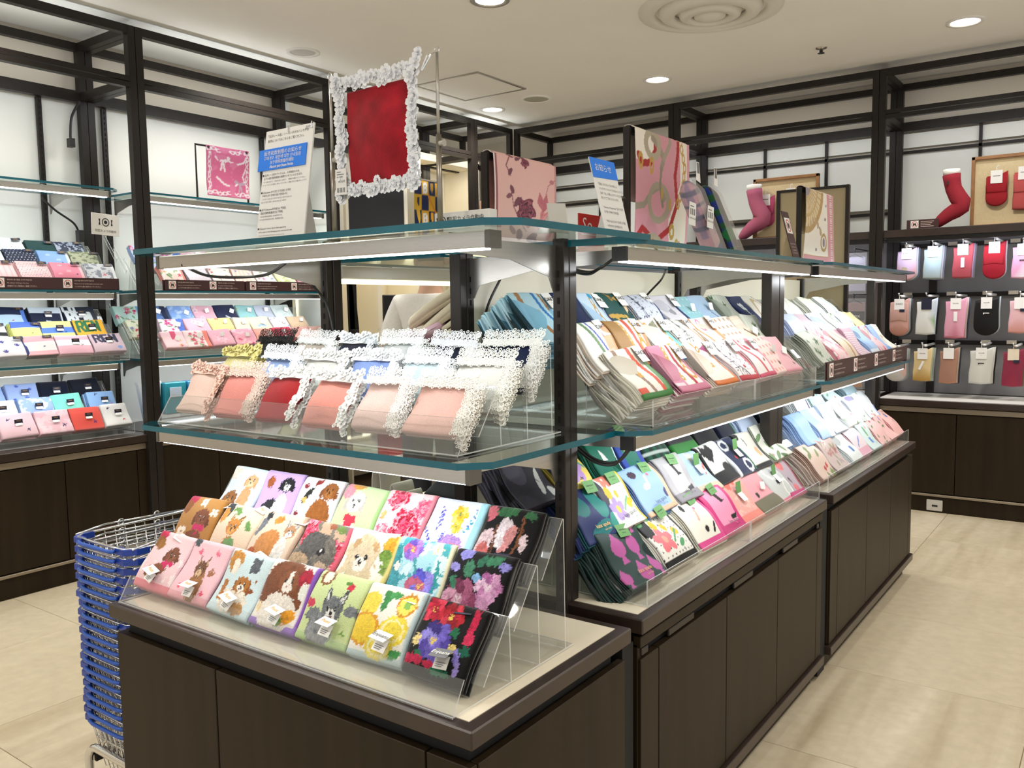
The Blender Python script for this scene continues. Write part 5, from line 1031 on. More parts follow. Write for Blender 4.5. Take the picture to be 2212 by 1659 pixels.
P('low2', 2.33, .165, 'handkerchief', 'grey bordered white handkerchief pile with black cats', GL_, 'eeece6', [('b', 'lr', .2, 'b4b2b6'), ('b', 't', .2, 'b8b6b8'), ('b', 'b', .2, '8c8a90'), ('p', [(.45, .75), (.52, .88), (.62, .6), (.75, .55), (.55, .52)], '1a181a'), ('p', [(.6, .26), (.9, .3), (.85, .2), (.62, .18)], '3a383e')], '8a888e', n=2, tag=kate(True, .6), **KS)
P('low2', 2.48, .185, 'terry_towel', 'baby blue terry towel with a rabbit and carrot', GL_, 'b6d2ec', [('e', .45, .85, .05, .12, 'e6dcc8', .3), ('e', .56, .86, .05, .12, 'e6dcc8', -.2), ('l', [(.75, .4), (.86, .62)], .03, 'e0744a'), ('e', .9, .7, .05, .03, '5a9a4a'), ('b', 'b', .2, 'd8c4ae')], 'a0c0e0', mtl='terry', n=0, T=.018, under=1, ut=.012, tag=tentg, wave=.004, res=34, warp=.03, cat='towel')
P('low2', 2.65, .185, 'terry_towel', 'white terry towel with black hearts like cow patches', GL_, 'ecebe6', [('p', [(.35, .5), (.1, .75), (.2, .95), (.38, .86), (.56, .97), (.66, .75)], '0e0e12'), ('e', .8, .25, .22, .2, '0e0e12'), ('b', 'b', .28, '101014'), ('b', 'l', .1, '121216')], '18181c', mtl='terry', n=0, T=.018, under=1, ut=.014, wave=.004, res=34, warp=.01, cat='towel')
P('low2', 2.83, .16, 'terry_towel', 'navy terry towel with white loops and green edge', GL_, '17234a', [('ring', .3, .8, .16, .12, .03, 'e8ecee'), ('ring', .7, .2, .16, .14, .035, 'e8ecee'), ('e', .4, .45, .05, .05, 'c03a3a'), ('b', 'r', .09, '1f7a4a'), ('b', 'l', .06, 'e8ecee')], '142040', mtl='terry', n=0, T=.016, under=1, ut=.012, tag=tentg, wave=.004, res=32, cat='towel')
P('low2', 2.97, .175, 'terry_towel', 'cream terry towel with black corners and peach oval', GL_, 'e6e2d6', [('l', [(.4, .6), (.36, .8)], .02, '3a3a3c'), ('e', .75, .4, .12, .14, 'e8b488'), ('e', .1, .9, .16, .12, '17171a'), ('b', 'b', .12, '17171a'), ('b', 'r', .05, '1c1c20')], '202024', mtl='terry', n=0, T=.016, under=1, ut=.012, wave=.004, res=32, cat='towel')
P('low2', 3.15, .19, 'handkerchief', 'white handkerchief pile with green leaf print by the wide post', GL_, 'e6e6dc', [('lf', 9, .15, ['7a9a6c', '5a7d54', 'c88a8a'])], 'aeb4a2', n=6, **KS)
P('low3', 1.665, .165, 'handkerchief', 'charcoal handkerchief pile with grey and white petals', GL_, '37343f', [('e', .25, .7, .2, .3, '5a5566', .4), ('e', .7, .4, .07, .28, 'e8e6e2', -.4), ('e', .85, .15, .1, .14, 'e0dedc', .3), ('e', .6, .85, .2, .16, '4c4858')], '2c2a34', n=4, tag=kate(False, .62), **KS)
P('low3', 1.845, .16, 'handkerchief', 'yellow handkerchief pile with lilac flower and navy leaf', GL_, 'e9d264', [('e', .12, .7, .2, .36, '1b2450', -.3), ('e', .5, .8, .12, .16, 'e0a83a')] + petals(.62, .4, .24, 'c29ad8', 'efe8f0') + [('e', .85, .75, .1, .1, 'e0a83a'), ('e', .7, .96, .2, .08, 'a898d8'), ('l', [(.8, .6), (.95, .4)], .03, '6aa88c')], 'c8b050', n=2, tag=kate(True, .9), **KS)
P('low3', 2.06, .135, 'handkerchief', 'emerald handkerchief pile with white cat and flowers', GL_, '16705a', [('p', [(.4, .4), (.38, .62), (.5, .55), (.62, .4)], 'eceee8'), ('e', .62, .8, .05, .05, 'd88aa0'), ('e', .1, .9, .1, .1, '1c2a3a'), ('e', .75, .3, .1, .06, '202c34'), ('b', 'r', .06, 'd8e4dc')], '115a48', n=2, tag=kate(False, .75), **KS)
P('low3', 2.205, .13, 'handkerchief', 'emerald handkerchief pile with black cat and royal blue border', GL_, '187460', [('p', [(.55, .55), (.6, .72), (.74, .45), (.5, .42)], '14181c'), ('e', .35, .5, .06, .06, 'e4c878'), ('b', 'lr', .2, '2a48a4'), ('b', 't', .22, '2a48a4')], '24408f', n=1, tag=kate(False, .62), **KS)
P('low3', 2.345, .175, 'terry_towel', 'green and black checked terry towel with white bird', GL_, '14543c', [('st', 'x', 4, .5, '0c2a22'), ('st', 'y', 4, .28, 'b8c4bc'), ('e', .7, .6, .12, .08, 'e8eae6'), ('l', [(.4, .95), (.6, .75)], .04, '3050a8')], '0f3a2c', mtl='terry', n=0, T=.016, under=1, ut=.012, wave=.004, res=32, cat='towel')
P('low3', 2.535, .185, 'terry_towel', 'dark grey terry towel with white stoat and bright green border', GL_, '26262c', [('e', .35, .75, .16, .16, '3e3c46'), ('p', [(.4, .5), (.46, .9), (.54, .85), (.6, .45)], 'eceae4'), ('b', 'b', .32, '2f7d34'), ('b', 'r', .07, '2f7d34')], '2b6f30', mtl='terry', n=0, T=.016, under=1, ut=.012, wave=.004, res=32, cat='towel')
P('low3', 2.74, .17, 'terry_towel', 'black terry towel with small green and pink leaves', GL_, '101216', [('e', .3, .8, .06, .1, 'e0e4e0'), ('e', .3, .8, .03, .05, 'c04a6a'), ('e', .65, .6, .14, .08, '2a7a60', .5), ('e', .8, .85, .12, .07, '2f7d54')], '0d0f12', mtl='terry', n=0, T=.016, under=1, ut=.012, wave=.004, res=30, cat='towel')
P('low3', 2.93, .15, 'terry_towel', 'navy terry towel with a penguin shape and green edge', GL_, '12182e', [('e', .5, .7, .12, .18, '0a0c12'), ('e', .5, .66, .07, .12, 'e8eaea'), ('b', 'r', .09, '2f8a4a')], '10152a', mtl='terry', n=0, T=.016, under=1, ut=.012, wave=.004, res=30, cat='towel')
P('low3', 3.11, .18, 'handkerchief', 'pale blue handkerchief pile with red cherries in the back row', GL_, 'bccbe4', [('e', .4, .7, .07, .07, 'c04a50'), ('e', .55, .6, .07, .07, 'c04a50'), ('l', [(.45, .75), (.6, .92)], .02, '5a7a5a')], '93a8cc', n=3, **KS)
P('low3', 3.33, .2, 'handkerchief', 'dark navy handkerchief pile in the shade by the wide post', GL_, '18223f', [('e', .5, .5, .3, .2, '22306a')], '121a32', n=3, **KS)
# far counter, middle shelf and counter top
G3 = 'pastel handkerchiefs on the far end of the island'
F3 = dict(T=.006, under=2, ut=.006, wave=.006, res=32)
def flo(n, r, cols, leaf=('7a9a6c', '9ab48a')): return [('lf', n, r * .9, list(leaf)), ('fl', n, r, cols)]
for row, y, w, lab, base, ops, edge, n in (
    ('mid1', 3.51, .18, 'sage handkerchief pile with dark clovers nearest the maroon sign corner', 'd0d2c6', [('st', 'x', 8, .3, 'b8bcae'), ('fl', 7, .12, ['4f6b4a', '5f7a58'])], 'a8ae9e', 6),
    ('mid1', 3.72, .18, 'rose and white handkerchief pile with soft petals', 'f4d2d4', [('blot', 4, .5, 'ee9aa6'), ('blot', 5, .62, 'f8ecec')], 'e89aa4', 3),
    ('mid1', 3.92, .18, 'cream handkerchief pile with tan check and mauve side', 'ead8c4', [('l', [(.3, 1), (.5, 0)], .05, 'c09a6c'), ('b', 'r', .2, 'c090a0')], 'b08a78', 5),
    ('mid1', 4.11, .17, 'mauve handkerchief pile with fine white ribs', 'c9a4b4', [('st', 'y', 16, .4, 'e8d6de')], 'b890a2', 2),
    ('mid1', 4.29, .165, 'light blue handkerchief pile with white edge on the far shelf', 'b2cdf0', [('b', 'l', .3, '9cbce6'), ('b', 'b', .1, 'e4ecf6')], 'a0c0ea', 1),
    ('mid1', 4.46, .14, 'pink handkerchief pile with a floral strip', 'f3cdd4', flo(5, .1, ['d05a78', 'e07a90']), 'ecb8c2', 1),
    ('mid1', 4.60, .13, 'sky blue handkerchief pile between pink and white ones', 'aac6f0', [('b', 'b', .12, '8fb0e4')], '98b8e8', 1),
    ('mid1', 4.70, .12, 'white handkerchief pile with a brown sprig at the far tray end', 'f4f2ec', flo(4, .09, ['9a6a5a', 'c08a7a']), 'e6e4dc', 1),
    ('mid2', 3.56, .17, 'lilac blue handkerchief pile beside the wide post', 'c8d2f0', [('mot', .1, 4)], 'aebce8', 3),
    ('mid2', 3.75, .17, 'mauve ribbed handkerchief pile in the middle row', 'cdb0be', [('st', 'x', 18, .4, 'ead8e0')], 'b89aa8', 2),
    ('mid2', 3.94, .2, 'white handkerchief pile with blue feather drawing', 'ecf1f8', [('ring', .5, .5, .25, .3, .03, 'a8c4ea'), ('ring', .55, .5, .12, .2, .03, 'b4ccee'), ('l', [(.2, .2), (.8, .7)], .02, 'a8c4ea')], 'd0def2', 2),
    ('mid2', 4.17, .17, 'white handkerchief pile with small green embroidered sprigs', 'f4f6f2', [('lf', 5, .1, ['6a9a5c', '7aa86a'])], 'e6ece6', 2),
    ('mid2', 4.35, .17, 'white and pale blue handkerchief pile with hearts', 'eef2f8', [('b', 'b', .3, 'b8d0f0'), ('fl', 3, .08, ['98b8e8'])], 'd8e4f4', 2),
    ('mid2', 4.54, .17, 'pale yellow handkerchief pile at the end of middle row', 'f0e2a8', [('lf', 4, .09, ['8a9a5c'])], 'e6d694', 2),
    ('mid3', 3.80, .2, 'white towel handkerchief pile with faint gold oval', 'f2f0ee', [('ring', .5, .5, .2, .25, .02, 'dcd0b8')], 'e6e4e2', 3),
    ('mid3', 4.15, .2, 'ivory handkerchief pile with tiny leaf in the back row', 'f3f3ea', [('lf', 3, .1, ['9ab48a'])], 'e6e6dc', 2),
    ('mid3', 4.42, .18, 'white handkerchief pile with blue line near the far end', 'f2f4f4', [('l', [(.5, 1), (.6, 0)], .03, 'a8c0e0')], 'e2e6ea', 2),
    ('low1', 3.46, .175, 'beige pink handkerchief pile with cherries and leaves', 'e2c9bc', [('lf', 6, .14, ['7a8f5c', '8a9a6a']), ('e', .6, .25, .06, .06, 'c04a4a'), ('e', .75, .3, .06, .06, 'c04a4a')], 'b89484', 6),
    ('low1', 3.66, .2, 'mauve beige handkerchief pile with pale flowers', 'cbb8b4', flo(7, .13, ['e4d6d0', 'b8807c', 'd8c4bc'], ('9a9a7c',)), 'b8a29e', 3),
    ('low1', 3.89, .17, 'white handkerchief pile with blue woven label', 'eaf0f0', [('r', .55, .25, .72, .42, '5a84c4')], 'dce6ea', 2),
    ('low1', 4.08, .18, 'pink and white handkerchief pile with a blue stripe', 'f0dfe6', [('b', 'b', .25, 'e8b4c4'), ('l', [(.3, .3), (.6, .55)], .03, '8a9ad8')], 'e2c0cc', 2),
    ('low1', 4.28, .17, 'mint towel handkerchief with blue potted cactus', 'd6e8e6', [('r', .35, .2, .6, .4, '6a94d4'), ('e', .48, .6, .1, .16, '7ab08a'), ('e', .7, .7, .05, .05, 'e09aa0')], 'c4dcda', 1),
    ('low1', 4.47, .17, 'pink towel handkerchief with green stems, first of three', 'f6c8c6', [('lf', 6, .08, ['5f8a5c']), ('e', .4, .8, .06, .04, 'b04a5a')], 'f0b4b2', 1),
    ('low1', 4.65, .15, 'pink towel handkerchief with lilac bud, second of three', 'f6c4c2', [('lf', 5, .08, ['5f8a5c']), ('e', .45, .75, .09, .06, '9a84c4', .5)], 'f0b0ae', 1),
    ('low1', 4.81, .15, 'pink towel handkerchief with blue tulip at the tray end', 'f7c2c0', [('lf', 5, .08, ['5f8a5c']), ('e', .45, .75, .14, .08, '5a78c0', .5)], 'f0aeac', 1),
    ('low2', 3.56, .18, 'sky blue handkerchief pile beside the post on the far counter', 'a4c4f2', [('b', 'l', .3, '90b4ea')], '8fb2ea', 4),
    ('low2', 3.77, .19, 'light blue handkerchief pile with white side', 'b8d2f6', [('b', 'r', .4, 'e8effa')], 'a4c2f0', 3),
    ('low2', 3.98, .19, 'white handkerchief pile with a broad pale blue stroke', 'e8f0fa', [('l', [(.3, .8), (.6, .2)], .06, 'b4cef2')], 'c8dcf6', 2),  # one pale blue diagonal stroke on a white base
    ('low2', 4.19, .19, 'white handkerchief pile with green floral embroidery', 'f3f5f2', [('lf', 6, .09, ['7aa06c', 'd08a8a'])], 'e4ebea', 2),
    ('low2', 4.40, .2, 'white handkerchief pile with lilac ribbon motif', 'f0f2f6', [('e', .5, .85, .3, .1, 'b0a8dc'), ('lf', 4, .08, ['7aa06c'])], 'dfe4f0', 2),
    ('low2', 4.62, .19, 'white handkerchief pile with pale blue cuff near the end', 'eef2f6', [('b', 'r', .12, '9cb8ea'), ('lf', 3, .08, ['8aa87c'])], 'dbe4f0', 2),
    ('low3', 3.80, .18, 'white handkerchief pile with blue flower pot and navy line', 'f0f3f4', [('r', .3, .4, .55, .65, '6a94d4'), ('e', .42, .75, .1, .08, 'e08a8a'), ('l', [(.8, 0), (.8, 1)], .04, '2a3870')], 'dfe6ea', 2),
    ('low3', 4.03, .18, 'mint handkerchief pile with pale blue pot', 'cfe6e6', [('r', .4, .4, .65, .7, '7ab0d8'), ('lf', 3, .1, ['6aa08a'])], 'bcd8da', 2),
    ('low3', 4.26, .2, 'pale aqua handkerchief pile with tiny red buds', 'd8ecec', [('lf', 4, .08, ['7ab08a']), ('fl', 3, .05, ['d06a6a'])], 'c2dede', 2),
    ('low3', 4.56, .22, 'blue grey handkerchief pile at the end of the back row', 'a9c2cc', [('st', 'x', 9, .3, '8fabb8')], '8aa6b2', 4)):
    pile(row, y, w, 'handkerchief', lab, G3, base, ops, edge, n=n, **F3)

# left wall
GA, GB = 'pony logo towels on the left wall shelves', 'floral towels on the left wall shelves'
LK = dict(T=.008, under=3, ut=.006, wave=.003, res=42)
PN = '2a3060'
for row, y, w, lab, base, ops, edge, tg, gr in (
    ('A1', 1.965, .16, 'pink check handkerchief stack with navy pony', 'f5cdd0', [('st', 'x', 6, .3, 'f2b8bc')] + pony(.3, .3, PN), 'e8b0b4', polo, GA),
    ('A1', 2.145, .16, 'pink handkerchief stack with dark pin dots', 'f6ccd0', [('dots', 11, .16, '5a5068')] + pony(.6, .22, 'c9a0d0'), 'ecb8bc', polo, GA),
    ('A1', 2.32, .165, 'bright pink handkerchief stack with pony silhouettes', 'ee8fa6', [('e', .3, .8, .07, .05, 'f4b6c2'), ('e', .5, .45, .08, .06, 'f4b6c2'), ('e', .2, .3, .07, .05, 'f4b6c2'), ('b', 'r', .1, 'f5c4cc')] + pony(.75, .3, PN), 'f2aab8', polo, GA),
    ('A1', 2.50, .17, 'grey paisley handkerchief stack with red pony', 'c2c6cc', [('blot', 9, .53, '7c828e'), ('b', 'r', .12, 'dfe2e6')] + pony(.6, .35, 'c8283a', .06), 'd4d6da', polo, GA),
    ('A2', 1.97, .15, 'light blue handkerchief stack with white polo sign edge', 'b4cdf0', [('b', 'r', .2, 'eef2f6')], 'a4c0ea', polo, GA),
    ('A2', 2.13, .16, 'navy handkerchief stack with white pin dots', '1d2544', [('dots', 9, .16, 'dfe2ea')], '161d38', polo, GA),
    ('A2', 2.30, .165, 'light blue handkerchief stack with pale ponies', '8fb6ea', [('e', .3, .7, .08, .06, 'b4d0f2'), ('e', .6, .45, .08, .06, 'b4d0f2'), ('e', .3, .25, .07, .05, 'b4d0f2'), ('b', 'r', .1, 'e4ecf6')] + pony(.7, .3, PN), '7aa4de', polo, GA),
    ('A2', 2.475, .175, 'khaki paisley handkerchief stack', 'b2b698', [('blot', 9, .54, '767c62'), ('b', 'r', .12, '50564c')], '9ca088', polo, GA),
    ('A3', 2.10, .18, 'white handkerchief stack with small blue dots', 'eaf0f2', [('dots', 9, .15, '6a9ab0')] + pony(.7, .3, 'd06a90'), 'dfe6ea', polo, GA),
    ('A3', 2.29, .155, 'plain bottle green handkerchief stack', '0f3a3a', [], '0c3030', polo, GA),
    ('A3', 2.45, .16, 'navy paisley handkerchief stack by the camera sign', '2a3048', [('blot', 9, .55, '9aa2b4')] + [('e', .75, .25, .1, .08, '4a78d0')], '20263c', polo, GA),
    ('B1', 2.0, .165, 'white towel stack with navy paw flowers', 'eeeaf0', paw(.3, .7, .06, '4a4a98') + paw(.7, .5, .06, '4a4a98') + paw(.3, .2, .06, '4a4a98') + [('b', 'r', .1, '2a3474')], 'e0dce6', polo, GA),
    ('B1', 2.155, .16, 'pink and white banded towel stack with pony', 'f5f2f2', [('b', 't', .35, 'f2b0b8'), ('b', 'b', .2, 'f2b4bc')] + pony(.6, .4, '3a4a90'), '3a3040', polo, GA),
    ('B1', 2.32, .185, 'pink towel stack with broad white stripe', 'f0bccb', [('r', 0, .4, 1, .72, 'f4f0f2'), ('b', 't', .08, 'f6dce2')] + pony(.72, .42, PN), 'e8c4d0', polot, GA),
    ('B1', 2.515, .185, 'mauve pink towel stack with navy block letters', 'd6bcc8', glyphs('REN', .12, .5, .27, .42, .045, '1d2346') + [('e', .82, .2, .08, .08, '8aa8e4')], 'c8acba', polot, GA),
    ('B2', 2.0, .11, 'white and black banded towel at the frame edge', 'f0f0ee', [('r', 0, .3, 1, .5, '18181c')], 'd8d8d8', polo, GA),
    ('B2', 2.14, .16, 'blue and lemon banded towel stack', 'eef08a', [('b', 't', .3, '4a6cc8'), ('b', 'b', .2, '4a6cc8'), ('b', 'r', .08, '28305a')] + pony(.6, .42, '2a3040'), 'dfe07a', polo, GA),
    ('B2', 2.29, .185, 'lemon and blue striped towel stack', 'f0ee90', [('r', 0, .35, 1, .66, '5a82d4'), ('b', 'r', .07, '28305a')] + pony(.7, .4, '1f3a90'), 'e4e486', polot, GA),
    ('B2', 2.48, .175, 'orange yellow towel stack with green block letters', 'eeb020', glyphs('REN', .12, .4, .27, .5, .05, '1f6a3c'), '20603a', polot, GA),
    ('B3', 2.09, .17, 'navy and pale blue towel stack', 'bcd6ea', [('b', 't', .4, '1c2746'), ('b', 'r', .14, '5a82d4')] + pony(.55, .3, 'c04a70'), '20305c', polo, GA),
    ('B3', 2.28, .175, 'white topped navy towel stack', '1a2340', [('b', 't', .35, 'd4e2ec'), ('b', 'r', .06, 'dfe6ec'), ('p', [(.4, 0), (.45, .3), (.95, .2), (.95, 0)], 'd8e4ee')], '141c36', polot, GA),
    ('B3', 2.465, .19, 'navy towel stack with large white block letters', '161c34', glyphs('LO', .05, .72, .22, .26, .04, 'e8ecf0') + glyphs('REN', .1, .15, .27, .5, .055, 'e8ecf0'), '12182c', polot, GA),
    ('C1', 2.0, .185, 'pale pink terry towel stack with small navy ponies', 'f4cdd6', pony(.3, .75, PN, .05) + pony(.75, .25, PN, .05), 'eec0ca', polot, GA),
    ('C1', 2.19, .18, 'mottled pink terry towel stack with navy pony', 'f3c4ce', [('blot', 6, .55, 'f8d8de')] + pony(.75, .3, PN, .06), 'ecb4c0', polot, GA),
    ('C1', 2.375, .17, 'coral red terry towel stack', 'ea5c50', pony(.72, .3, '4a3a80', .06), 'd84a40', polot, GA),
    ('C1', 2.555, .155, 'white terry towel stack with a red pony', 'eceae8', pony(.25, .8, PN, .05) + pony(.72, .25, 'd03040', .05), 'dedcda', polot, GA),
    ('C2', 1.97, .17, 'plain white terry towel stack', 'f2f2f4', [], 'e4e4e8', polot, GA),
    ('C2', 2.155, .175, 'blue terry towel stack with pale floral marks', '9cb8ea', [('blot', 6, .56, 'd4def4')], '8aa8e0', polot, GA),
    ('C2', 2.335, .165, 'mint terry towel stack', '84dccc', [('mot', .1, 6)], '6cc8b8', polot, GA),
    ('C2', 2.53, .16, 'light blue terry towel stack with tiny ponies', '94bcec', pony(.3, .85, PN, .05) + pony(.8, .4, 'd06a90', .04), '7ca6dc', polot, GA),
    ('C3', 1.965, .16, 'periwinkle terry towel stack at the frame edge', '98b4ea', [], '86a4de', polot, GA),
    ('C3', 2.135, .165, 'pale blue terry towel stack with paw flowers', 'a4bcf0', paw(.35, .85, .05, '4a68c8') + paw(.75, .7, .05, '4a68c8') + paw(.6, .35, .05, '4a68c8') + paw(.2, .3, .04, '4a68c8'), '8ea8e6', polot, GA),
    ('C3', 2.305, .165, 'plain navy terry towel stack', '141a2e', [], '101526', polot, GA),
    ('C3', 2.49, .17, 'dark navy terry towel stack by the corner upright', '121728', [], '0e1220', polot, GA)):
    pile(row, y, w, 'pony_towel', lab, gr, base, ops, edge, mtl='terry' if row[0] == 'C' else 'silk', n=1, cat='towel', ulab=None, **{**LK, 'tag': tg})
RD = ['c8324c', 'e06a80', 'f0a8b4']
for row, y, w, lab, base, ops, edge, tg in (
    ('A1', 2.96, .15, 'coral floral handkerchief stack nearest the sign strip start', 'f2dcd6', flo(8, .12, ['e0566a', 'ee8a90', 'e8a070']) + [('b', 'r', .12, 'e88a80')], 'e89a90', 0),
    ('A1', 3.13, .155, 'lilac grey handkerchief stack with pale dots', 'dcd2dc', [('dots', 6, .14, 'c4bcd6')], 'c8bcc8', 0),
    ('A1', 3.30, .155, 'white handkerchief stack with red sprigs', 'f2e2e0', flo(6, .08, ['d05a60', 'c07a70']), 'e4d0ce', 0),
    ('A1', 3.47, .155, 'peach handkerchief stack with soft stripes', 'f4cfc2', [('st', 'x', 5, .4, 'f8e0d6'), ('fl', 4, .08, ['8a90d0', 'e88a80'])], 'eebcac', 0),
    ('A1', 3.64, .155, 'white handkerchief stack with pink and blue blooms', 'efe2e6', flo(7, .1, ['e49aac', '9ab4dc', 'd8a4c4']), 'dfd0d6', 0),
    ('A1', 3.81, .155, 'pale yellow handkerchief stack with lime leaves', 'f0eecb', [('lf', 8, .13, ['d4da90', 'c2d08a'])], 'e4e2b4', 0),
    ('A1', 3.98, .16, 'rose pink handkerchief stack with white bow', 'e39ab0', [('e', .5, .5, .2, .1, 'f2e4ea', .4), ('blot', 7, .6, 'edb8c6')], 'd88aa2', 0),
    ('A2', 2.93, .16, 'light blue rose print handkerchief behind the sign strip', 'b0c4ea', flo(8, .12, ['e08aa0', 'f0c4cc', '8aa4dc']), '9cb4e0', 0),
    ('A3', 2.90, .16, 'pale blue floral handkerchief in the clear slanted holder', 'b8c8ec', flo(8, .12, ['d86a8a', 'f0d0d8', '8aa0d8']) + [('b', 'r', .14, 'f0c0d0')], 'a8bce6', 0),
    ('B1', 2.95, .15, 'pink ribbon print towel stack', 'f4cfd4', [('r', .4, .5, .65, 1, 'd85a78'), ('fl', 5, .08, ['e87a90', 'f0c070'])], 'eab4bc', 1),
    ('B1', 3.10, .17, 'white towel stack crowded with red roses', 'f0d8d6', flo(16, .1, RD) + [('b', 'r', .2, 'ee8878')], 'e87868', 1),
    ('B1', 3.28, .17, 'pink towel stack with embossed lace rose', 'eab0be', [('rose', .45, .4, .3, ['f2ccd6', 'e8a4b4', 'eebcc8'])], 'dc98a8', 1),
    ('B1', 3.46, .165, 'rose pink terry towel stack with small red flower', 'eda8b8', [('blot', 7, .58, 'f4c2cc'), ('fl', 3, .08, ['d8607c'])], 'de94a6', 1),
    ('B1', 3.63, .15, 'salmon terry towel stack with orange tag', 'f0a898', [('mot', .12, 5)], 'e29484', 1),
    ('B1', 3.785, .16, 'raspberry terry towel stack with a white bow', 'd84e64', [('e', .42, .35, .18, .07, 'f0eef0', .5), ('e', .6, .35, .18, .07, 'f0eef0', -.5), ('l', [(.5, .35), (.4, .08)], .03, 'f0eef0'), ('l', [(.5, .35), (.62, .08)], .03, 'f0eef0')], 'c83e56', 1),
    ('B1', 3.95, .155, 'dusty rose terry towel stack', 'dca49c', [('blot', 8, .55, 'e4b4ae')], 'cc948c', 1),
    ('B1', 4.11, .15, 'taupe pink terry towel stack at the alcove end', 'd0a498', [('mot', .1, 5)], 'c09488', 1),
    ('B2', 2.79, .17, 'cream towel stack with red and blue flowers in the holder', 'e8ead0', flo(10, .1, ['d04a60', '8aa0d8', 'e89aa0']), 'd8dcc0', 0),
    ('B2', 3.00, .165, 'white towel stack with fuchsia blooms and blue ribbon', 'f2e0e8', flo(14, .1, ['c83a7a', 'e07aa4', 'd85a90']) + [('b', 'r', .28, '5a7ad0')], 'e4c8d6', 1),
    ('B2', 3.18, .17, 'pink towel stack with white flower applique', 'f2bcca', [('fl', 5, .16, ['f6d8e0', 'f4ccd6'])], 'e4a4b6', 1),
    ('B2', 3.355, .175, 'butter yellow towel stack with orange flower', 'f4dc94', [('fl', 4, .12, ['f0e4b4', 'ee8a6a'])], 'e0c478', 1),
    ('B2', 3.54, .12, 'cream towel stack with orange tag', 'f0e4c8', [('mot', .06, 5)], 'e0d2b4', 1),
    ('B2', 3.67, .165, 'cream towel stack with pale blue bow', 'f2ecc4', [('e', .4, .4, .14, .08, 'a8c4e4', .4), ('e', .6, .4, .14, .08, 'a8c4e4', -.4)], 'e4d69c', 1),
    ('B2', 3.845, .145, 'white towel stack with tiny violet flowers', 'efeaf0', [('fl', 5, .06, ['a48ac4', '8a9ad0'])], 'dfdae4', 1),
    ('B2', 4.0, .16, 'sand coloured terry towel stack', 'dcc0a0', [('mot', .12, 6)], 'ccb090', 1),
    ('B3', 2.77, .17, 'mint towel stack with crimson flowers', 'bfe0da', flo(10, .1, ['c83a64', 'e07a94']) + [('b', 'r', .16, '7ab0dc')], 'a8d0ca', 0),
    ('B3', 2.95, .165, 'navy towel stack with blue floral print', '5a78b0', flo(9, .1, ['a8c0e4', '3a4a80']) + [('b', 'r', .25, '1c2444')], '2a3a68', 1),
    ('B3', 3.13, .165, 'cornflower blue towel stack with a pale bow', '84a6e4', [('blot', 6, .58, 'a8c0ee'), ('e', .45, .6, .16, .07, 'c4d4f4', .4)], '7494d8', 1),
    ('B3', 3.30, .16, 'pink towel stack with white flower in the back row', 'e8b0c2', [('fl', 4, .15, ['f2d0da'])], 'da9cb0', 1),
    ('B3', 3.47, .165, 'dark navy towel stack with fine white motif', '24284a', [('l', [(.4, .3), (.6, .1)], .03, 'd0d4e0')], '1c203e', 1),
    ('B3', 3.64, .145, 'seafoam towel stack with orange tag', '9cccd0', [('fl', 4, .1, ['c8d8a8', 'b8e0e0'])], '8abcc0', 1),
    ('B3', 3.79, .14, 'lavender grey towel stack', 'c8cce0', [('mot', .08, 5)], 'b6bad2', 1),
    ('B3', 3.94, .16, 'white terry towel stack standing highest by the alcove', 'e2eaea', [('blot', 6, .58, 'd2e0e0')], 'd0dada', 1)):
    o = pile(row, y, w, 'floral_towel', lab, GB, base, ops, edge, mtl='silk' if row[0] == 'A' else 'terry', n=0, cat='towel', **{**LK, 'tag': (tentw if tg else None)})

# maroon sign strips
def pictogram(parent, x, y, s, who):
    mb = MB(); mb.bbox(x - s / 2, x + s / 2, y - s / 2, y + s / 2, 0, .0008, .0003); p = obj('pictogram', mb, M['card'], parent, local=True)
    mb = MB(); mb.lathe((x, y, .0009), [(s * .40, 0), (s * .40, .0004), (s * .34, .0004), (s * .34, 0)], 20, 0); mb.quadplate((x - s * .27, y + s * .23, .001), (x - s * .23, y + s * .27, .001), (x + s * .27, y - s * .23, .001), (x + s * .23, y - s * .27, .001), .0003); obj('red_circle', mb, M['redi'], p, local=True)
    mb = MB()
    mb.prism([(x - s * .2, y - s * .2), (x - s * .2, y + s * .05), (x - s * .1, y + s * .2), (x, y + s * .1), (x + s * .1, y + s * .2), (x + s * .2, y + s * .05), (x + s * .2, y - s * .2), (x + .08 * s, y - s * .2), (x, y - s * .05), (x - .08 * s, y - s * .2)], .0009, .0012); obj('figure', mb, M['maroon'], p, local=True)
def sign_strip(face_m, w, h, n, lab, sx=1.):
    t = link('sign_strip', None); t.matrix_world = face_m; props(t, lab, 'sign', 'maroon sign strips')
    mb = MB(); mb.bbox(0, w, 0, h, -.002, 0, .0008); obj('strip_board', mb, M['maroon'], t, local=True)
    for i in range(n):
        x = w * (i + .1) / n + .02; pictogram(t, x, h * .5, h * .78, i % 2)
        tx = x + h * .6
        a, b, c = (('손수건을 목에 두르지 마십시오', 'Please do not tie handkerchiefs around your neck.', 'ハンカチを首に巻かないでください。'), ('매장에서 음식물을 드시지 마십시오', 'No eating or drinking in the shop.', '売場内でのご飲食はご遠慮ください。'))[i % 2]
        for s, yy, sz in ((a, .74, .0085), (b, .48, .0078), (c, .22, .009)):
            me = textmesh(s, M['pinki']); xs = [v.co.x for v in me.vertices]; text(s, M['pinki'], t, sz, (tx - min(xs) * sz, h * yy, .0006))
def mE(x, y, z): return Matrix(((0, 0, 1, x), (1, 0, 0, y), (0, 1, 0, z), (0, 0, 0, 1)))
sign_strip(mE(-4.662, 1.62, 1.581), 1.035, .062, 3, 'maroon sign strip below the pony logo handkerchiefs')
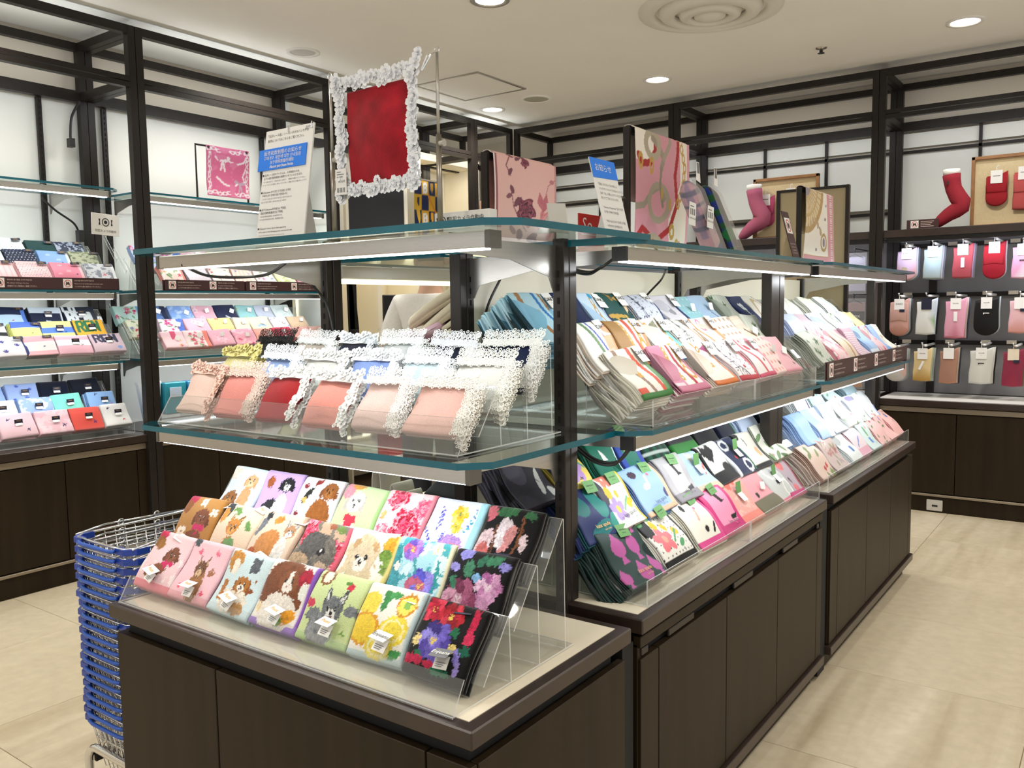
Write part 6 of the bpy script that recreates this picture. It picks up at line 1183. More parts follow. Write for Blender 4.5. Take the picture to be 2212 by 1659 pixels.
sign_strip(mE(-4.662, 2.94, 1.581), .56, .062, 2, 'maroon sign strip in the centre of the floral shelf')
sign_strip(mE(-4.662, 3.515, 1.581), .68, .062, 2, 'maroon sign strip beside the alcove')
sign_strip(mE(-.944, 3.37, 1.153), 1.44, .07, 4, 'maroon sign strip along the far island shelf')

# holders with blue floral handkerchiefs at the start of the floral bay
for z, lab in ((1.578, 'clear slanted holder of blue floral handkerchiefs on the upper floral shelf'), (1.178, 'clear slanted holder of floral towels on the second floral shelf')):
    t = empty('side_holder', (-4.8, 2.79, z), lab, 'display tray')
    for dx, dz in ((0, 0), (.10, .07), (.2, .14)):
        mb = MB(); mb.prism([(-4.70 - dx, z + .03 + dz), (-4.685 - dx, z + .05 + dz), (-4.80 - dx, z + .19 + dz), (-4.82 - dx, z + .18 + dz)], 2.775, 2.778, 0, 'xz', 1); obj('holder_side', mb, [M['acr'], M['aedge']], t)
    mb = MB(); mb.box(-5.02, -4.68, 2.776, 2.92, z + .003, z + .006, 0, 1); obj('holder_base', mb, [M['acr'], M['aedge']], t)

# gift packs on the low left shelf behind the lace tray
t = empty('gift_pouch', (-4.78, 2.86, .76), 'tapered light blue gift pouch behind the tall frame post', 'pouch')
mb = MB(); mb.prism([(2.80, 1.02), (2.945, 1.02), (2.93, .78), (2.84, .78)], -4.80, -4.77, 0, 'yz'); mb.prism([(2.795, 1.02), (2.95, 1.02), (2.95, 1.035), (2.795, 1.035)], -4.80, -4.77, 0, 'yz')
o = obj('pouch_body', mb, M['paint'], t); paintface(o.data, 'a8c8ec', [('b', 't', .12, 'e8eef4'), ('dots', 5, .2, '5a80c8'), ('r', .2, .2, .8, .5, '98bce8')], lambda P: ((P[:, 1] - 2.79) / .16, (P[:, 2] - .78) / .26))
for y, c, lab in ((2.96, '2f9cb0', 'teal packaged gift box on the low shelf behind lace towels'), (3.12, '3a8cc0', 'second blue packaged gift box farther along the low shelf')):
    t = empty('gift_box', (-4.78, y, .76), lab, 'box')
    mb = MB(); mb.bbox(-4.83, -4.75, y, y + .145, .83, 1.02, .004); obj('box_body', mb, plain(c, .25), t)
    mb = MB(); mb.bbox(-4.749, -4.746, y + .03, y + .11, .93, .99, .001); obj('box_label', mb, plain('c8dcf0'), t)
    mb = MB(); mb.box(-4.85, -4.73, y - .004, y + .15, .78, .828); obj('box_stand', mb, [M['acr']], t)

# ---------------------------------------------------------------- things standing on the island's top glass
# red towel with flower lace hung between two telescopic poles
t = empty('pole_stand', (-1.45, 1.5, ZT), 'pair of thin telescopic poles with clips holding the red towel', 'stand')
for x in (-1.628, -1.281):
    mb = MB(); mb.lathe((x, 1.5, ZT), [(0, .006), (.03, .006), (.032, .0), (0, 0)], 20); obj('pole_foot', mb, M['trimline'], t)
    mb = MB(); mb.tube([(x, 1.5, ZT + .004), (x, 1.5, ZT + .225)], .0065, 10); obj('lower_pole', mb, mat('bronze_pole', (.30, .27, .23), .3, .9), t, True)
    mb = MB(); mb.tube([(x, 1.5, ZT + .225), (x, 1.5, 2.018)], .0036, 8); obj('upper_pole', mb, M['steel'], t, True)
    mb = MB(); mb.lathe((x + .0105, 1.5, ZT + .205), [(0, -.006), (.007, -.006), (.008, .006), (0, .006)], 12, axis='x'); obj('clamp_knob', mb, M['steel'], t)
    mb = MB(); mb.tube([(x + .007 * math.cos(a * PI / 5), 1.5, 2.024 + .007 * math.sin(a * PI / 5)) for a in range(10)], .0014, 6, closed=True)
    s = 1 if x < -1.5 else -1
    mb.tube([(x + s * .006, 1.5, 2.022), (x + s * .020, 1.498, 2.013)], .0012, 6); mb.tube([(x + s * .016, 1.499, 2.016), (x + s * .04, 1.495, 1.985)], .0026, 6); mb.tube([(x + s * .026, 1.497, 2.016), (x + s * .042, 1.494, 1.985)], .0022, 6)
    obj('clip', mb, M['chrome'], t)
me = cloth_mesh('red_lace_towel', M['terry'], (.205), .222, .004, 'b0182a', [('mot', .42, 4), ('mot', .2, 9)], 44, 44, 5, 0, .003, .006, .002, 0)
o = link('red_lace_towel', me, label='red velvet towel with white flower lace hanging between two poles', cat='towel')
o.matrix_world = Matrix(((1, 0, 0, -1.563), (0, 0, -1, 1.494), (0, 1, 0, 1.752), (0, 0, 0, 1))) @ Matrix.Rotation(.02, 4, 'Z')
rl2 = random.Random(11)
segs = [((-.002, .222), (.207, .222), (0, 1), .004), ((-.002, 0), (.207, 0), (0, -1), .004), ((0, .0), (0, .222), (-1, 0), .004), ((.205, .0), (.205, .222), (1, 0), .004), ((-.022, .226), (-.018, .246), (-.4, .3), .004), ((.225, .226), (.236, .258), (.4, .3), .004), ((-.02, -.02), (-.03, -.012), (0, -.5), .004), ((.214, -.014), (.224, -.01), (0, -.5), .004)]
lm = lace_mesh('rose', segs, rl2, .040, 1.2, 1.45); lm.materials.append(lacemat('f4f6fa')); link('lace_border', lm, o, local=True, kind='stuff')
tg_ = MB(); tg_.quadplate((0, 0, 0), (.038, 0, 0), (.038, .062, 0), (0, .062, 0), .001); k = obj('price_tag', tg_, M['card'], o, local=True); k.location = (-.035, -.022, .014); k.rotation_euler = (0, 0, -.03)
mb = MB()
for i in range(12):
    if i % 5 != 3: mb.box(.006 + i * .0023, .0072 + i * .0023, .006, .017, .0011, .0014)
for i, (a, b) in enumerate(((.006, .026), (.006, .03), (.006, .02))): mb.box(a, b, .042 + i * .006, .044 + i * .006, .0011, .0014)
obj('print', mb, M['inkg'], k, local=True); text('¥1,650', M['ink'], k, .0085, (.022, .032, .0012))
tg_ = MB(); tg_.quadplate((0, 0, 0), (.038, 0, 0), (.038, .05, 0), (0, .05, 0), .001); k2 = obj('price_tag', tg_, M['cardg'], o, local=True); k2.location = (-.034, -.034, .008)
mb = MB()
for i in range(10): mb.box(.006 + i * .0026, .0072 + i * .0026, .002, .011, .0011, .0014)
obj('print', mb, M['inkg'], k2, local=True)

def text_l(s, m, parent, size, x, y, z, bold=0., sx=1.):
    me = textmesh(s, M[m], bold); x0 = min(v.co.x for v in me.vertices); return text(s, M[m], parent, size, (x - x0 * size * sx, y, z), bold=bold, sx=sx)
# tall notice board about purchase limits
t = empty('notice_stand', (-1.786, 1.45, ZT), 'tall white notice stand with blue band about purchase limits', 'sign')
Wn, Hn = .188, .312; lean = math.atan2(.05, .30)
mb = MB(); mb.bbox(0, Wn, 0, Hn, -.005, 0, .001); brd = obj('notice_board', mb, M['card'], t, local=True)
brd.matrix_parent_inverse = Matrix(); brd.matrix_basis = Matrix.Translation((-.093, 0, .0)) @ Matrix.Rotation(PI / 2 - lean, 4, 'X')
mb = MB(); mb.bbox(-.018, Wn - .018, .205, .262, .0005, .0025, .0004); bb = obj('blue_panel', mb, M['blue'], brd, local=True)
for s, y, sz, bo in (('販売枚数制限のお知らせ', .249, .0135, 0), ('구매개수 제한에 대한 안내말씀', .236, .0115, 0), ('关于限购数量的通知', .224, .0105, 0), ('About purchase limits', .213, .0105, .02)): text(s, M['card'], bb, sz, (.078, y, .003), bold=bo)
for s, x, y, sz in (('「近沢レース店」シーズンタオルハンカチの', .012, .296, .0082), ('販売についてはこちらをご覧ください。', .012, .283, .0082), ('商品情報', .158, .304, .005), ('最新ニュース', .156, .299, .005),
                    ('■ 近沢レース店のアイテムは、人気商品のため、', .004, .192, .0068), ('以下の通り販売枚数の制限をさせていただきます。', .01, .183, .0068), ('・お一人様1日あたり、各商品1点かつ10枚まで。（複数枚や再購入はございません。）', .008, .174, .0045), ('お一人でも多くのお客様にご購入いただくため、ご理解ご協力をお願い申し上げます。', .008, .166, .0045),
                    ('■ Chikazawa 손수건은 인기상품인 관계로', .004, .146, .0068), ('아래와 같이 판매수량을 제한합니다.', .01, .137, .0068), ('- 1인 하루 각 상품 1점씩 10장까지 (재구입은 제한하지 않습니다.)', .008, .128, .0045), ('많은 고객님께 구매할 수 있도록 양해와 협조 바랍니다.', .008, .120, .0045),
                    ('■ 由于Chikazawa的手帕为人气商品，', .004, .100, .0068), ('因此对销售数量进行以下限制。', .01, .091, .0068), ('・每人每天每种商品限购一张且最多购买十张。', .008, .082, .0045), ('为了让更多顾客能够购买商品，敬请理解与配合。', .008, .074, .0045),
                    ("■ Chikazawa's items, due to their popularity,", .004, .050, .0062), ('will be subject to the following quantity restrictions for sale.', .008, .041, .0055), ('- One per item and up to 10 items per customer per day.', .008, .032, .0045)):
    text_l(s, 'ink' if sz > .005 else 'inkg', brd, sz, x, y, .0006)
mb = MB(); mb.prism([(.012, 0), (.1, 0), (.056, .24)], .06, .12, 0, 'yz'); st_ = obj('stand_foot', mb, M['cardg'], t, local=True); st_.location = (-.09, .01, .0)
mb = MB()
for x in (.09, .178): mb.tube([(x, Hn - .012, .001), (x, Hn + .004, .001), (x, Hn + .004, -.006)], .0014, 5)
obj('clip', mb, M['chrome'], brd, local=True)

# security camera strip and plate
def cam_icon(parent, x, y, s, z):
    mb = MB(); mb.lathe((x, y, z), [(s * .5, 0), (s * .5, .0005), (s * .40, .0005), (s * .40, 0)], 28); mb.lathe((x, y, z), [(s * .22, 0), (s * .22, .0005), (0, .0005)], 20)
    for q in (-1, 1): mb.prism([(x + q * s * .72, y + s * .36), (x + q * s * .95, y + s * .36), (x + q * s * .86, y), (x + q * s * .95, y - s * .36), (x + q * s * .72, y - s * .36), (x + q * s * .76, y)][::q], z, z + .0005)
    return obj('camera_symbol', mb, M['ink'], parent, local=True)
t = link('camera_strip', None, label='low white camera notice strip lying along the top glass', cat='sign'); t.matrix_world = Matrix(((1, 0, 0, -1.385), (0, 0, -1, 1.6), (0, 1, 0, 1.615), (0, 0, 0, 1)))
mb = MB(); mb.bbox(0, .168, 0, .064, -.03, 0, .001); obj('strip_body', mb, M['card'], t, local=True); cam_icon(t, .026, .045, .02, .0005); text('防犯カメラ作動中', M['ink'], t, .0135, (.098, .046, .0008))
t = link('camera_plate', None, label='white security camera plate on the left frame post', cat='sign'); t.matrix_world = mE(-4.66, 2.512, 1.885) @ Matrix.Rotation(-.03, 4, 'Z') @ Matrix.Rotation(.12, 4, 'Y')
mb = MB(); mb.bbox(0, .172, 0, .118, -.003, 0, .001); obj('plate', mb, M['card'], t, local=True); cam_icon(t, .086, .072, .046, .0005); text('防犯カメラ作動中', M['ink'], t, .0165, (.086, .022, .0008))

# scarves on dark frames
def scarf(name, lab, x, y0, y1, z0, z1, base, ops, flare=0., cat='scarf', thick=.02, sw=.012):
    st_ = empty('scarf_stand', (x, (y0 + y1) / 2, z0), 'dark slim stand under the ' + lab.split(' hung')[0].split(' draped')[0], 'stand')
    for a_, b_ in ((y0 - sw, y0), (y1 - .01, y1)):
        mb = MB(); mb.bbox(x - thick * .5, x + thick * .5, a_, b_, z0, z1 - .004, .001); obj('stand_post', mb, M['frame_lit'], st_)
    mb = MB(); mb.bbox(x - thick * .45, x + thick * .45, y0, y1, z1 - .02, z1 - .004, .001); obj('stand_bar', mb, M['frame_lit'], st_)
    W_ = y1 - y0; n = 110; nv = 120; V = []; UV = []; H = z1 - z0
    prof = []
    for k in range(nv): prof.append((thick * .5 + .006 + .01 * math.sin(k / nv * 2.2), z0 + .003 + (H - thick * .5) * k / (nv - 1)))
    for k in range(1, 9): a = PI * k / 8; prof.append(((thick * .5 + .006) * math.cos(a), z1 - thick * .5 + .003 + thick * .5 * math.sin(a)))
    for k in range(8): prof.append((-thick * .5 - .006, z1 - thick * .5 - (H * .55) * (k + 1) / 8))
    F = []
    for j, (px, pz) in enumerate(prof):
        for i in range(n):
            u = i / (n - 1); dn = max(0, (z1 - pz) / H); fl_ = flare * dn * dn
            V.append((x + px + .006 * math.sin(u * 9 + 1) * dn, y0 + W_ * u + fl_ * (u - .2), pz)); UV.append((u, min(1.25, j / (nv + 4))))
    for j in range(len(prof) - 1):
        for i in range(n - 1): a = j * n + i; F.append((a, a + 1, a + n + 1, a + n))
    me = bpy.data.meshes.new(name); me.from_pydata(V, [], F); me.materials.append(M['silk'])
    UV = np.array(UV); c = np.clip(paint(UV[:, 0], UV[:, 1], base, ops, 3) / DYE, 0, 1)
    at = me.attributes.new('Col', 'FLOAT_COLOR', 'POINT'); at.data.foreach_set('color', np.concatenate([c, np.ones((len(c), 1))], 1).astype(np.float32).ravel()); me.polygons.foreach_set('use_smooth', [True] * len(F))
    o = link(name, me, label=lab, cat=cat); sm = o.modifiers.new('thick', 'SOLIDIFY'); sm.thickness = .0015
    return o
ROSE = ['6a3848', '8a4a5a', '4f2a3a', 'a05a68']
scarf('scarf', 'pale pink scarf with dark roses draped over a stand', -1.40, 1.83, 2.13, 1.606, 1.862, 'e6b8b2', [('b', 'l', .04, '9a5a66'), ('b', 'l', .018, 'f2e6e0'), ('b', 'r', .035, 'cf9a9c'),
      ('l', [(.52, .2), (.42, .3), (.3, .45), (.25, .62)], .007, '8a5660'), ('l', [(.3, .45), (.42, .55)], .008, '8a5660'), ('rose', .5, .42, .13, ROSE), ('e', .36, .5, .07, .035, '7a4a58', .8), ('e', .27, .62, .05, .03, '7a4a58', 2.2), ('e', .22, .55, .05, .025, '8a5a64', .4), ('e', .54, .29, .04, .05, 'b03a4c'), ('rose', .84, .3, .15, ['d48a8c', 'c87880', 'dc9c9c']), ('p', [(.66, .52), (.7, .64), (.76, .56), (.82, .64), (.86, .5), (.76, .42)], 'bf6e78', .2), ('e', .42, .16, .05, .06, '6a3848'), ('e', .6, .14, .08, .04, '6a3848', .5), ('e', .3, .2, .07, .035, '7a4a58', -.5), ('e', .64, .06, .05, .08, '7a4a58', .3), ('l', [(.25, .98), (.18, .86), (.24, .76)], .008, '8a5660'), ('e', .27, .97, .04, .02, '7a4a58'), ('e', .24, .8, .05, .025, '7a4a58', .9), ('rose', .48, .93, .06, ROSE), ('e', .36, .95, .05, .02, '7a4a58', .3), ('l', [(.98, .8), (.85, .72), (.8, .6)], .006, 'bf7a80'), ('e', .92, .77, .04, .025, 'bf7a80')])
CH = 'c09a50'
scarf('scarf', 'pink scarf with red straps and gold chains draped over a tall stand', -1.25, 2.335, 2.72, 1.606, 1.988, 'd295a2', [('e', .1, .93, .28, .2, 'efe8dc'), ('r', .0, .72, .22, 1.3, 'efe8dc'), ('p', [(.8, 1.3), (.8, .6), (.6, .3), (.62, .1), (.9, 0), (1, .3), (.95, 1.3)], 'ece4d8'), ('p', [(0, 0), (0, .12), (.25, .1), (.5, .06), (1, .1), (1, 0)], 'e6ddd0'),
      ('l', [(.36, 1.0), (.34, .82), (.26, .72), (.1, .70), (.04, .76)], .028, 'a82c30'), ('l', [(.8, 1.1), (.76, .85), (.7, .66), (.74, .44), (.62, .22), (.45, .13), (.28, .15), (.12, .2), (.02, .12)], .026, 'a82c30'),
      ('l', [(.3, .92), (.42, .86), (.5, .78), (.46, .7)], .03, '9a9080'), ('l', [(.5, .78), (.62, .92), (.6, 1.02)], .025, 'a49a88'), ('l', [(.0, .36), (.14, .38), (.3, .5), (.46, .56), (.52, .46)], .026, '9a9080'), ('ring', .3, .87, .12, .1, .03, 'b0a590'), ('ring', .42, .42, .17, .14, .028, 'a49a88'), ('l', [(.46, .7), (.44, .55), (.5, .4)], .018, '8f8674'), ('l', [(.04, .08), (.25, .04), (.45, .1), (.6, .02)], .03, '9a9080'), ('ring', .34, .08, .14, .07, .025, 'b0a590')]
      + [q for pts in ([(.88, 1.1), (.84, .9), (.9, .75), (.86, .6), (.8, .5), (.72, .38)], [(.1, .06), (.3, .1), (.55, .02), (.75, .1), (.95, .03)]) for a, b in zip(pts[:-1], pts[1:]) for s_ in (0, .5) for q in (('ring', a[0] + (b[0] - a[0]) * s_, a[1] + (b[1] - a[1]) * s_, .025, .035, .009, CH),)]
      + [('ring', .28, .7, .03, .05, .012, CH), ('ring', .08, .72, .03, .05, .012, CH), ('ring', .66, .2, .03, .05, .012, CH), ('e', .48, .5, .02, .05, CH), ('e', .62, .42, .02, .05, CH), ('p', [(.8, .14), (.76, .02), (.92, .02)], 'b08a58', .5), ('b', 'r', .05, 'd9a0ac')])
scarf('scarf', 'cream and pink scarf with gold oval border draped at the far end', -1.15, 3.66, 4.06, 1.606, 1.938, 'e9e4dc', [('e', .0, 1.0, .62, .6, 'b89a68'), ('e', .0, 1.0, .54, .52, 'd8c6a4')] + [('l', [(.02 + .0, 1.0), (.6 * math.sin(a * .16), 1 - .56 * math.cos(a * .16))], .006, 'a88a58') for a in range(10)] + [('ring', .0, 1.0, .4, .38, .02, 'c2a878'), ('e', .0, 1.0, .16, .14, '9a9098')] + [('e', .08 + .09 * k, .45 - .02 * k * (k - 5), .03, .05, 'b8a080', .3) for k in range(6)] + [('ring', .62, .32, .07, .1, .014, 'b09a70'), ('e', .62, .32, .03, .06, '8a8090'), ('e', .66, .62, .025, .02, '7a7080'), ('e', .42, .22, .025, .02, '7a7080'), ('e', .5, .5, .02, .018, '8a8090'), ('e', .7, .8, .02, .018, '8a8090'), ('r', .0, .0, 1, .13, 'c9929c'), ('r', .0, .13, .78, .145, 'b89a68'), ('r', .74, .0, 1.0, 1.4, 'cf98a2'), ('r', .84, .0, .93, 1.4, 'e8d0d4')] + [('r', .84, k * .03, .93, k * .03 + .012, 'bf8a94') for k in range(48)], flare=.11)

# small notices on the side shelf
def lean_sign(name, lab, m, y0, y1, x, z0, z1, lean_, col='card', cat='sign'):
    t = empty(name, (x, (y0 + y1) / 2, z0), lab, cat)
    h = (z1 - z0) / math.cos(lean_); mb = MB(); mb.bbox(0, y1 - y0, 0, h, -.003, 0, .0008); b_ = obj('notice_board', mb, M[col], t, local=True)
    b_.matrix_parent_inverse = Matrix(); b_.matrix_basis = Matrix.Translation((0, -(y1 - y0) / 2, 0)) @ Matrix(((0, 0, 1, 0), (1, 0, 0, 0), (0, 1, 0, 0), (0, 0, 0, 1))) @ Matrix.Rotation(-lean_, 4, 'X')
    mb = MB(); mb.prism([(-.004, 0), (-.07, 0), (-math.sin(lean_) * h * .6 - .006, (z1 - z0) * .55)], -.012, .0, 0, 'xz'); f_ = obj('easel_foot', mb, M['linen'] if col != 'card' else M['card'], t, local=True); return t, b_, h
t, b_, h = lean_sign('notice_stand', 'white leaning notice with blue heading beside the chain scarf', None, 1.86, 1.985, -1.05, 1.606, 1.818, .25)
mb = MB(); mb.prism([(0, h * .76), (.125, h * .78), (.125, h), (0, h)], .0004, .0012); bb = obj('blue_panel', mb, M['blue'], b_, local=True)
text('お知らせ', M['card'], bb, .021, (.058, h * .885, .0016))
for i, s in enumerate(('「苦痛」をたたいており取した', 'ハンカチとウエストロゴはハンカチは、', '法令「法」を導入させていただきました。', '何とぞご了承くださいませ。', '', '\u201cVivienne Westwood\u201d 침구수건은', '당기분 선택해, 변경상품.', '', '"저희 세스티고자" 안내문 안내를', '구독하셔서 읽어봤습니다.', '몇 장 선택해 주시기 바랍니다.')):
    if s: text_l(s, 'inkg', b_, .0072, .016 + .0 * i, h * (.69 - .055 * i), .0006)
t, b_, h = lean_sign('notice_stand', 'maroon leaning notice with a crossed figure beside the cream scarf', None, 3.29, 3.37, -1.05, 1.606, 1.803, .27, 'maroon')
pictogram(b_, .04, h * .72, .062, 0)
for i, (s, sz) in enumerate((('손수건을 두르지 마십시오', .006), ('Please do not tie', .0068), ('handkerchiefs', .0068), ('ハンカチを巻かないで', .006))): text(s, M['pinki'], b_, sz, (.04, h * (.36 - .06 * i), .0006))
t = empty('red_sign', (-1.42, 2.38, 1.606), 'small red upright sign partly hidden behind the white notice', 'sign')
mb = MB(); mb.bbox(-1.425, -1.42, 2.33, 2.49, 1.606, 1.742, .001); rs_b = obj('sign_board', mb, M['red'], t)
k = link('lettering_base', None)
bpy.data.objects.remove(k)
o = text('So', M['card'], t, .055, (.0012, .0, .075)); o.matrix_basis = Matrix(((0, 0, 1, .0012), (1, 0, 0, .0), (0, 1, 0, .100), (0, 0, 0, 1))) @ Matrix.Scale(.062, 4)
mb = MB(); mb.box(-1.4199, -1.4192, 2.345, 2.475, 1.676, 1.679); obj('underline', mb, M['card'], t)
t = empty('blank_card', (-1.07, 1.66, 1.615), 'blank grey card standing at the right of the rose scarf', 'card'); mb = MB(); mb.quadplate((-1.05, 1.60, 1.615), (-1.05, 1.675, 1.615), (-1.062, 1.68, 1.684), (-1.062, 1.605, 1.678), .002); mb.prism([(-1.054, 1.615), (-1.10, 1.615), (-1.062, 1.66)], 1.62, 1.63, 0, 'xz'); obj('card_leaf', mb, M['cardg'], t)
t = empty('blank_card', (-1.2, 2.2, 1.606), 'cream card leaning behind the white notice', 'card'); mb = MB(); mb.quadplate((-1.2, 2.18, 1.606), (-1.2, 2.26, 1.606), (-1.23, 2.26, 1.75), (-1.23, 2.18, 1.75), .002); mb.prism([(-1.21, 1.606), (-1.25, 1.606), (-1.225, 1.70)], 2.21, 2.22, 0, 'xz'); obj('card_leaf', mb, M['inlay'], t)

# two plush bottle pouches in clear bags
def pouch(lab, yb, yt, x, base, ops, tagtxt):
    t = empty('plush_pouch', (x, yb, 1.606), lab, 'pouch', 'plush pouches on the top glass')
    z0, z1 = 1.625, 1.812; n = 44; mb = MB(); V = []; L = 44; UV = []
    for k in range(L + 1):
        s = k / L; y = yb + (yt - yb) * s; z = z0 + (z1 - z0) * s; r = .038 * (1 - max(0, (s - .8) / .2) ** 2 * .75) * (1 - max(0, (.1 - s) / .1) ** 2 * .5)
        for q in range(n): a = 2 * PI * q / n; V.append((x - .035 + math.sin(a) * r * .75, y + math.cos(a) * r, z + math.cos(a) * r * .45)); UV.append((q / n, s))
    F = [(k * n + q, k * n + (q + 1) % n, (k + 1) * n + (q + 1) % n, (k + 1) * n + q) for k in range(L) for q in range(n)] + [tuple(range(n))[::-1], tuple(L * n + q for q in range(n))]
    me = bpy.data.meshes.new('pouch_body'); me.from_pydata(V, [], F); me.materials.append(M['terry']); UV = np.array(UV); c = paint(UV[:, 0], UV[:, 1], base, ops, 4)
    at = me.attributes.new('Col', 'FLOAT_COLOR', 'POINT'); at.data.foreach_set('color', np.concatenate([c, np.ones((len(c), 1))], 1).astype(np.float32).ravel()); me.polygons.foreach_set('use_smooth', [True] * len(F))
    o = link('pouch_body', me, t)
    mb = MB(); mb.quadplate((x + .002, yb - .05, z0 - .015), (x + .002, yb + .05, z0 - .022), (x + .002, yt + .05, z1 - .02), (x + .002, yt - .05, z1 + .004), .0008); obj('clear_bag', mb, M['bag'], t)
    mb = MB(); mb.quadplate((x + .003, yt - .012, z1 + .0), (x + .003, yt + .018, z1 - .006), (x + .003, yt + .006, z1 + .052), (x + .003, yt - .012, z1 + .052), .001); hg = obj('hang_tab', mb, M['card'], t)
    mb = MB(); mb.quadplate((x + .0045, yt - .006, z1 + .02), (x + .0045, yt + .008, z1 + .02), (x + .0045, yt + .002, z1 + .05), (x + .0045, yt - .010, z1 + .05), .0006); obj('tab_print', mb, M['inkg'], hg)
    k = link('price_tag', None, t, local=True); k.matrix_basis = Matrix(((0, 0, 1, .004), (1, 0, 0, yt - yb - .065), (0, 1, 0, .075), (0, 0, 0, 1))) @ Matrix.Rotation(-.08, 4, 'Z')
    mb = MB(); mb.bbox(0, .046, 0, .066, 0, .001, .0003); obj('tag_card', mb, M['card'], k, local=True)
    mb = MB(); [mb.box(.006 + i * .0034, .0082 + i * .0034, .03, .048, .001, .0013) for i in range(10) if i % 4 != 2]; mb.box(.006, .03, .053, .056, .001, .0013); obj('tag_print', mb, M['inkg'], k, local=True)
    text('DAKS ¥1,320', M['ink'], k, .0075, (.023, .02, .0012))
pouch('lilac checked plush pouch in a clear bag leaning on the chain scarf', 2.585, 2.385, -1.05, 'b9a2bd', [('st', 'x', 4, .5, 'e3b9c6'), ('st', 'y', 6, .35, '8f8aa0'), ('r', 0, .0, 1, .22, 'e8b8c4')], 'a')
pouch('navy and green checked plush pouch in a clear bag', 2.74, 2.515, -1.05, '10348c', [('st', 'y', 5, .5, '12592f'), ('st', 'x', 5, .45, '0c1230'), ('e', .3, .3, .12, .1, '0e7a3c'), ('e', .6, .7, .12, .1, '1744b0')], 'b')
t = empty('thin_card', (-.96, 4.86, 1.606), 'tiny cream label standing at the far tip of the glass', 'card'); mb = MB(); mb.bbox(-.962, -.958, 4.72, 4.83, 1.606, 1.625, .0005); obj('label_leaf', mb, M['inlay'], t)

# framed board standing at the island's far end
t = empty('framed_board', (-1.47, 4.93, 0), 'tall dark framed tan panel standing at the far island end', 'panel')
mb = MB(); mb.box(-1.655, -1.295, 4.915, 4.93, .75, 2.075); obj('tan_panel', mb, mat('tan_panel', (.42, .335, .20), .35, 0, .03, 5), t)
for a in ((-1.675, -1.655, .0, 2.09), (-1.295, -1.275, .0, 2.09)):
    mb = MB(); mb.bbox(a[0], a[1], 4.905, 4.935, a[2], a[3], .002); obj('frame_side', mb, M['frame_lit'], t)
mb = MB(); mb.bbox(-1.655, -1.295, 4.905, 4.935, 2.075, 2.09, .002); mb2 = mb; obj('frame_top', mb, M['frame_lit'], t)

# ---------------------------------------------------------------- back wall: socks, hosiery, sock feet, framed boards
def pillow(mb, out, d, m=0):
    # outline (x, z) puffed to depth d; front towards -y
    n = len(out); cx = sum(p[0] for p in out) / n; cz = sum(p[1] for p in out) / n; k = len(mb.v)
    for s, y in ((.0, -d / 2), (.86, -d / 2 * .96), (.96, -d / 2 * .6), (1, 0), (.96, d / 2 * .6), (.86, d / 2)):
        for x, z in out: mb.v.append((cx + (x - cx) * s, y, cz + (z - cz) * s))
    for r in range(5):
        for i in range(n): j = (i + 1) % n; mb.f.append((k + r * n + i, k + r * n + j, k + (r + 1) * n + j, k + (r + 1) * n + i)); mb.m.append(m)
    mb.f.append(tuple(k + 5 * n + i for i in range(n))[::-1]); mb.m.append(m)
def sock_outline(kind, w, h):
    if kind == 'toe':
        b = [(w * .5 * math.sin(a), -h + w * .42 - w * .42 * math.cos(a)) for a in [PI / 2 * (1 - k / 5) for k in range(11)]]
        return [(-w * .46, -.0), (-w * .2, .005), (w * .2, .012), (w * .5, .03), (w * .48, -h * .3)] + b + [(-w * .5, -h * .35)]
    return [(-w * .46, .0), (w * .1, .006), (w * .5, .03), (w * .47, -h * .3), (w * .43, -h * .62), (w * .42, -h), (0, -h - .006), (-w * .5, -h), (-w * .5, -h * .7), (-w * .44, -h * .3)]
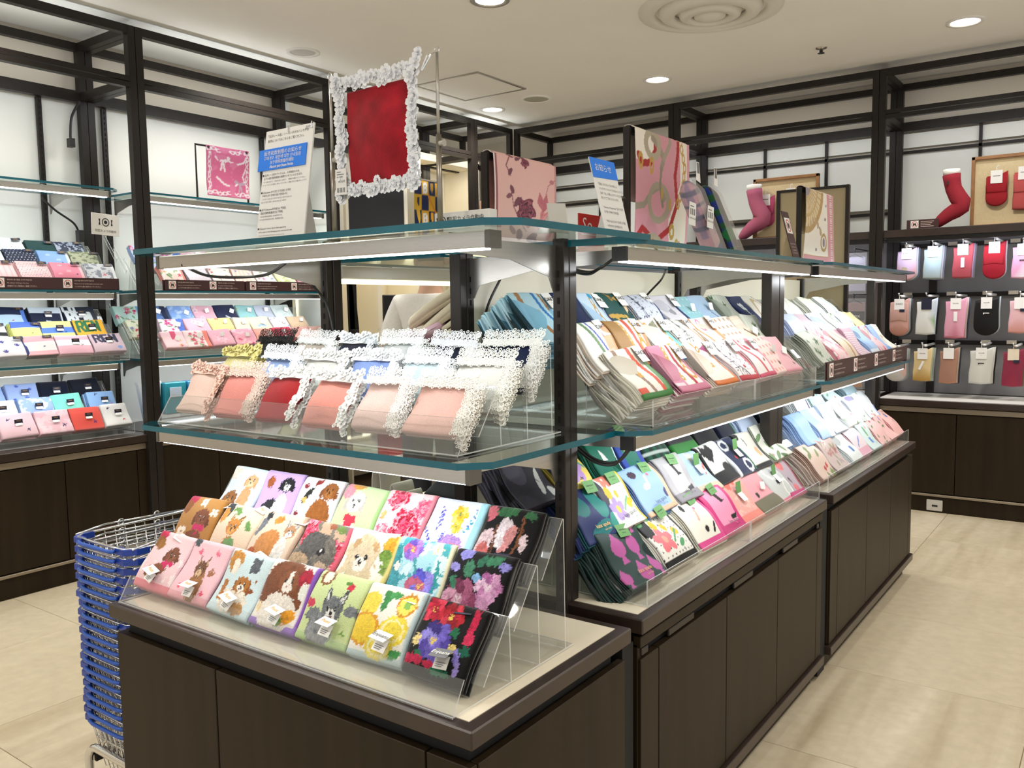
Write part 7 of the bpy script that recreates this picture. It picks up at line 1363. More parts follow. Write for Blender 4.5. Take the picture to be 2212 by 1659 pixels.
def sock_bunch(x, z, y, kind, w, h, base, ops, lab, behind, cardm='card', word=None, cuff=None, extra=None, wi='ink'):
    g = 'socks hanging on the back wall'
    def body(nm, c, ops_, par=None, loc=None):
        mb = MB(); o_ = sock_outline(kind, w, h); pillow(mb, o_, .02); me = mb.mesh(nm, M['silk'], True); paintface(me, c, ops_, lambda P: (P[:, 0] / w + .5, (P[:, 2] + h) / h), 3); return me
    t = empty('folded_sock', (x, y, z), lab, 'sock', g); link('sock_body', body('sock_body', base, ops), t, local=True).location = (0, 0, -.035)
    if cuff:
        mb = MB(); pillow(mb, [(-w * .44, -h * .72), (w * .40, -h * .72), (w * .38, -h * 1.0 - .0), (0, -h * 1.02), (-w * .42, -h)] if kind == 'cuff' else [(-w * .46, -h * .02), (w * .44, .0), (w * .42, -h * .58), (0, -h * .54), (-w * .46, -h * .58)], .012); o = obj('cuff_fold', mb, plain(cuff, .9), t, True, True); o.location = (0, -.008, -.035)
    mb = MB(); mb.bbox(-.033, .033, -.0145, -.0130, -.088, -.012, .0004); mb.tube([(0, -.0138, -.014), (0, -.0138, .004), (.006, -.0138, .014), (.014, -.0138, .010)], .0022, 6); c_ = obj('header_card', mb, M[cardm], t, local=True)
    if word == '-':
        mb = MB(); mb.box(-.018, .018, -.0149, -.0145, -.050, -.0475); mb.box(.012, .014, -.0149, -.0145, -.0475, -.043); mb.box(-.004, .004, -.0149, -.0145, -.064, -.063); obj('card_print', mb, M['ink'], c_, local=True)
    elif word:
        o = text(word, M[wi], c_, .018 if len(word) < 5 else .013); o.matrix_basis = Matrix.Translation((0, -.0149, -.048)) @ Matrix.Rotation(PI / 2, 4, 'X') @ Matrix.Scale(.018 if len(word) < 5 else .012, 4)
    if extra == 'strip':
        mb = MB(); mb.bbox(-.011, .011, -.0155, -.0142, -.17, -.105, .0004); obj('price_strip', mb, M['card'], t, local=True)
    if extra == 'tag':
        mb = MB(); mb.prism([(.0, -.10), (.014, -.105), (-.012, -.165), (-.026, -.158)], -.0165, -.0155, 0, 'xz'); obj('price_strip', mb, M['card'], t, local=True)
    if extra == 'logo':
        mb = MB(); mb.prism([(-.02, -.115), (.018, -.115), (.018, -.121), (-.01, -.12), (-.014, -.128), (-.018, -.12)], -.0155, -.0148, 0, 'xz'); obj('logo_print', mb, M['card' if base < '40' else 'ink'], t, local=True)
    if extra == 'label':
        mb = MB(); mb.bbox(.002, .036, -.0158, -.0146, -.105, -.085, .0003); obj('size_label', mb, M['navy'], t, local=True)
    for k, c in enumerate(behind):
        me = body('sock_body', c, [('b', 't', .2, c)]); q = link('folded_sock', me); q.location = (x + .006 * (k + 1), y + .028 * (k + 1), z - .035 - .004 * k)
        props(q, f'{["first", "second", "third"][k]} folded sock hanging behind the ' + ' '.join(lab.replace(' socks', '').split()[:8]), 'sock', g)
    hk = empty('sock_hook', (x, y, z + .01), 'chrome hook carrying the ' + lab, 'hook', 'chrome sock hooks')
    mb = MB(); mb.tube([(x, y - .03, z + .022), (x, y - .022, z + .010), (x, 6.93, z + .010)], .0035, 7); mb.lathe((x, y - .032, z + .024), [(0, -.007), (.006, -.004), (.007, 0), (.006, .004), (0, .007)], 10); obj('hook_rod', mb, M['chrome'], hk, True)
    mb = MB(); mb.tube([(x + .012, y, z + .006), (x + .012, 6.91, z + .006)], .009, 8); obj('size_clips', mb, M['card'], hk, True)
Y0 = 6.56
SB = sock_bunch
SB(-1.305, 1.835, Y0, 'toe', .13, .20, 'dcc2e0', [('st', 'x', 7, .25, 'cdb0d2'), ('b', 'b', .3, 'd8a6a6')], 'lilac ribbed socks at the left of the top row', ['e4e8ee', '8a96b0'], word='DAKS')
SB(-1.138, 1.842, Y0, 'cuff', .125, .20, 'aec4c8', [('r', .2, .5, .6, .9, 'bcd8e4'), ('b', 'b', .35, 'a4b0ae')], 'pale blue grey socks second in the top row', ['d6d0de', '9aa8b8'])
SB(-.952, 1.847, Y0, 'cuff', .13, .205, 'b8505a', [('b', 'b', .1, 'a84a50')], 'brick pink socks with oval tag in the top row', ['b8a2c4', '9a98a0'], word='fukuske', wi='blue', extra='strip')
SB(-.765, 1.852, Y0, 'toe', .135, .225, '9c0f24', [], 'deep red rounded socks in the top row', ['c8c4cc'], word='-', cuff='a81226')
SB(-.60, 1.83, Y0, 'cuff', .13, .20, 'eaa8c6', [('r', .2, .0, .9, .35, 'f0e8ee')], 'bright pink socks cut by the picture edge in the top row', ['d8c4cc'], extra='logo')
SB(-1.345, 1.482, Y0, 'toe', .13, .24, 'cf9f94', [('b', 'b', .25, 'c48a78')], 'dusty pink socks at the left of the middle row', ['b0b4b8', '484c54'], word='DAKS', cuff='d0a59a', extra='label')
SB(-1.168, 1.482, Y0, 'cuff', .14, .225, 'eef0ec', [('e', .25, .6, .08, .06, 'e8c84a'), ('e', .4, .4, .09, .06, 'e4b83a'), ('e', .8, .2, .1, .09, 'e0b040'), ('e', .9, .45, .08, .12, '8ab07a'), ('b', 'r', .1, 'c8d4e0')], 'white socks with yellow daisies under a black card', ['17181c'], cardm='navy')
SB(-.985, 1.482, Y0, 'cuff', .14, .25, 'eaa9c0', [('b', 'b', .06, 'd88098')], 'baby pink socks with long tag in the middle row', ['d8c8b8', '4a4a66'], word='fukuske', extra='strip')
SB(-.80, 1.484, Y0, 'toe', .15, .235, '0b0b0d', [], 'black rounded socks with small white logo', ['b8c4c8'], word='-', extra='logo')
SB(-.605, 1.48, Y0, 'cuff', .13, .21, 'f0c0c8', [('b', 'b', .1, 'eaa8a0')], 'pale pink socks cut by the picture edge in the middle row', ['c8a8a0'], extra='label')
SB(-1.36, 1.128, Y0, 'toe', .14, .21, 'dad8d4', [('b', 'r', .2, 'd8b0a4'), ('b', 'b', .2, 'd0c6bc')], 'off white socks behind the maroon sign tip in the bottom row', ['b0b8ba', 'a8aca8'])
SB(-1.185, 1.135, Y0, 'cuff', .125, .205, 'e6cd98', [('b', 'b', .1, 'c49a50')], 'straw yellow socks with a slanted tag in the bottom row', ['b4c8a8', 'c8c8c4'], word='fukuske', extra='tag')
SB(-1.02, 1.14, Y0, 'cuff', .12, .22, 'b08470', [('b', 'b', .04, 'c88a6a')], 'tan brown socks in the bottom row', ['c4b098', '3a3c50'])
SB(-.82, 1.145, Y0, 'cuff', .15, .22, 'e8e8e2', [('b', 'lr', .14, 'd8d8d0')], 'white socks with a small black logo in the bottom row', ['e4e2da', '17181a'], word='-', extra='logo')
SB(-.632, 1.14, Y0, 'cuff', .13, .225, '94304a', [('b', 'b', .06, 'a83450')], 'burgundy socks cut by the picture edge in the bottom row', ['7a5a48'], cardm='inlay', extra='label')
for z in (1.862, 1.505, 1.158):
    t = empty('hook_rail', (-.7, 6.92, z), {1.862: 'top', 1.505: 'middle', 1.158: 'bottom'}[z] + ' dark rail carrying the hooks of the sock wall', 'rail')
    mb = MB(); mb.box(-1.42, .04, 6.905, 6.928, z - .022, z + .008); obj('rail_bar', mb, M['frame'], t)
    for x in (-1.36, -1.07, -.84, -.68): mb = MB(); mb.box(x - .03, x + .03, 6.900, 6.9045, z - .014, z + .012); obj('price_chip', mb, M['inlay'], t)
# hosiery packs in the next bay
for x, z, c, lab, hnd in ((-1.66, 1.80, 'b8b4c8', 'grey stocking pack in clear film on a black hanger', 1), (-1.86, 1.80, '8a8890', 'pale stocking pack in the upper hosiery row', 1), (-1.66, 1.47, 'b08c8c', 'beige pink stocking pack with black logo band', 2), (-1.86, 1.47, '55565e', 'dark grey stocking pack beside the beige one', 0), (-1.67, 1.10, 'd08a3a', 'amber stocking pack low in the hosiery bay', 0), (-2.06, 1.80, 'a8a0a8', 'mauve stocking pack left in the upper hosiery row', 0), (-2.06, 1.47, '7a6a68', 'brown stocking pack left in the middle hosiery row', 0)):
    t = empty('stocking_pack', (x, 6.58, z), lab, 'stockings', 'stocking packs')
    mb = MB(); mb.bbox(x - .075, x + .075, 6.572, 6.588, z - .27, z - .02, .004); obj('stocking_body', mb, plain(c, .7), t)
    mb = MB(); mb.quadplate((x - .085, 6.568, z - .29), (x + .085, 6.568, z - .29), (x + .085, 6.568, z + .01), (x - .085, 6.568, z + .01), .0006); obj('film_bag', mb, M['bag'], t)
    mb = MB(); mb.tube([(x - .06, 6.575, z - .03), (x, 6.575, z), (x + .06, 6.575, z - .03)], .004, 6); mb.tube([(x, 6.575, z), (x, 6.575, z + .03), (x + .012, 6.575, z + .04)], .003, 6); mb.tube([(x, 6.56, z + .04), (x, 6.93, z + .04)], .004, 6); obj('hanger', mb, M['black'], t)
    if hnd == 2:
        mb = MB(); mb.box(x - .076, x + .076, 6.569, 6.5715, z - .15, z - .085); b_ = obj('logo_band', mb, M['ink'], t); o = text('limex', M['card'], b_, .04); o.matrix_parent_inverse = Matrix(); o.matrix_basis = Matrix.Translation((x, 6.568, z - .118)) @ Matrix.Rotation(PI / 2, 4, 'X') @ Matrix.Scale(.042, 4); o.matrix_parent_inverse = WM(b_).inverted()
def sock_foot(x, y, z, s, c, lab, rib):
    t = empty('sock_mannequin', (x, y, z), lab, 'sock display')
    # foot form standing on its toes: centre line from toe to ankle top with radii
    path = [(-.075, .012), (-.058, .022), (-.035, .042), (-.005, .066), (.030, .086), (.055, .104), (.057, .128), (.038, .158), (.018, .20), (.010, .24), (.006, .272)]
    rad = [.012, .024, .031, .036, .041, .045, .045, .043, .040, .041, .044]
    def ringed(pts, rd, wd, m, nm, sm=True):
        mb = MB(); n = 18; V = []
        for i, (px, pz) in enumerate(pts):
            a = pts[max(0, i - 1)]; b = pts[min(len(pts) - 1, i + 1)]; tx, tz = b[0] - a[0], b[1] - a[1]; l = math.hypot(tx, tz); tx /= l; tz /= l
            for k in range(n):
                g = 2 * PI * k / n; q = rd[i] * (1 + (.025 * math.cos(12 * g) if rib and i > 6 else 0))
                V.append((x + s * (px - tz * math.cos(g) * q), y + s * math.sin(g) * q * wd, z + s * (pz + tx * math.cos(g) * q)))
        F = [(i * n + k, i * n + (k + 1) % n, (i + 1) * n + (k + 1) % n, (i + 1) * n + k) for i in range(len(pts) - 1) for k in range(n)] + [tuple(range(n))[::-1], tuple((len(pts) - 1) * n + k for k in range(n))]
        mb.add(V, F); return obj(nm, mb, m, t, sm)
    rad2 = list(rad); ringed(path, rad2, .95, plain(c, .9), 'sock')
    ringed([(.006, .270), (.0055, .30)], [.0405, .041], .95, M['card'], 'white_form')
    return t
f1 = sock_foot(-1.03, 6.46, 1.943, 1.28, '9a1c30', 'red sock on a white foot form standing on its toes', False)
mb = MB(); mb.prism([(-1.045, 2.235), (-1.03, 2.25), (-1.028, 2.225), (-1.036, 2.222)], 6.402, 6.406, 0, 'xz'); obj('pony_logo', mb, M['ink'], f1)
f2 = sock_foot(-2.40, 6.50, 1.943, 1.38, 'b8607e', 'ribbed pink sock on a white foot form behind the plush pouches', True)
def sock_board(x0, x1, z0, z1, y, lab, tilt=.0):
    t = empty('framed_board', ((x0 + x1) / 2, y, z0), lab, 'framed board')
    mb = MB(); mb.box(x0, x1, y, y + .01, z0, z1); obj('linen_panel', mb, M['linen'], t); w = .022
    for a in ((x0, x0 + w, z0, z1), (x1 - w, x1, z0, z1), (x0, x1, z0, z0 + w), (x0, x1, z1 - w, z1)):
        mb = MB(); mb.bbox(a[0], a[1], y - .02, y + .012, a[2], a[3], .002); obj('frame_bar', mb, M['wood_light'], t)
    return t
sock_board(-.93, -.36, 1.943, 2.42, 6.66, 'oak framed linen board pinned with red socks')
sock_board(-2.43, -1.93, 1.943, 2.41, 6.60, 'oak framed linen board pinned with a pink sock')
def pinned(x, z, y, w, h, c, lab, kind='toe'):
    t = empty('pinned_sock', (x, y, z), lab, 'sock', 'socks pinned on oak boards')
    mb = MB(); pillow(mb, sock_outline(kind, w, h), .026); o = obj('sock_body', mb, plain(c, .9), t, True, True); o.location = (0, 0, -.05)
    mb = MB(); pillow(mb, [(-w * .48, -h * .05), (w * .5, .0), (w * .46, -h * .55), (-w * .46, -h * .55)], .016); o = obj('cuff_fold', mb, plain(c, .9), t, True, True); o.location = (0, -.012, -.05)
    mb = MB(); mb.bbox(-.035, .035, -.024, -.022, -.10, -.015, .0004); mb.tube([(0, -.023, -.016), (0, -.023, .006), (.008, -.023, .018), (.016, -.023, .012)], .0025, 6); obj('header_card', mb, M['card'], t, local=True)
    mb = MB(); mb.box(-.022, .022, -.0248, -.024, -.055, -.05); obj('card_print', mb, M['inkg'], t, local=True)
pinned(-.775, 2.33, 6.635, .13, .20, 'a81624', 'red folded sock pinned on the oak board')
pinned(-.615, 2.34, 6.635, .13, .24, 'c85656', 'coral sock pinned at the cut edge of the oak board', 'cuff')
pinned(-2.32, 2.30, 6.575, .13, .21, 'b8466c', 'pink sock pinned on the smaller oak board')
pinned(-2.13, 2.33, 6.575, .13, .2, 'c03028', 'red sock mostly hidden behind the dark stand')
t = link('shelf_notice', None, label='small dark notice with crossed figure beside the red sock foot', cat='sign'); t.matrix_world = Matrix(((1, 0, 0, -1.285), (0, 0, -1, 6.42), (0, 1, 0, 1.944), (0, 0, 0, 1)))
mb = MB(); mb.bbox(0, .20, 0, .062, -.004, 0, .0008); obj('notice_board', mb, M['maroon'], t, local=True); pictogram(t, .05, .031, .05, 0)
mb = MB()
for k in range(4): mb.box(.088, .17 - .01 * (k % 3), .046 - k * .011, .049 - k * .011, 0, .0006)
obj('print', mb, M['pinki'], t, local=True)

# ---------------------------------------------------------------- left alcove: cream display niche, poster, tea towel, low glass shelf
t = empty('display_niche', (-5.2, 5.3, 0), 'cream lit display niche in the left wall beyond the shelves', 'display niche')
def nb(nm, m, *a):
    mb = MB(); mb.bbox(*a, .003); return obj(nm, mb, M[m], t)
nb('niche_back', 'cream', -5.30, -5.27, 4.44, 6.3, .05, 2.85)
nb('niche_frame', 'cream', -5.27, -4.90, 5.44, 5.50, .05, 2.72); nb('niche_frame', 'cream', -5.27, -4.90, 6.24, 6.30, .05, 2.80); nb('niche_frame', 'cream', -5.27, -4.90, 5.44, 6.30, 2.70, 2.76); nb('niche_frame', 'cream', -5.27, -4.90, 4.40, 4.48, .05, 2.62)
nb('niche_shelf', 'cream', -5.27, -4.90, 4.48, 6.24, 1.90, 1.96); nb('niche_shelf', 'cream', -5.27, -4.86, 4.48, 6.24, .30, .36); nb('niche_shelf', 'whitetop', -5.27, -4.95, 4.48, 6.24, .92, .97)
nb('niche_divider', 'cream', -5.27, -5.0, 5.05, 5.10, .97, 1.90); nb('niche_divider', 'cream', -5.27, -5.0, 5.70, 5.75, .97, 1.90)
for y in (4.50, 5.12, 5.77):
    mb = MB(); mb.box(-5.268, -5.258, y, y + .03, .98, 1.88); obj('light_line', mb, M['ledw'], t)
mb = MB(); mb.box(-5.268, -5.258, 5.52, 5.62, 2.0, 2.66); obj('light_panel', mb, M['ledw'], t)
lamp('niche_light', 'AREA', (-5.0, 5.3, 1.87), 2.5, (1, .9, .68), shape='RECTANGLE', size=.1, size_y=1.5); lamp('niche_light', 'AREA', (-5.0, 5.8, 2.66), 1.2, (1, .9, .68), shape='RECTANGLE', size=.1, size_y=.6)
t2 = empty('display_wing', (-4.95, 4.36, 0), 'pale upright wing panel with glowing edge at the shelf end', 'panel')
mb = MB(); mb.bbox(-5.15, -4.72, 4.33, 4.37, .05, 2.62, .002); obj('wing_board', mb, M['wall'], t2)
mb = MB(); mb.bbox(-4.72, -4.70, 4.325, 4.375, .05, 2.62, .002); obj('wing_edge', mb, M['trimline'], t2)
mb = MB(); mb.box(-5.14, -5.13, 4.318, 4.329, 1.2, 2.4); obj('glow_line', mb, M['ledw'], t2)
t3 = empty('black_poster', (-4.92, 4.98, 2.2), 'black panel hanging in the alcove below the red towel', 'panel'); mb = MB(); mb.bbox(-4.90, -4.88, 4.64, 5.26, 1.97, 2.42, .003); obj('poster_board', mb, M['ink'], t3)
mb = MB(); mb.bbox(-4.905, -4.875, 4.61, 4.64, 1.97, 2.44, .002); mb2 = MB(); mb2.bbox(-4.905, -4.875, 5.26, 5.30, 1.97, 2.44, .002); obj('poster_edge', mb, M['cream'], t3); obj('poster_edge', mb2, M['cream'], t3)
me = cloth_mesh('tea_towel', M['silk'], .34, .50, .004, 'c79a20', [('r', .0, .0, 1, 1, 'c79a20')] + [('r', .25 * i, .25 * j, .25 * i + .25, .25 * j + .25, '1a2148') for i in range(4) for j in range(4) if (i + j) % 2] + [('p', [(.08 + .25 * i, .22 + .25 * j), (.18 + .25 * i, .22 + .25 * j), (.17 + .25 * i, .1 + .25 * j), (.13 + .25 * i, .05 + .25 * j), (.09 + .25 * i, .1 + .25 * j)], c) for i, j, c in ((0, 2, '1a2148'), (2, 3, 'a87f1c'), (2, 1, 'd8a020'), (0, 0, '1a2148'))] + [('l', [(.5, .75), (.62, .62), (.75, .5)], .03, 'c87a20')] + [q for x, y, c in ((.32, .8, 'd8dade'), (.32, .3, 'd8dade'), (.82, .55, '1a2148')) for q in (('l', [(x, y), (x, y + .14)], .018, c), ('ring', x + .05, y + .11, .05, .035, .018, c), ('ring', x + .055, y + .035, .055, .04, .018, c))] + [('l', [(.05, .93 - .04 * k), (.2, .93 - .04 * k)], .008, '7a6014') for k in range(3)] + [('l', [(.8, .88 - .05 * k), (.95, .88 - .05 * k)], .006, '6a70a0') for k in range(2)], 40, 44, 2, 0, .004, .006, .002, 0)
o = link('tea_towel', me, label='yellow and navy checked tea towel hanging in the alcove', cat='tea towel'); o.matrix_world = mE(-4.86, 5.37, 2.02)
mb = MB(); mb.bbox(0, .35, .495, .51, -.02, .008, .001); obj('hanging_bar', mb, M['trimline'], o, local=True)
t4 = empty('peach_print', (-4.9, 6.35, 2.3), 'peach print with a green leaf at the alcove edge', 'print'); mb = MB(); mb.bbox(-4.87, -4.86, 6.26, 6.36, 2.06, 2.42, .001); o = obj('print_cloth', mb, M['paint'], t4); paintface(o.data, 'f0bca4', [('e', .5, .3, .4, .1, '2f6a48', .3)], lambda P: ((P[:, 1] - 6.26) / .1, (P[:, 2] - 2.06) / .36))
for y, z, lab in ((4.80, 1.385, 'black wallet standing at the left in the lit alcove'), (4.92, 1.40, 'second black wallet standing behind the first')):
    t = empty('wallet', (-4.70, y, z), lab, 'wallet'); mb = MB(); mb.bbox(-4.71, -4.69, y, y + .17, 1.30, 1.56, .006); obj('wallet_body', mb, plain('0f1012', .5), t); mb = MB(); mb.bbox(-4.689, -4.687, y + .08, y + .12, 1.44, 1.50, .0005); obj('wallet_tag', mb, M['card'], t)
    mb = MB(); mb.box(-4.76, -4.64, y, y + .17, 1.285, 1.30); obj('wallet_rest', mb, M['acr'], t)
t = empty('dark_garment', (-5.0, 4.74, 1.6), 'dark folded garment hanging at the alcove edge', 'garment'); mb = MB(); pillow(mb, [(4.70, 1.88), (4.82, 1.88), (4.80, 1.70), (4.80, 1.45), (4.82, 1.25), (4.71, 1.25)], .02); mb.v = [(-4.99 + y, x, z) for x, y, z in mb.v]; obj('garment_body', mb, plain('14161a', .9), t, True)
t = empty('low_glass_case', (-4.6, 4.9, 0), 'low lit glass shelf with a red box glimpsed under the lace shelf', 'display case')
mb = MB(); mb.bbox(-4.86, -4.4, 4.5, 5.4, .30, .34, .002); obj('case_base', mb, M['whitetop'], t)
mb = MB(); mb.box(-4.86, -4.4, 4.5, 5.4, .60, .61, 0, 1); obj('case_glass', mb, [M['glass'], M['gedge']], t)
for y in (4.52, 5.36): mb = MB(); mb.bbox(-4.84, -4.80, y, y + .02, 0, .60, .002); obj('case_leg', mb, M['steel'], t)
mb = MB(); mb.bbox(-4.62, -4.5, 4.62, 4.84, .34, .52, .002); obj('red_box', mb, M['red'], empty('red_box', (-4.56, 4.73, .34), 'red box standing in the low glass case', 'box'))

# pink ribbon handkerchief on its frame stand
t = empty('cloth_stand', (-4.82, 3.3, 2.147), 'thin dark frame stand holding the pink ribbon handkerchief', 'stand')
mb = MB(); mb.tube([(-4.82, 3.295, 2.15), (-4.82, 3.295, 2.50), (-4.82, 3.68, 2.50)], .008, 4); mb.tube([(-4.82, 3.68, 2.50), (-4.82, 3.68, 2.15)], .008, 4); mb.box(-4.86, -4.78, 3.28, 3.70, 2.148, 2.153); obj('stand_frame', mb, M['frame_lit'], t)
PB_ = [(.0, .5), (.05, .6)]
wh = 'f2e4ea'
bw = lambda x, y, s, c: [('e', x - s * .6, y + s * .1, s * .55, s * .3, c, -.5), ('e', x + s * .6, y + s * .1, s * .55, s * .3, c, .5), ('e', x, y, s * .2, s * .22, c), ('l', [(x, y), (x - s * .3, y - s * 1.3)], s * .13, c), ('l', [(x, y), (x + s * .3, y - s * 1.4)], s * .13, c)]
me = cloth_mesh('ribbon_handkerchief', M['silk'], .325, .315, .003, 'dc6e98', bw(.36, .74, .16, wh) + bw(.78, .3, .13, 'c4a8bc') + [('l', [(.52, .72), (.7, .68), (.86, .74), (.92, .84)], .018, wh), ('l', [(.9, .6), (.84, .45), (.88, .34)], .016, wh), ('l', [(.22, .38), (.4, .25), (.6, .22), (.7, .28)], .02, wh)] + [('ring', .06 + .11 * k, .93 + .02 * math.sin(k * 2), .05, .028, .010, wh) for k in range(9)] + [('ring', .06 + .11 * k, .07 + .02 * math.sin(k * 2), .05, .03, .010, wh) for k in range(9)] + [('ring', .06 + .015 * math.sin(k * 2), .12 + .1 * k, .025, .045, .009, wh) for k in range(8)] + [('ring', .94 + .015 * math.sin(k * 2), .12 + .1 * k, .025, .045, .009, wh) for k in range(8)] + [('blot', 5, .64, 'e07ea4')], 54, 54, 3, 0, .005, .006, .0015, 0)
o = link('ribbon_handkerchief', me, label='bright pink handkerchief with white ribbon bows hung on a stand', cat='handkerchief'); o.matrix_world = mE(-4.805, 3.36, 2.19)
mb = MB()
for y in (.015, .305): mb.lathe((y, .302, .004), [(.008, 0), (.008, .006), (0, .006)], 10)
obj('pin', mb, M['ink'], o, local=True, kind='stuff')

# stock on the hidden side of the island, seen between the posts
for k in range(4):
    me = cloth_mesh('cream_towel', M['terry'], .40, .30, .022, 'e6d8be', [('mot', .08, 5)], 16, 16, 60 + k, 0, .012, .012, .012, 1, 'd8c8aa', .014)
    o = link('cream_towel', me, label=f'{["lowest", "second", "third", "topmost"][k]} cream towel of the pile leaning between the island posts', cat='towel', group='cream towels behind the lace shelf'); o.matrix_world = Matrix.Translation((-1.86 - .01 * k, 2.0 + .012 * k, 1.30 + .036 * k)) @ Matrix.Rotation(-28 * D2R, 4, 'Y') @ Matrix.Rotation(.15, 4, 'X')
me = cloth_mesh('pink_towel', M['terry'], .22, .24, .03, 'e6b8d0', [('blot', 4, .55, 'f2dce6')], 16, 16, 71, 0, .014, .014, .014, 1, 'd8a4c0', .012)
o = link('pink_towel', me, label='pink mottled towel in front of the cream pile behind lace', cat='towel'); o.matrix_world = Matrix.Translation((-1.90, 1.86, 1.25)) @ Matrix.Rotation(-35 * D2R, 4, 'Y') @ Matrix.Rotation(.3, 4, 'X')
mb = MB(); mb.quadplate((-1.92, 1.95, 1.155), (-1.56, 1.95, 1.155), (-1.56, 2.25, 1.30), (-1.92, 2.25, 1.30), .004, 0, 1); obj('slanted_rest', mb, [M['acr'], M['aedge']], empty('towel_rest', (-1.74, 2.1, 1.155), 'clear slanted rest under the cream towel pile', 'display tray'))
t = empty('navy_cloth', (-1.8, 2.1, .86), 'dark navy folded cloth under the lace shelf between posts', 'cloth'); me = cloth_mesh('cloth_body', M['terry'], .34, .3, .03, '11141c', [], 12, 12, 80, 0, .012, .01, .012, 2, '0e1016', .02); o = link('cloth_body', me, t); o.matrix_basis = Matrix.Translation((-1.86, 2.05, .86)) @ Matrix.Rotation(.4, 4, 'X')
t = empty('folded_belt', (-1.95, 2.0, .72), 'looped beige cloth band under the lace shelf', 'cloth')
for k, (r, w_) in enumerate(((.05, .0), (.032, .07), (.024, .11))):
    mb = MB(); P_ = [(-1.96 + w_ + r * .45 * math.cos(a), 1.95, .80 + r * 1.5 + r * 1.5 * math.sin(a)) for a in [2 * PI * q / 16 for q in range(16)]]
    V = []; F = []
    for i, p in enumerate(P_):
        for dy in (0, .09):
            V.append((p[0], p[1] + dy, p[2]))
    for i in range(16): j = (i + 1) % 16; F.append((i * 2, i * 2 + 1, j * 2 + 1, j * 2))
    mb.add(V, F); o = obj('band_loop', mb, plain('d8d0c0', .9), t, True); m_ = o.modifiers.new('t', 'SOLIDIFY'); m_.thickness = .006
mb = MB(); mb.box(-2.02, -1.54, 1.9, 3.2, .72, .80); obj('hidden_base', mb, M['inlay'], empty('hidden_rest', (-1.78, 2.5, .72), 'pale rest board on the hidden side of the island', 'board'))

# ---------------------------------------------------------------- stacked shopping baskets
def basket():
    t = empty('shopping_basket', (0, 0, 0), 'top wire shopping basket with blue handle of the tall stack', 'shopping basket', 'stacked wire shopping baskets')
    X0, X1, Y0_, Y1 = -.15, .15, 0, .42; H = .20; tp = .03
    mb = MB(); c = .03
    rim = [(X0 + c, Y0_, 0), (X1 - c, Y0_, 0), (X1, Y0_ + c, 0), (X1, Y1 - c, 0), (X1 - c, Y1, 0), (X0 + c, Y1, 0), (X0, Y1 - c, 0), (X0, Y0_ + c, 0)]
    mb.tube(rim, .0042, 6, closed=True)
    for k in range(1, 5):
        f = tp * k / 5; z = -H * k / 5 * .82
        mb.tube([(x * (1 - f / .15), y + f * (1 if y < .2 else -1), z) for x, y, _ in rim], .0016, 4, closed=True)
    def wire(x, y):
        s = 1 - tp / .15; return [(x, y, 0), (x * s, y + (tp if y < .05 else -tp if y > .37 else 0), -H * .82)]
    for k in range(1, 10): mb.tube(wire(X0 + .3 * k / 10, Y0_), .0014, 4); mb.tube(wire(X0 + .3 * k / 10, Y1), .0014, 4)
    for k in range(1, 13): mb.tube(wire(X0, Y0_ + .42 * k / 13), .0014, 4); mb.tube(wire(X1, Y0_ + .42 * k / 13), .0014, 4)
    obj('wire_body', mb, M['chrome'], t, True, True, kind='stuff')
    mb = MB()
    for k in range(1, 9): mb.tube([(X0 * .8 + .24 * k / 9, .03, -H * .82), (X0 * .8 + .24 * k / 9, .39, -H * .82)], .0014, 4)
    obj('wire_floor', mb, M['chrome'], t, True, True, kind='stuff')
    for x, y, sx, sy in ((X0, Y0_, 1, 1), (X1, Y0_, -1, 1), (X0, Y1, 1, -1), (X1, Y1, -1, -1)):
        mb = MB(); L_ = .06
        poly = [(x + sx * L_, y - sy * .006), (x + sx * .02, y - sy * .007), (x - sx * .007, y + sy * .02), (x - sx * .006, y + sy * L_), (x + sx * .012, y + sy * L_), (x + sx * .012, y + sy * .026), (x + sx * .026, y + sy * .012), (x + sx * L_, y + sy * .012)]
        mb.prism(poly if sx * sy > 0 else poly[::-1], -.0145, .002); obj('corner_cap', mb, M['bluep'], t, local=True)
    mb = MB(); mb.tube([(X0 + .055, -.012, -.006), (X0 + .08, -.016, -.008), (X1 - .08, -.016, -.008), (X1 - .055, -.012, -.006)], .0058, 8); obj('handle_grip', mb, M['bluel'], t, True, True)
    for x in (X0, X1):
        mb = MB(); mb.tube([(x * 1.0, .01, .002), (x * 1.0, .10, .014), (x * 1.0, .40, .004)], .003, 6); obj('handle_wire', mb, M['chrome'], t, True, True)
        for y in (.15, .27):
            mb = MB(); mb.tube([(x, y + .009 * math.cos(a * PI / 4), .010 + .009 * math.sin(a * PI / 4)) for a in range(8)], .003, 6, closed=True); obj('hinge_ring', mb, M['chrome'], t, True, True)
    return t
def copy_tree(o, parent=None):
    c = o.copy(); COL.objects.link(c)
    if parent: c.parent = parent; c.matrix_parent_inverse = o.matrix_parent_inverse.copy()
    for ch in list(o.children): copy_tree(ch, c)
    return c
b0 = basket(); BX, BY, BZ, NB = -2.345, 1.235, .80, 21
b0.location = (BX, BY, BZ)
ords = 'second third fourth fifth sixth seventh eighth ninth tenth eleventh twelfth thirteenth fourteenth fifteenth sixteenth seventeenth eighteenth nineteenth twentieth lowest'.split()
for k in range(1, NB):
    c = copy_tree(b0); c.location = (BX + random.uniform(-.003, .003) + (.002 if k % 3 else -.004), BY + random.uniform(-.003, .003), BZ - .0268 * k); c['label'] = f'{ords[k - 1]} wire shopping basket ' + ('down the blue handled stack' if k < NB - 1 else 'of the stack, just above the chrome stand')
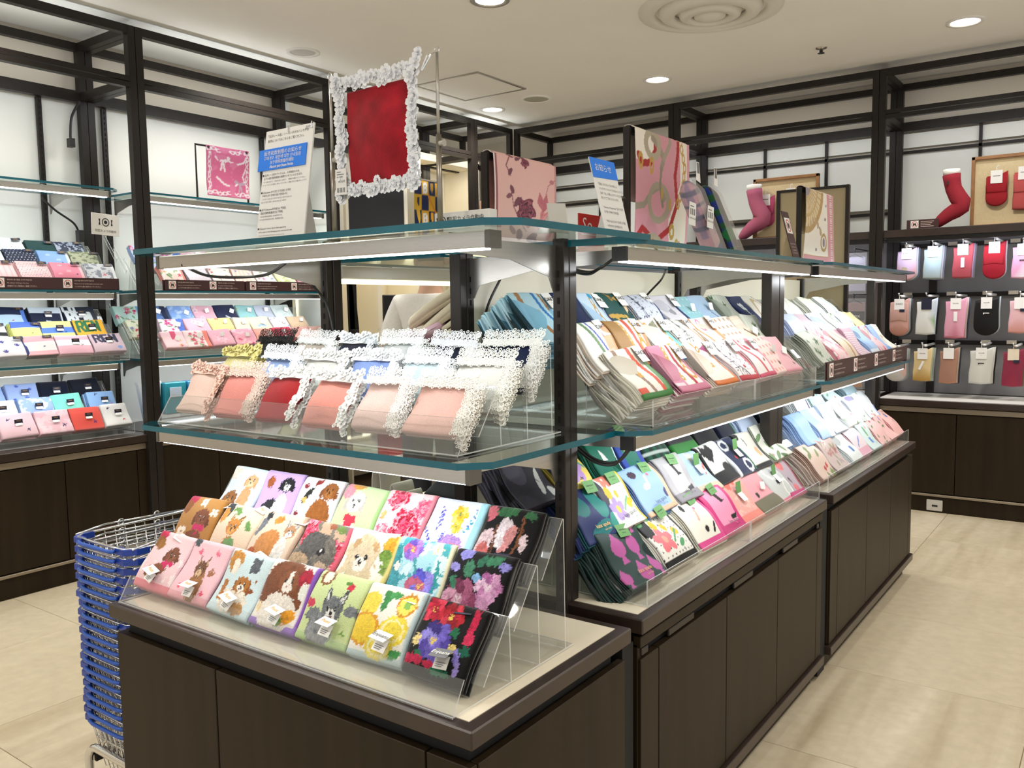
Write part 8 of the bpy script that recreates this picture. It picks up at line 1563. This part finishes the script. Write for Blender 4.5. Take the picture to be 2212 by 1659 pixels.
t = empty('basket_stand', (BX, BY + .2, 0), 'chrome tube stand on the floor under the basket stack', 'basket stand')
for y in (BY + .01, BY + .40):
    mb = MB(); c = [(BX - .15, y, 0)] + [(BX - .15, y, .06)] + [(BX - .15 + .05 * (1 - math.cos(a * PI / 12)), y, .11 + .05 * math.sin(a * PI / 12)) for a in range(7)] + [(BX + .15 - .05 * (1 - math.cos(a * PI / 12)), y, .11 + .05 * math.sin(a * PI / 12)) for a in range(6, -1, -1)] + [(BX + .15, y, .06), (BX + .15, y, 0)]
    mb.tube(c, .0125, 10); obj('stand_tube', mb, M['chrome'], t, True)
for x in (-.135, .135):
    mb = MB(); mb.bbox(BX + x - .006, BX + x + .006, BY + .02, BY + .40, .105, .135, .001); obj('stand_rail', mb, M['frame_lit'], t)

# ---------------------------------------------------------------- person seen from behind between the island and the alcove
def skin_mesh(name, verts, edges, m, parent, lv=2, root=0):
    me = bpy.data.meshes.new(name); me.from_pydata([v[:3] for v in verts], edges, []); o = link(name, me, parent, local=True); me.materials.append(m)
    o.modifiers.new('skin', 'SKIN'); sk = me.skin_vertices[0].data
    for i, v in enumerate(verts): sk[i].radius = (v[3], v[4] if len(v) > 4 else v[3]); sk[i].use_root = (i == root)
    s = o.modifiers.new('sub', 'SUBSURF'); s.levels = s.render_levels = lv
    for p in me.polygons: p.use_smooth = True
    o.modifiers['skin'].use_smooth_shade = True
    return o
pr = empty('person', (-3.13, 3.57, 0), 'person in a white short sleeved shirt seen from behind, beyond the glass shelves', 'person')
pr.rotation_euler = (0, 0, .45); pr.scale = (.98, .98, 1.0)
B = [(0, 0, .98, .15, .11), (0, 0, 1.12, .135, .10), (0, .0, 1.30, .15, .105), (0, 0, 1.44, .12, .09), (0, .0, 1.54, .058), (0, .02, 1.62, .056), (0, .035, 1.70, .085, .095), (0, .03, 1.78, .082, .095), (0, .02, 1.84, .05),
     (-.17, 0, 1.46, .062), (-.235, -.01, 1.30, .048), (-.265, .0, 1.17, .042), (-.26, .10, 1.0, .032), (-.258, .13, .95, .026), (.17, 0, 1.46, .062), (.235, -.01, 1.30, .048), (.265, .0, 1.17, .042), (.26, .10, 1.0, .032), (.258, .13, .95, .026),
     (-.095, 0, .90, .095), (-.10, .01, .52, .062), (-.10, -.01, .12, .042), (-.10, .13, .035, .036), (.095, 0, .90, .095), (.10, .01, .52, .062), (.10, -.01, .12, .042), (.10, .13, .035, .036)]
E_ = [(0, 1), (1, 2), (2, 3), (3, 4), (4, 5), (5, 6), (6, 7), (7, 8), (3, 9), (9, 10), (10, 11), (11, 12), (12, 13), (3, 14), (14, 15), (15, 16), (16, 17), (17, 18), (0, 19), (19, 20), (20, 21), (21, 22), (0, 23), (23, 24), (24, 25), (25, 26)]
for s, wr in ((-1, 13), (1, 18)):
    wx, wy, wz = B[wr][:3]; palm = len(B); B.append((wx, wy + .05, wz - .05, .026, .016)); E_.append((wr, palm))
    for k, (dx, ln) in enumerate(((-.022, .058), (-.008, .066), (.007, .062), (.021, .05))):
        i = len(B); B.append((wx + dx, wy + .085, wz - .085, .009)); B.append((wx + dx, wy + .085 + ln * .35, wz - .085 - ln * .4, .0085)); B.append((wx + dx, wy + .085 + ln * .45, wz - .085 - ln * .85, .0075)); E_ += [(palm, i), (i, i + 1), (i + 1, i + 2)]
    i = len(B); B.append((wx - s * .032, wy + .05, wz - .04, .010)); B.append((wx - s * .045, wy + .075, wz - .065, .0085)); E_ += [(palm, i), (i, i + 1)]
skin_mesh('body', B, E_, M['skin'], pr, 2)
skin_mesh('shirt', [(0, 0, .92, .165, .125), (0, 0, 1.12, .155, .118), (0, 0, 1.30, .168, .122), (0, 0, 1.45, .135, .10), (0, .0, 1.53, .074, .074), (-.17, 0, 1.47, .076), (-.225, -.01, 1.33, .07), (-.24, -.005, 1.25, .07), (.17, 0, 1.47, .076), (.225, -.01, 1.33, .07), (.24, -.005, 1.25, .07)], [(0, 1), (1, 2), (2, 3), (3, 4), (3, 5), (5, 6), (6, 7), (3, 8), (8, 9), (9, 10)], M['shirt'], pr, 2)
skin_mesh('trousers', [(0, 0, .97, .155, .12), (-.095, 0, .88, .11), (-.10, .01, .52, .085), (-.10, -.01, .10, .075), (.095, 0, .88, .11), (.10, .01, .52, .085), (.10, -.01, .10, .075)], [(0, 1), (1, 2), (2, 3), (0, 4), (4, 5), (5, 6)], M['trouser'], pr, 2)
skin_mesh('hair', [(0, .005, 1.68, .085, .075), (0, .015, 1.76, .094, .10), (0, .02, 1.84, .068, .075)], [(0, 1), (1, 2)], M['hair'], pr, 2)
for s in (-1, 1):
    mb = MB(); mb.lathe((s * .088, .03, 1.71), [(0, -.028), (.012, -.02), (.016, 0), (.013, .02), (0, .028)], 10); obj('ear', mb, M['skin'], pr, True, True)
    mb = MB(); mb.bbox(s * .10 - .045, s * .10 + .045, -.05, .19, 0, .07, .02); obj('shoe', mb, M['black'], pr, True, True)
    mb = MB(); mb.lathe((s * .032, .122, 1.735), [(0, -.009), (.012, -.004), (.013, .002), (0, .009)], 10); obj('eye', mb, M['ink'], pr, True, True)
mb = MB(); mb.add([(-.012, .125, 1.70), (.012, .125, 1.70), (0, .15, 1.70), (0, .125, 1.745)], [(0, 1, 2), (0, 2, 3), (1, 3, 2)]); obj('nose', mb, M['skin'], pr, True, True)
mb = MB(); mb.box(-.022, .022, .115, .127, 1.663, 1.672); obj('mouth', mb, M['redi'], pr, False, True)
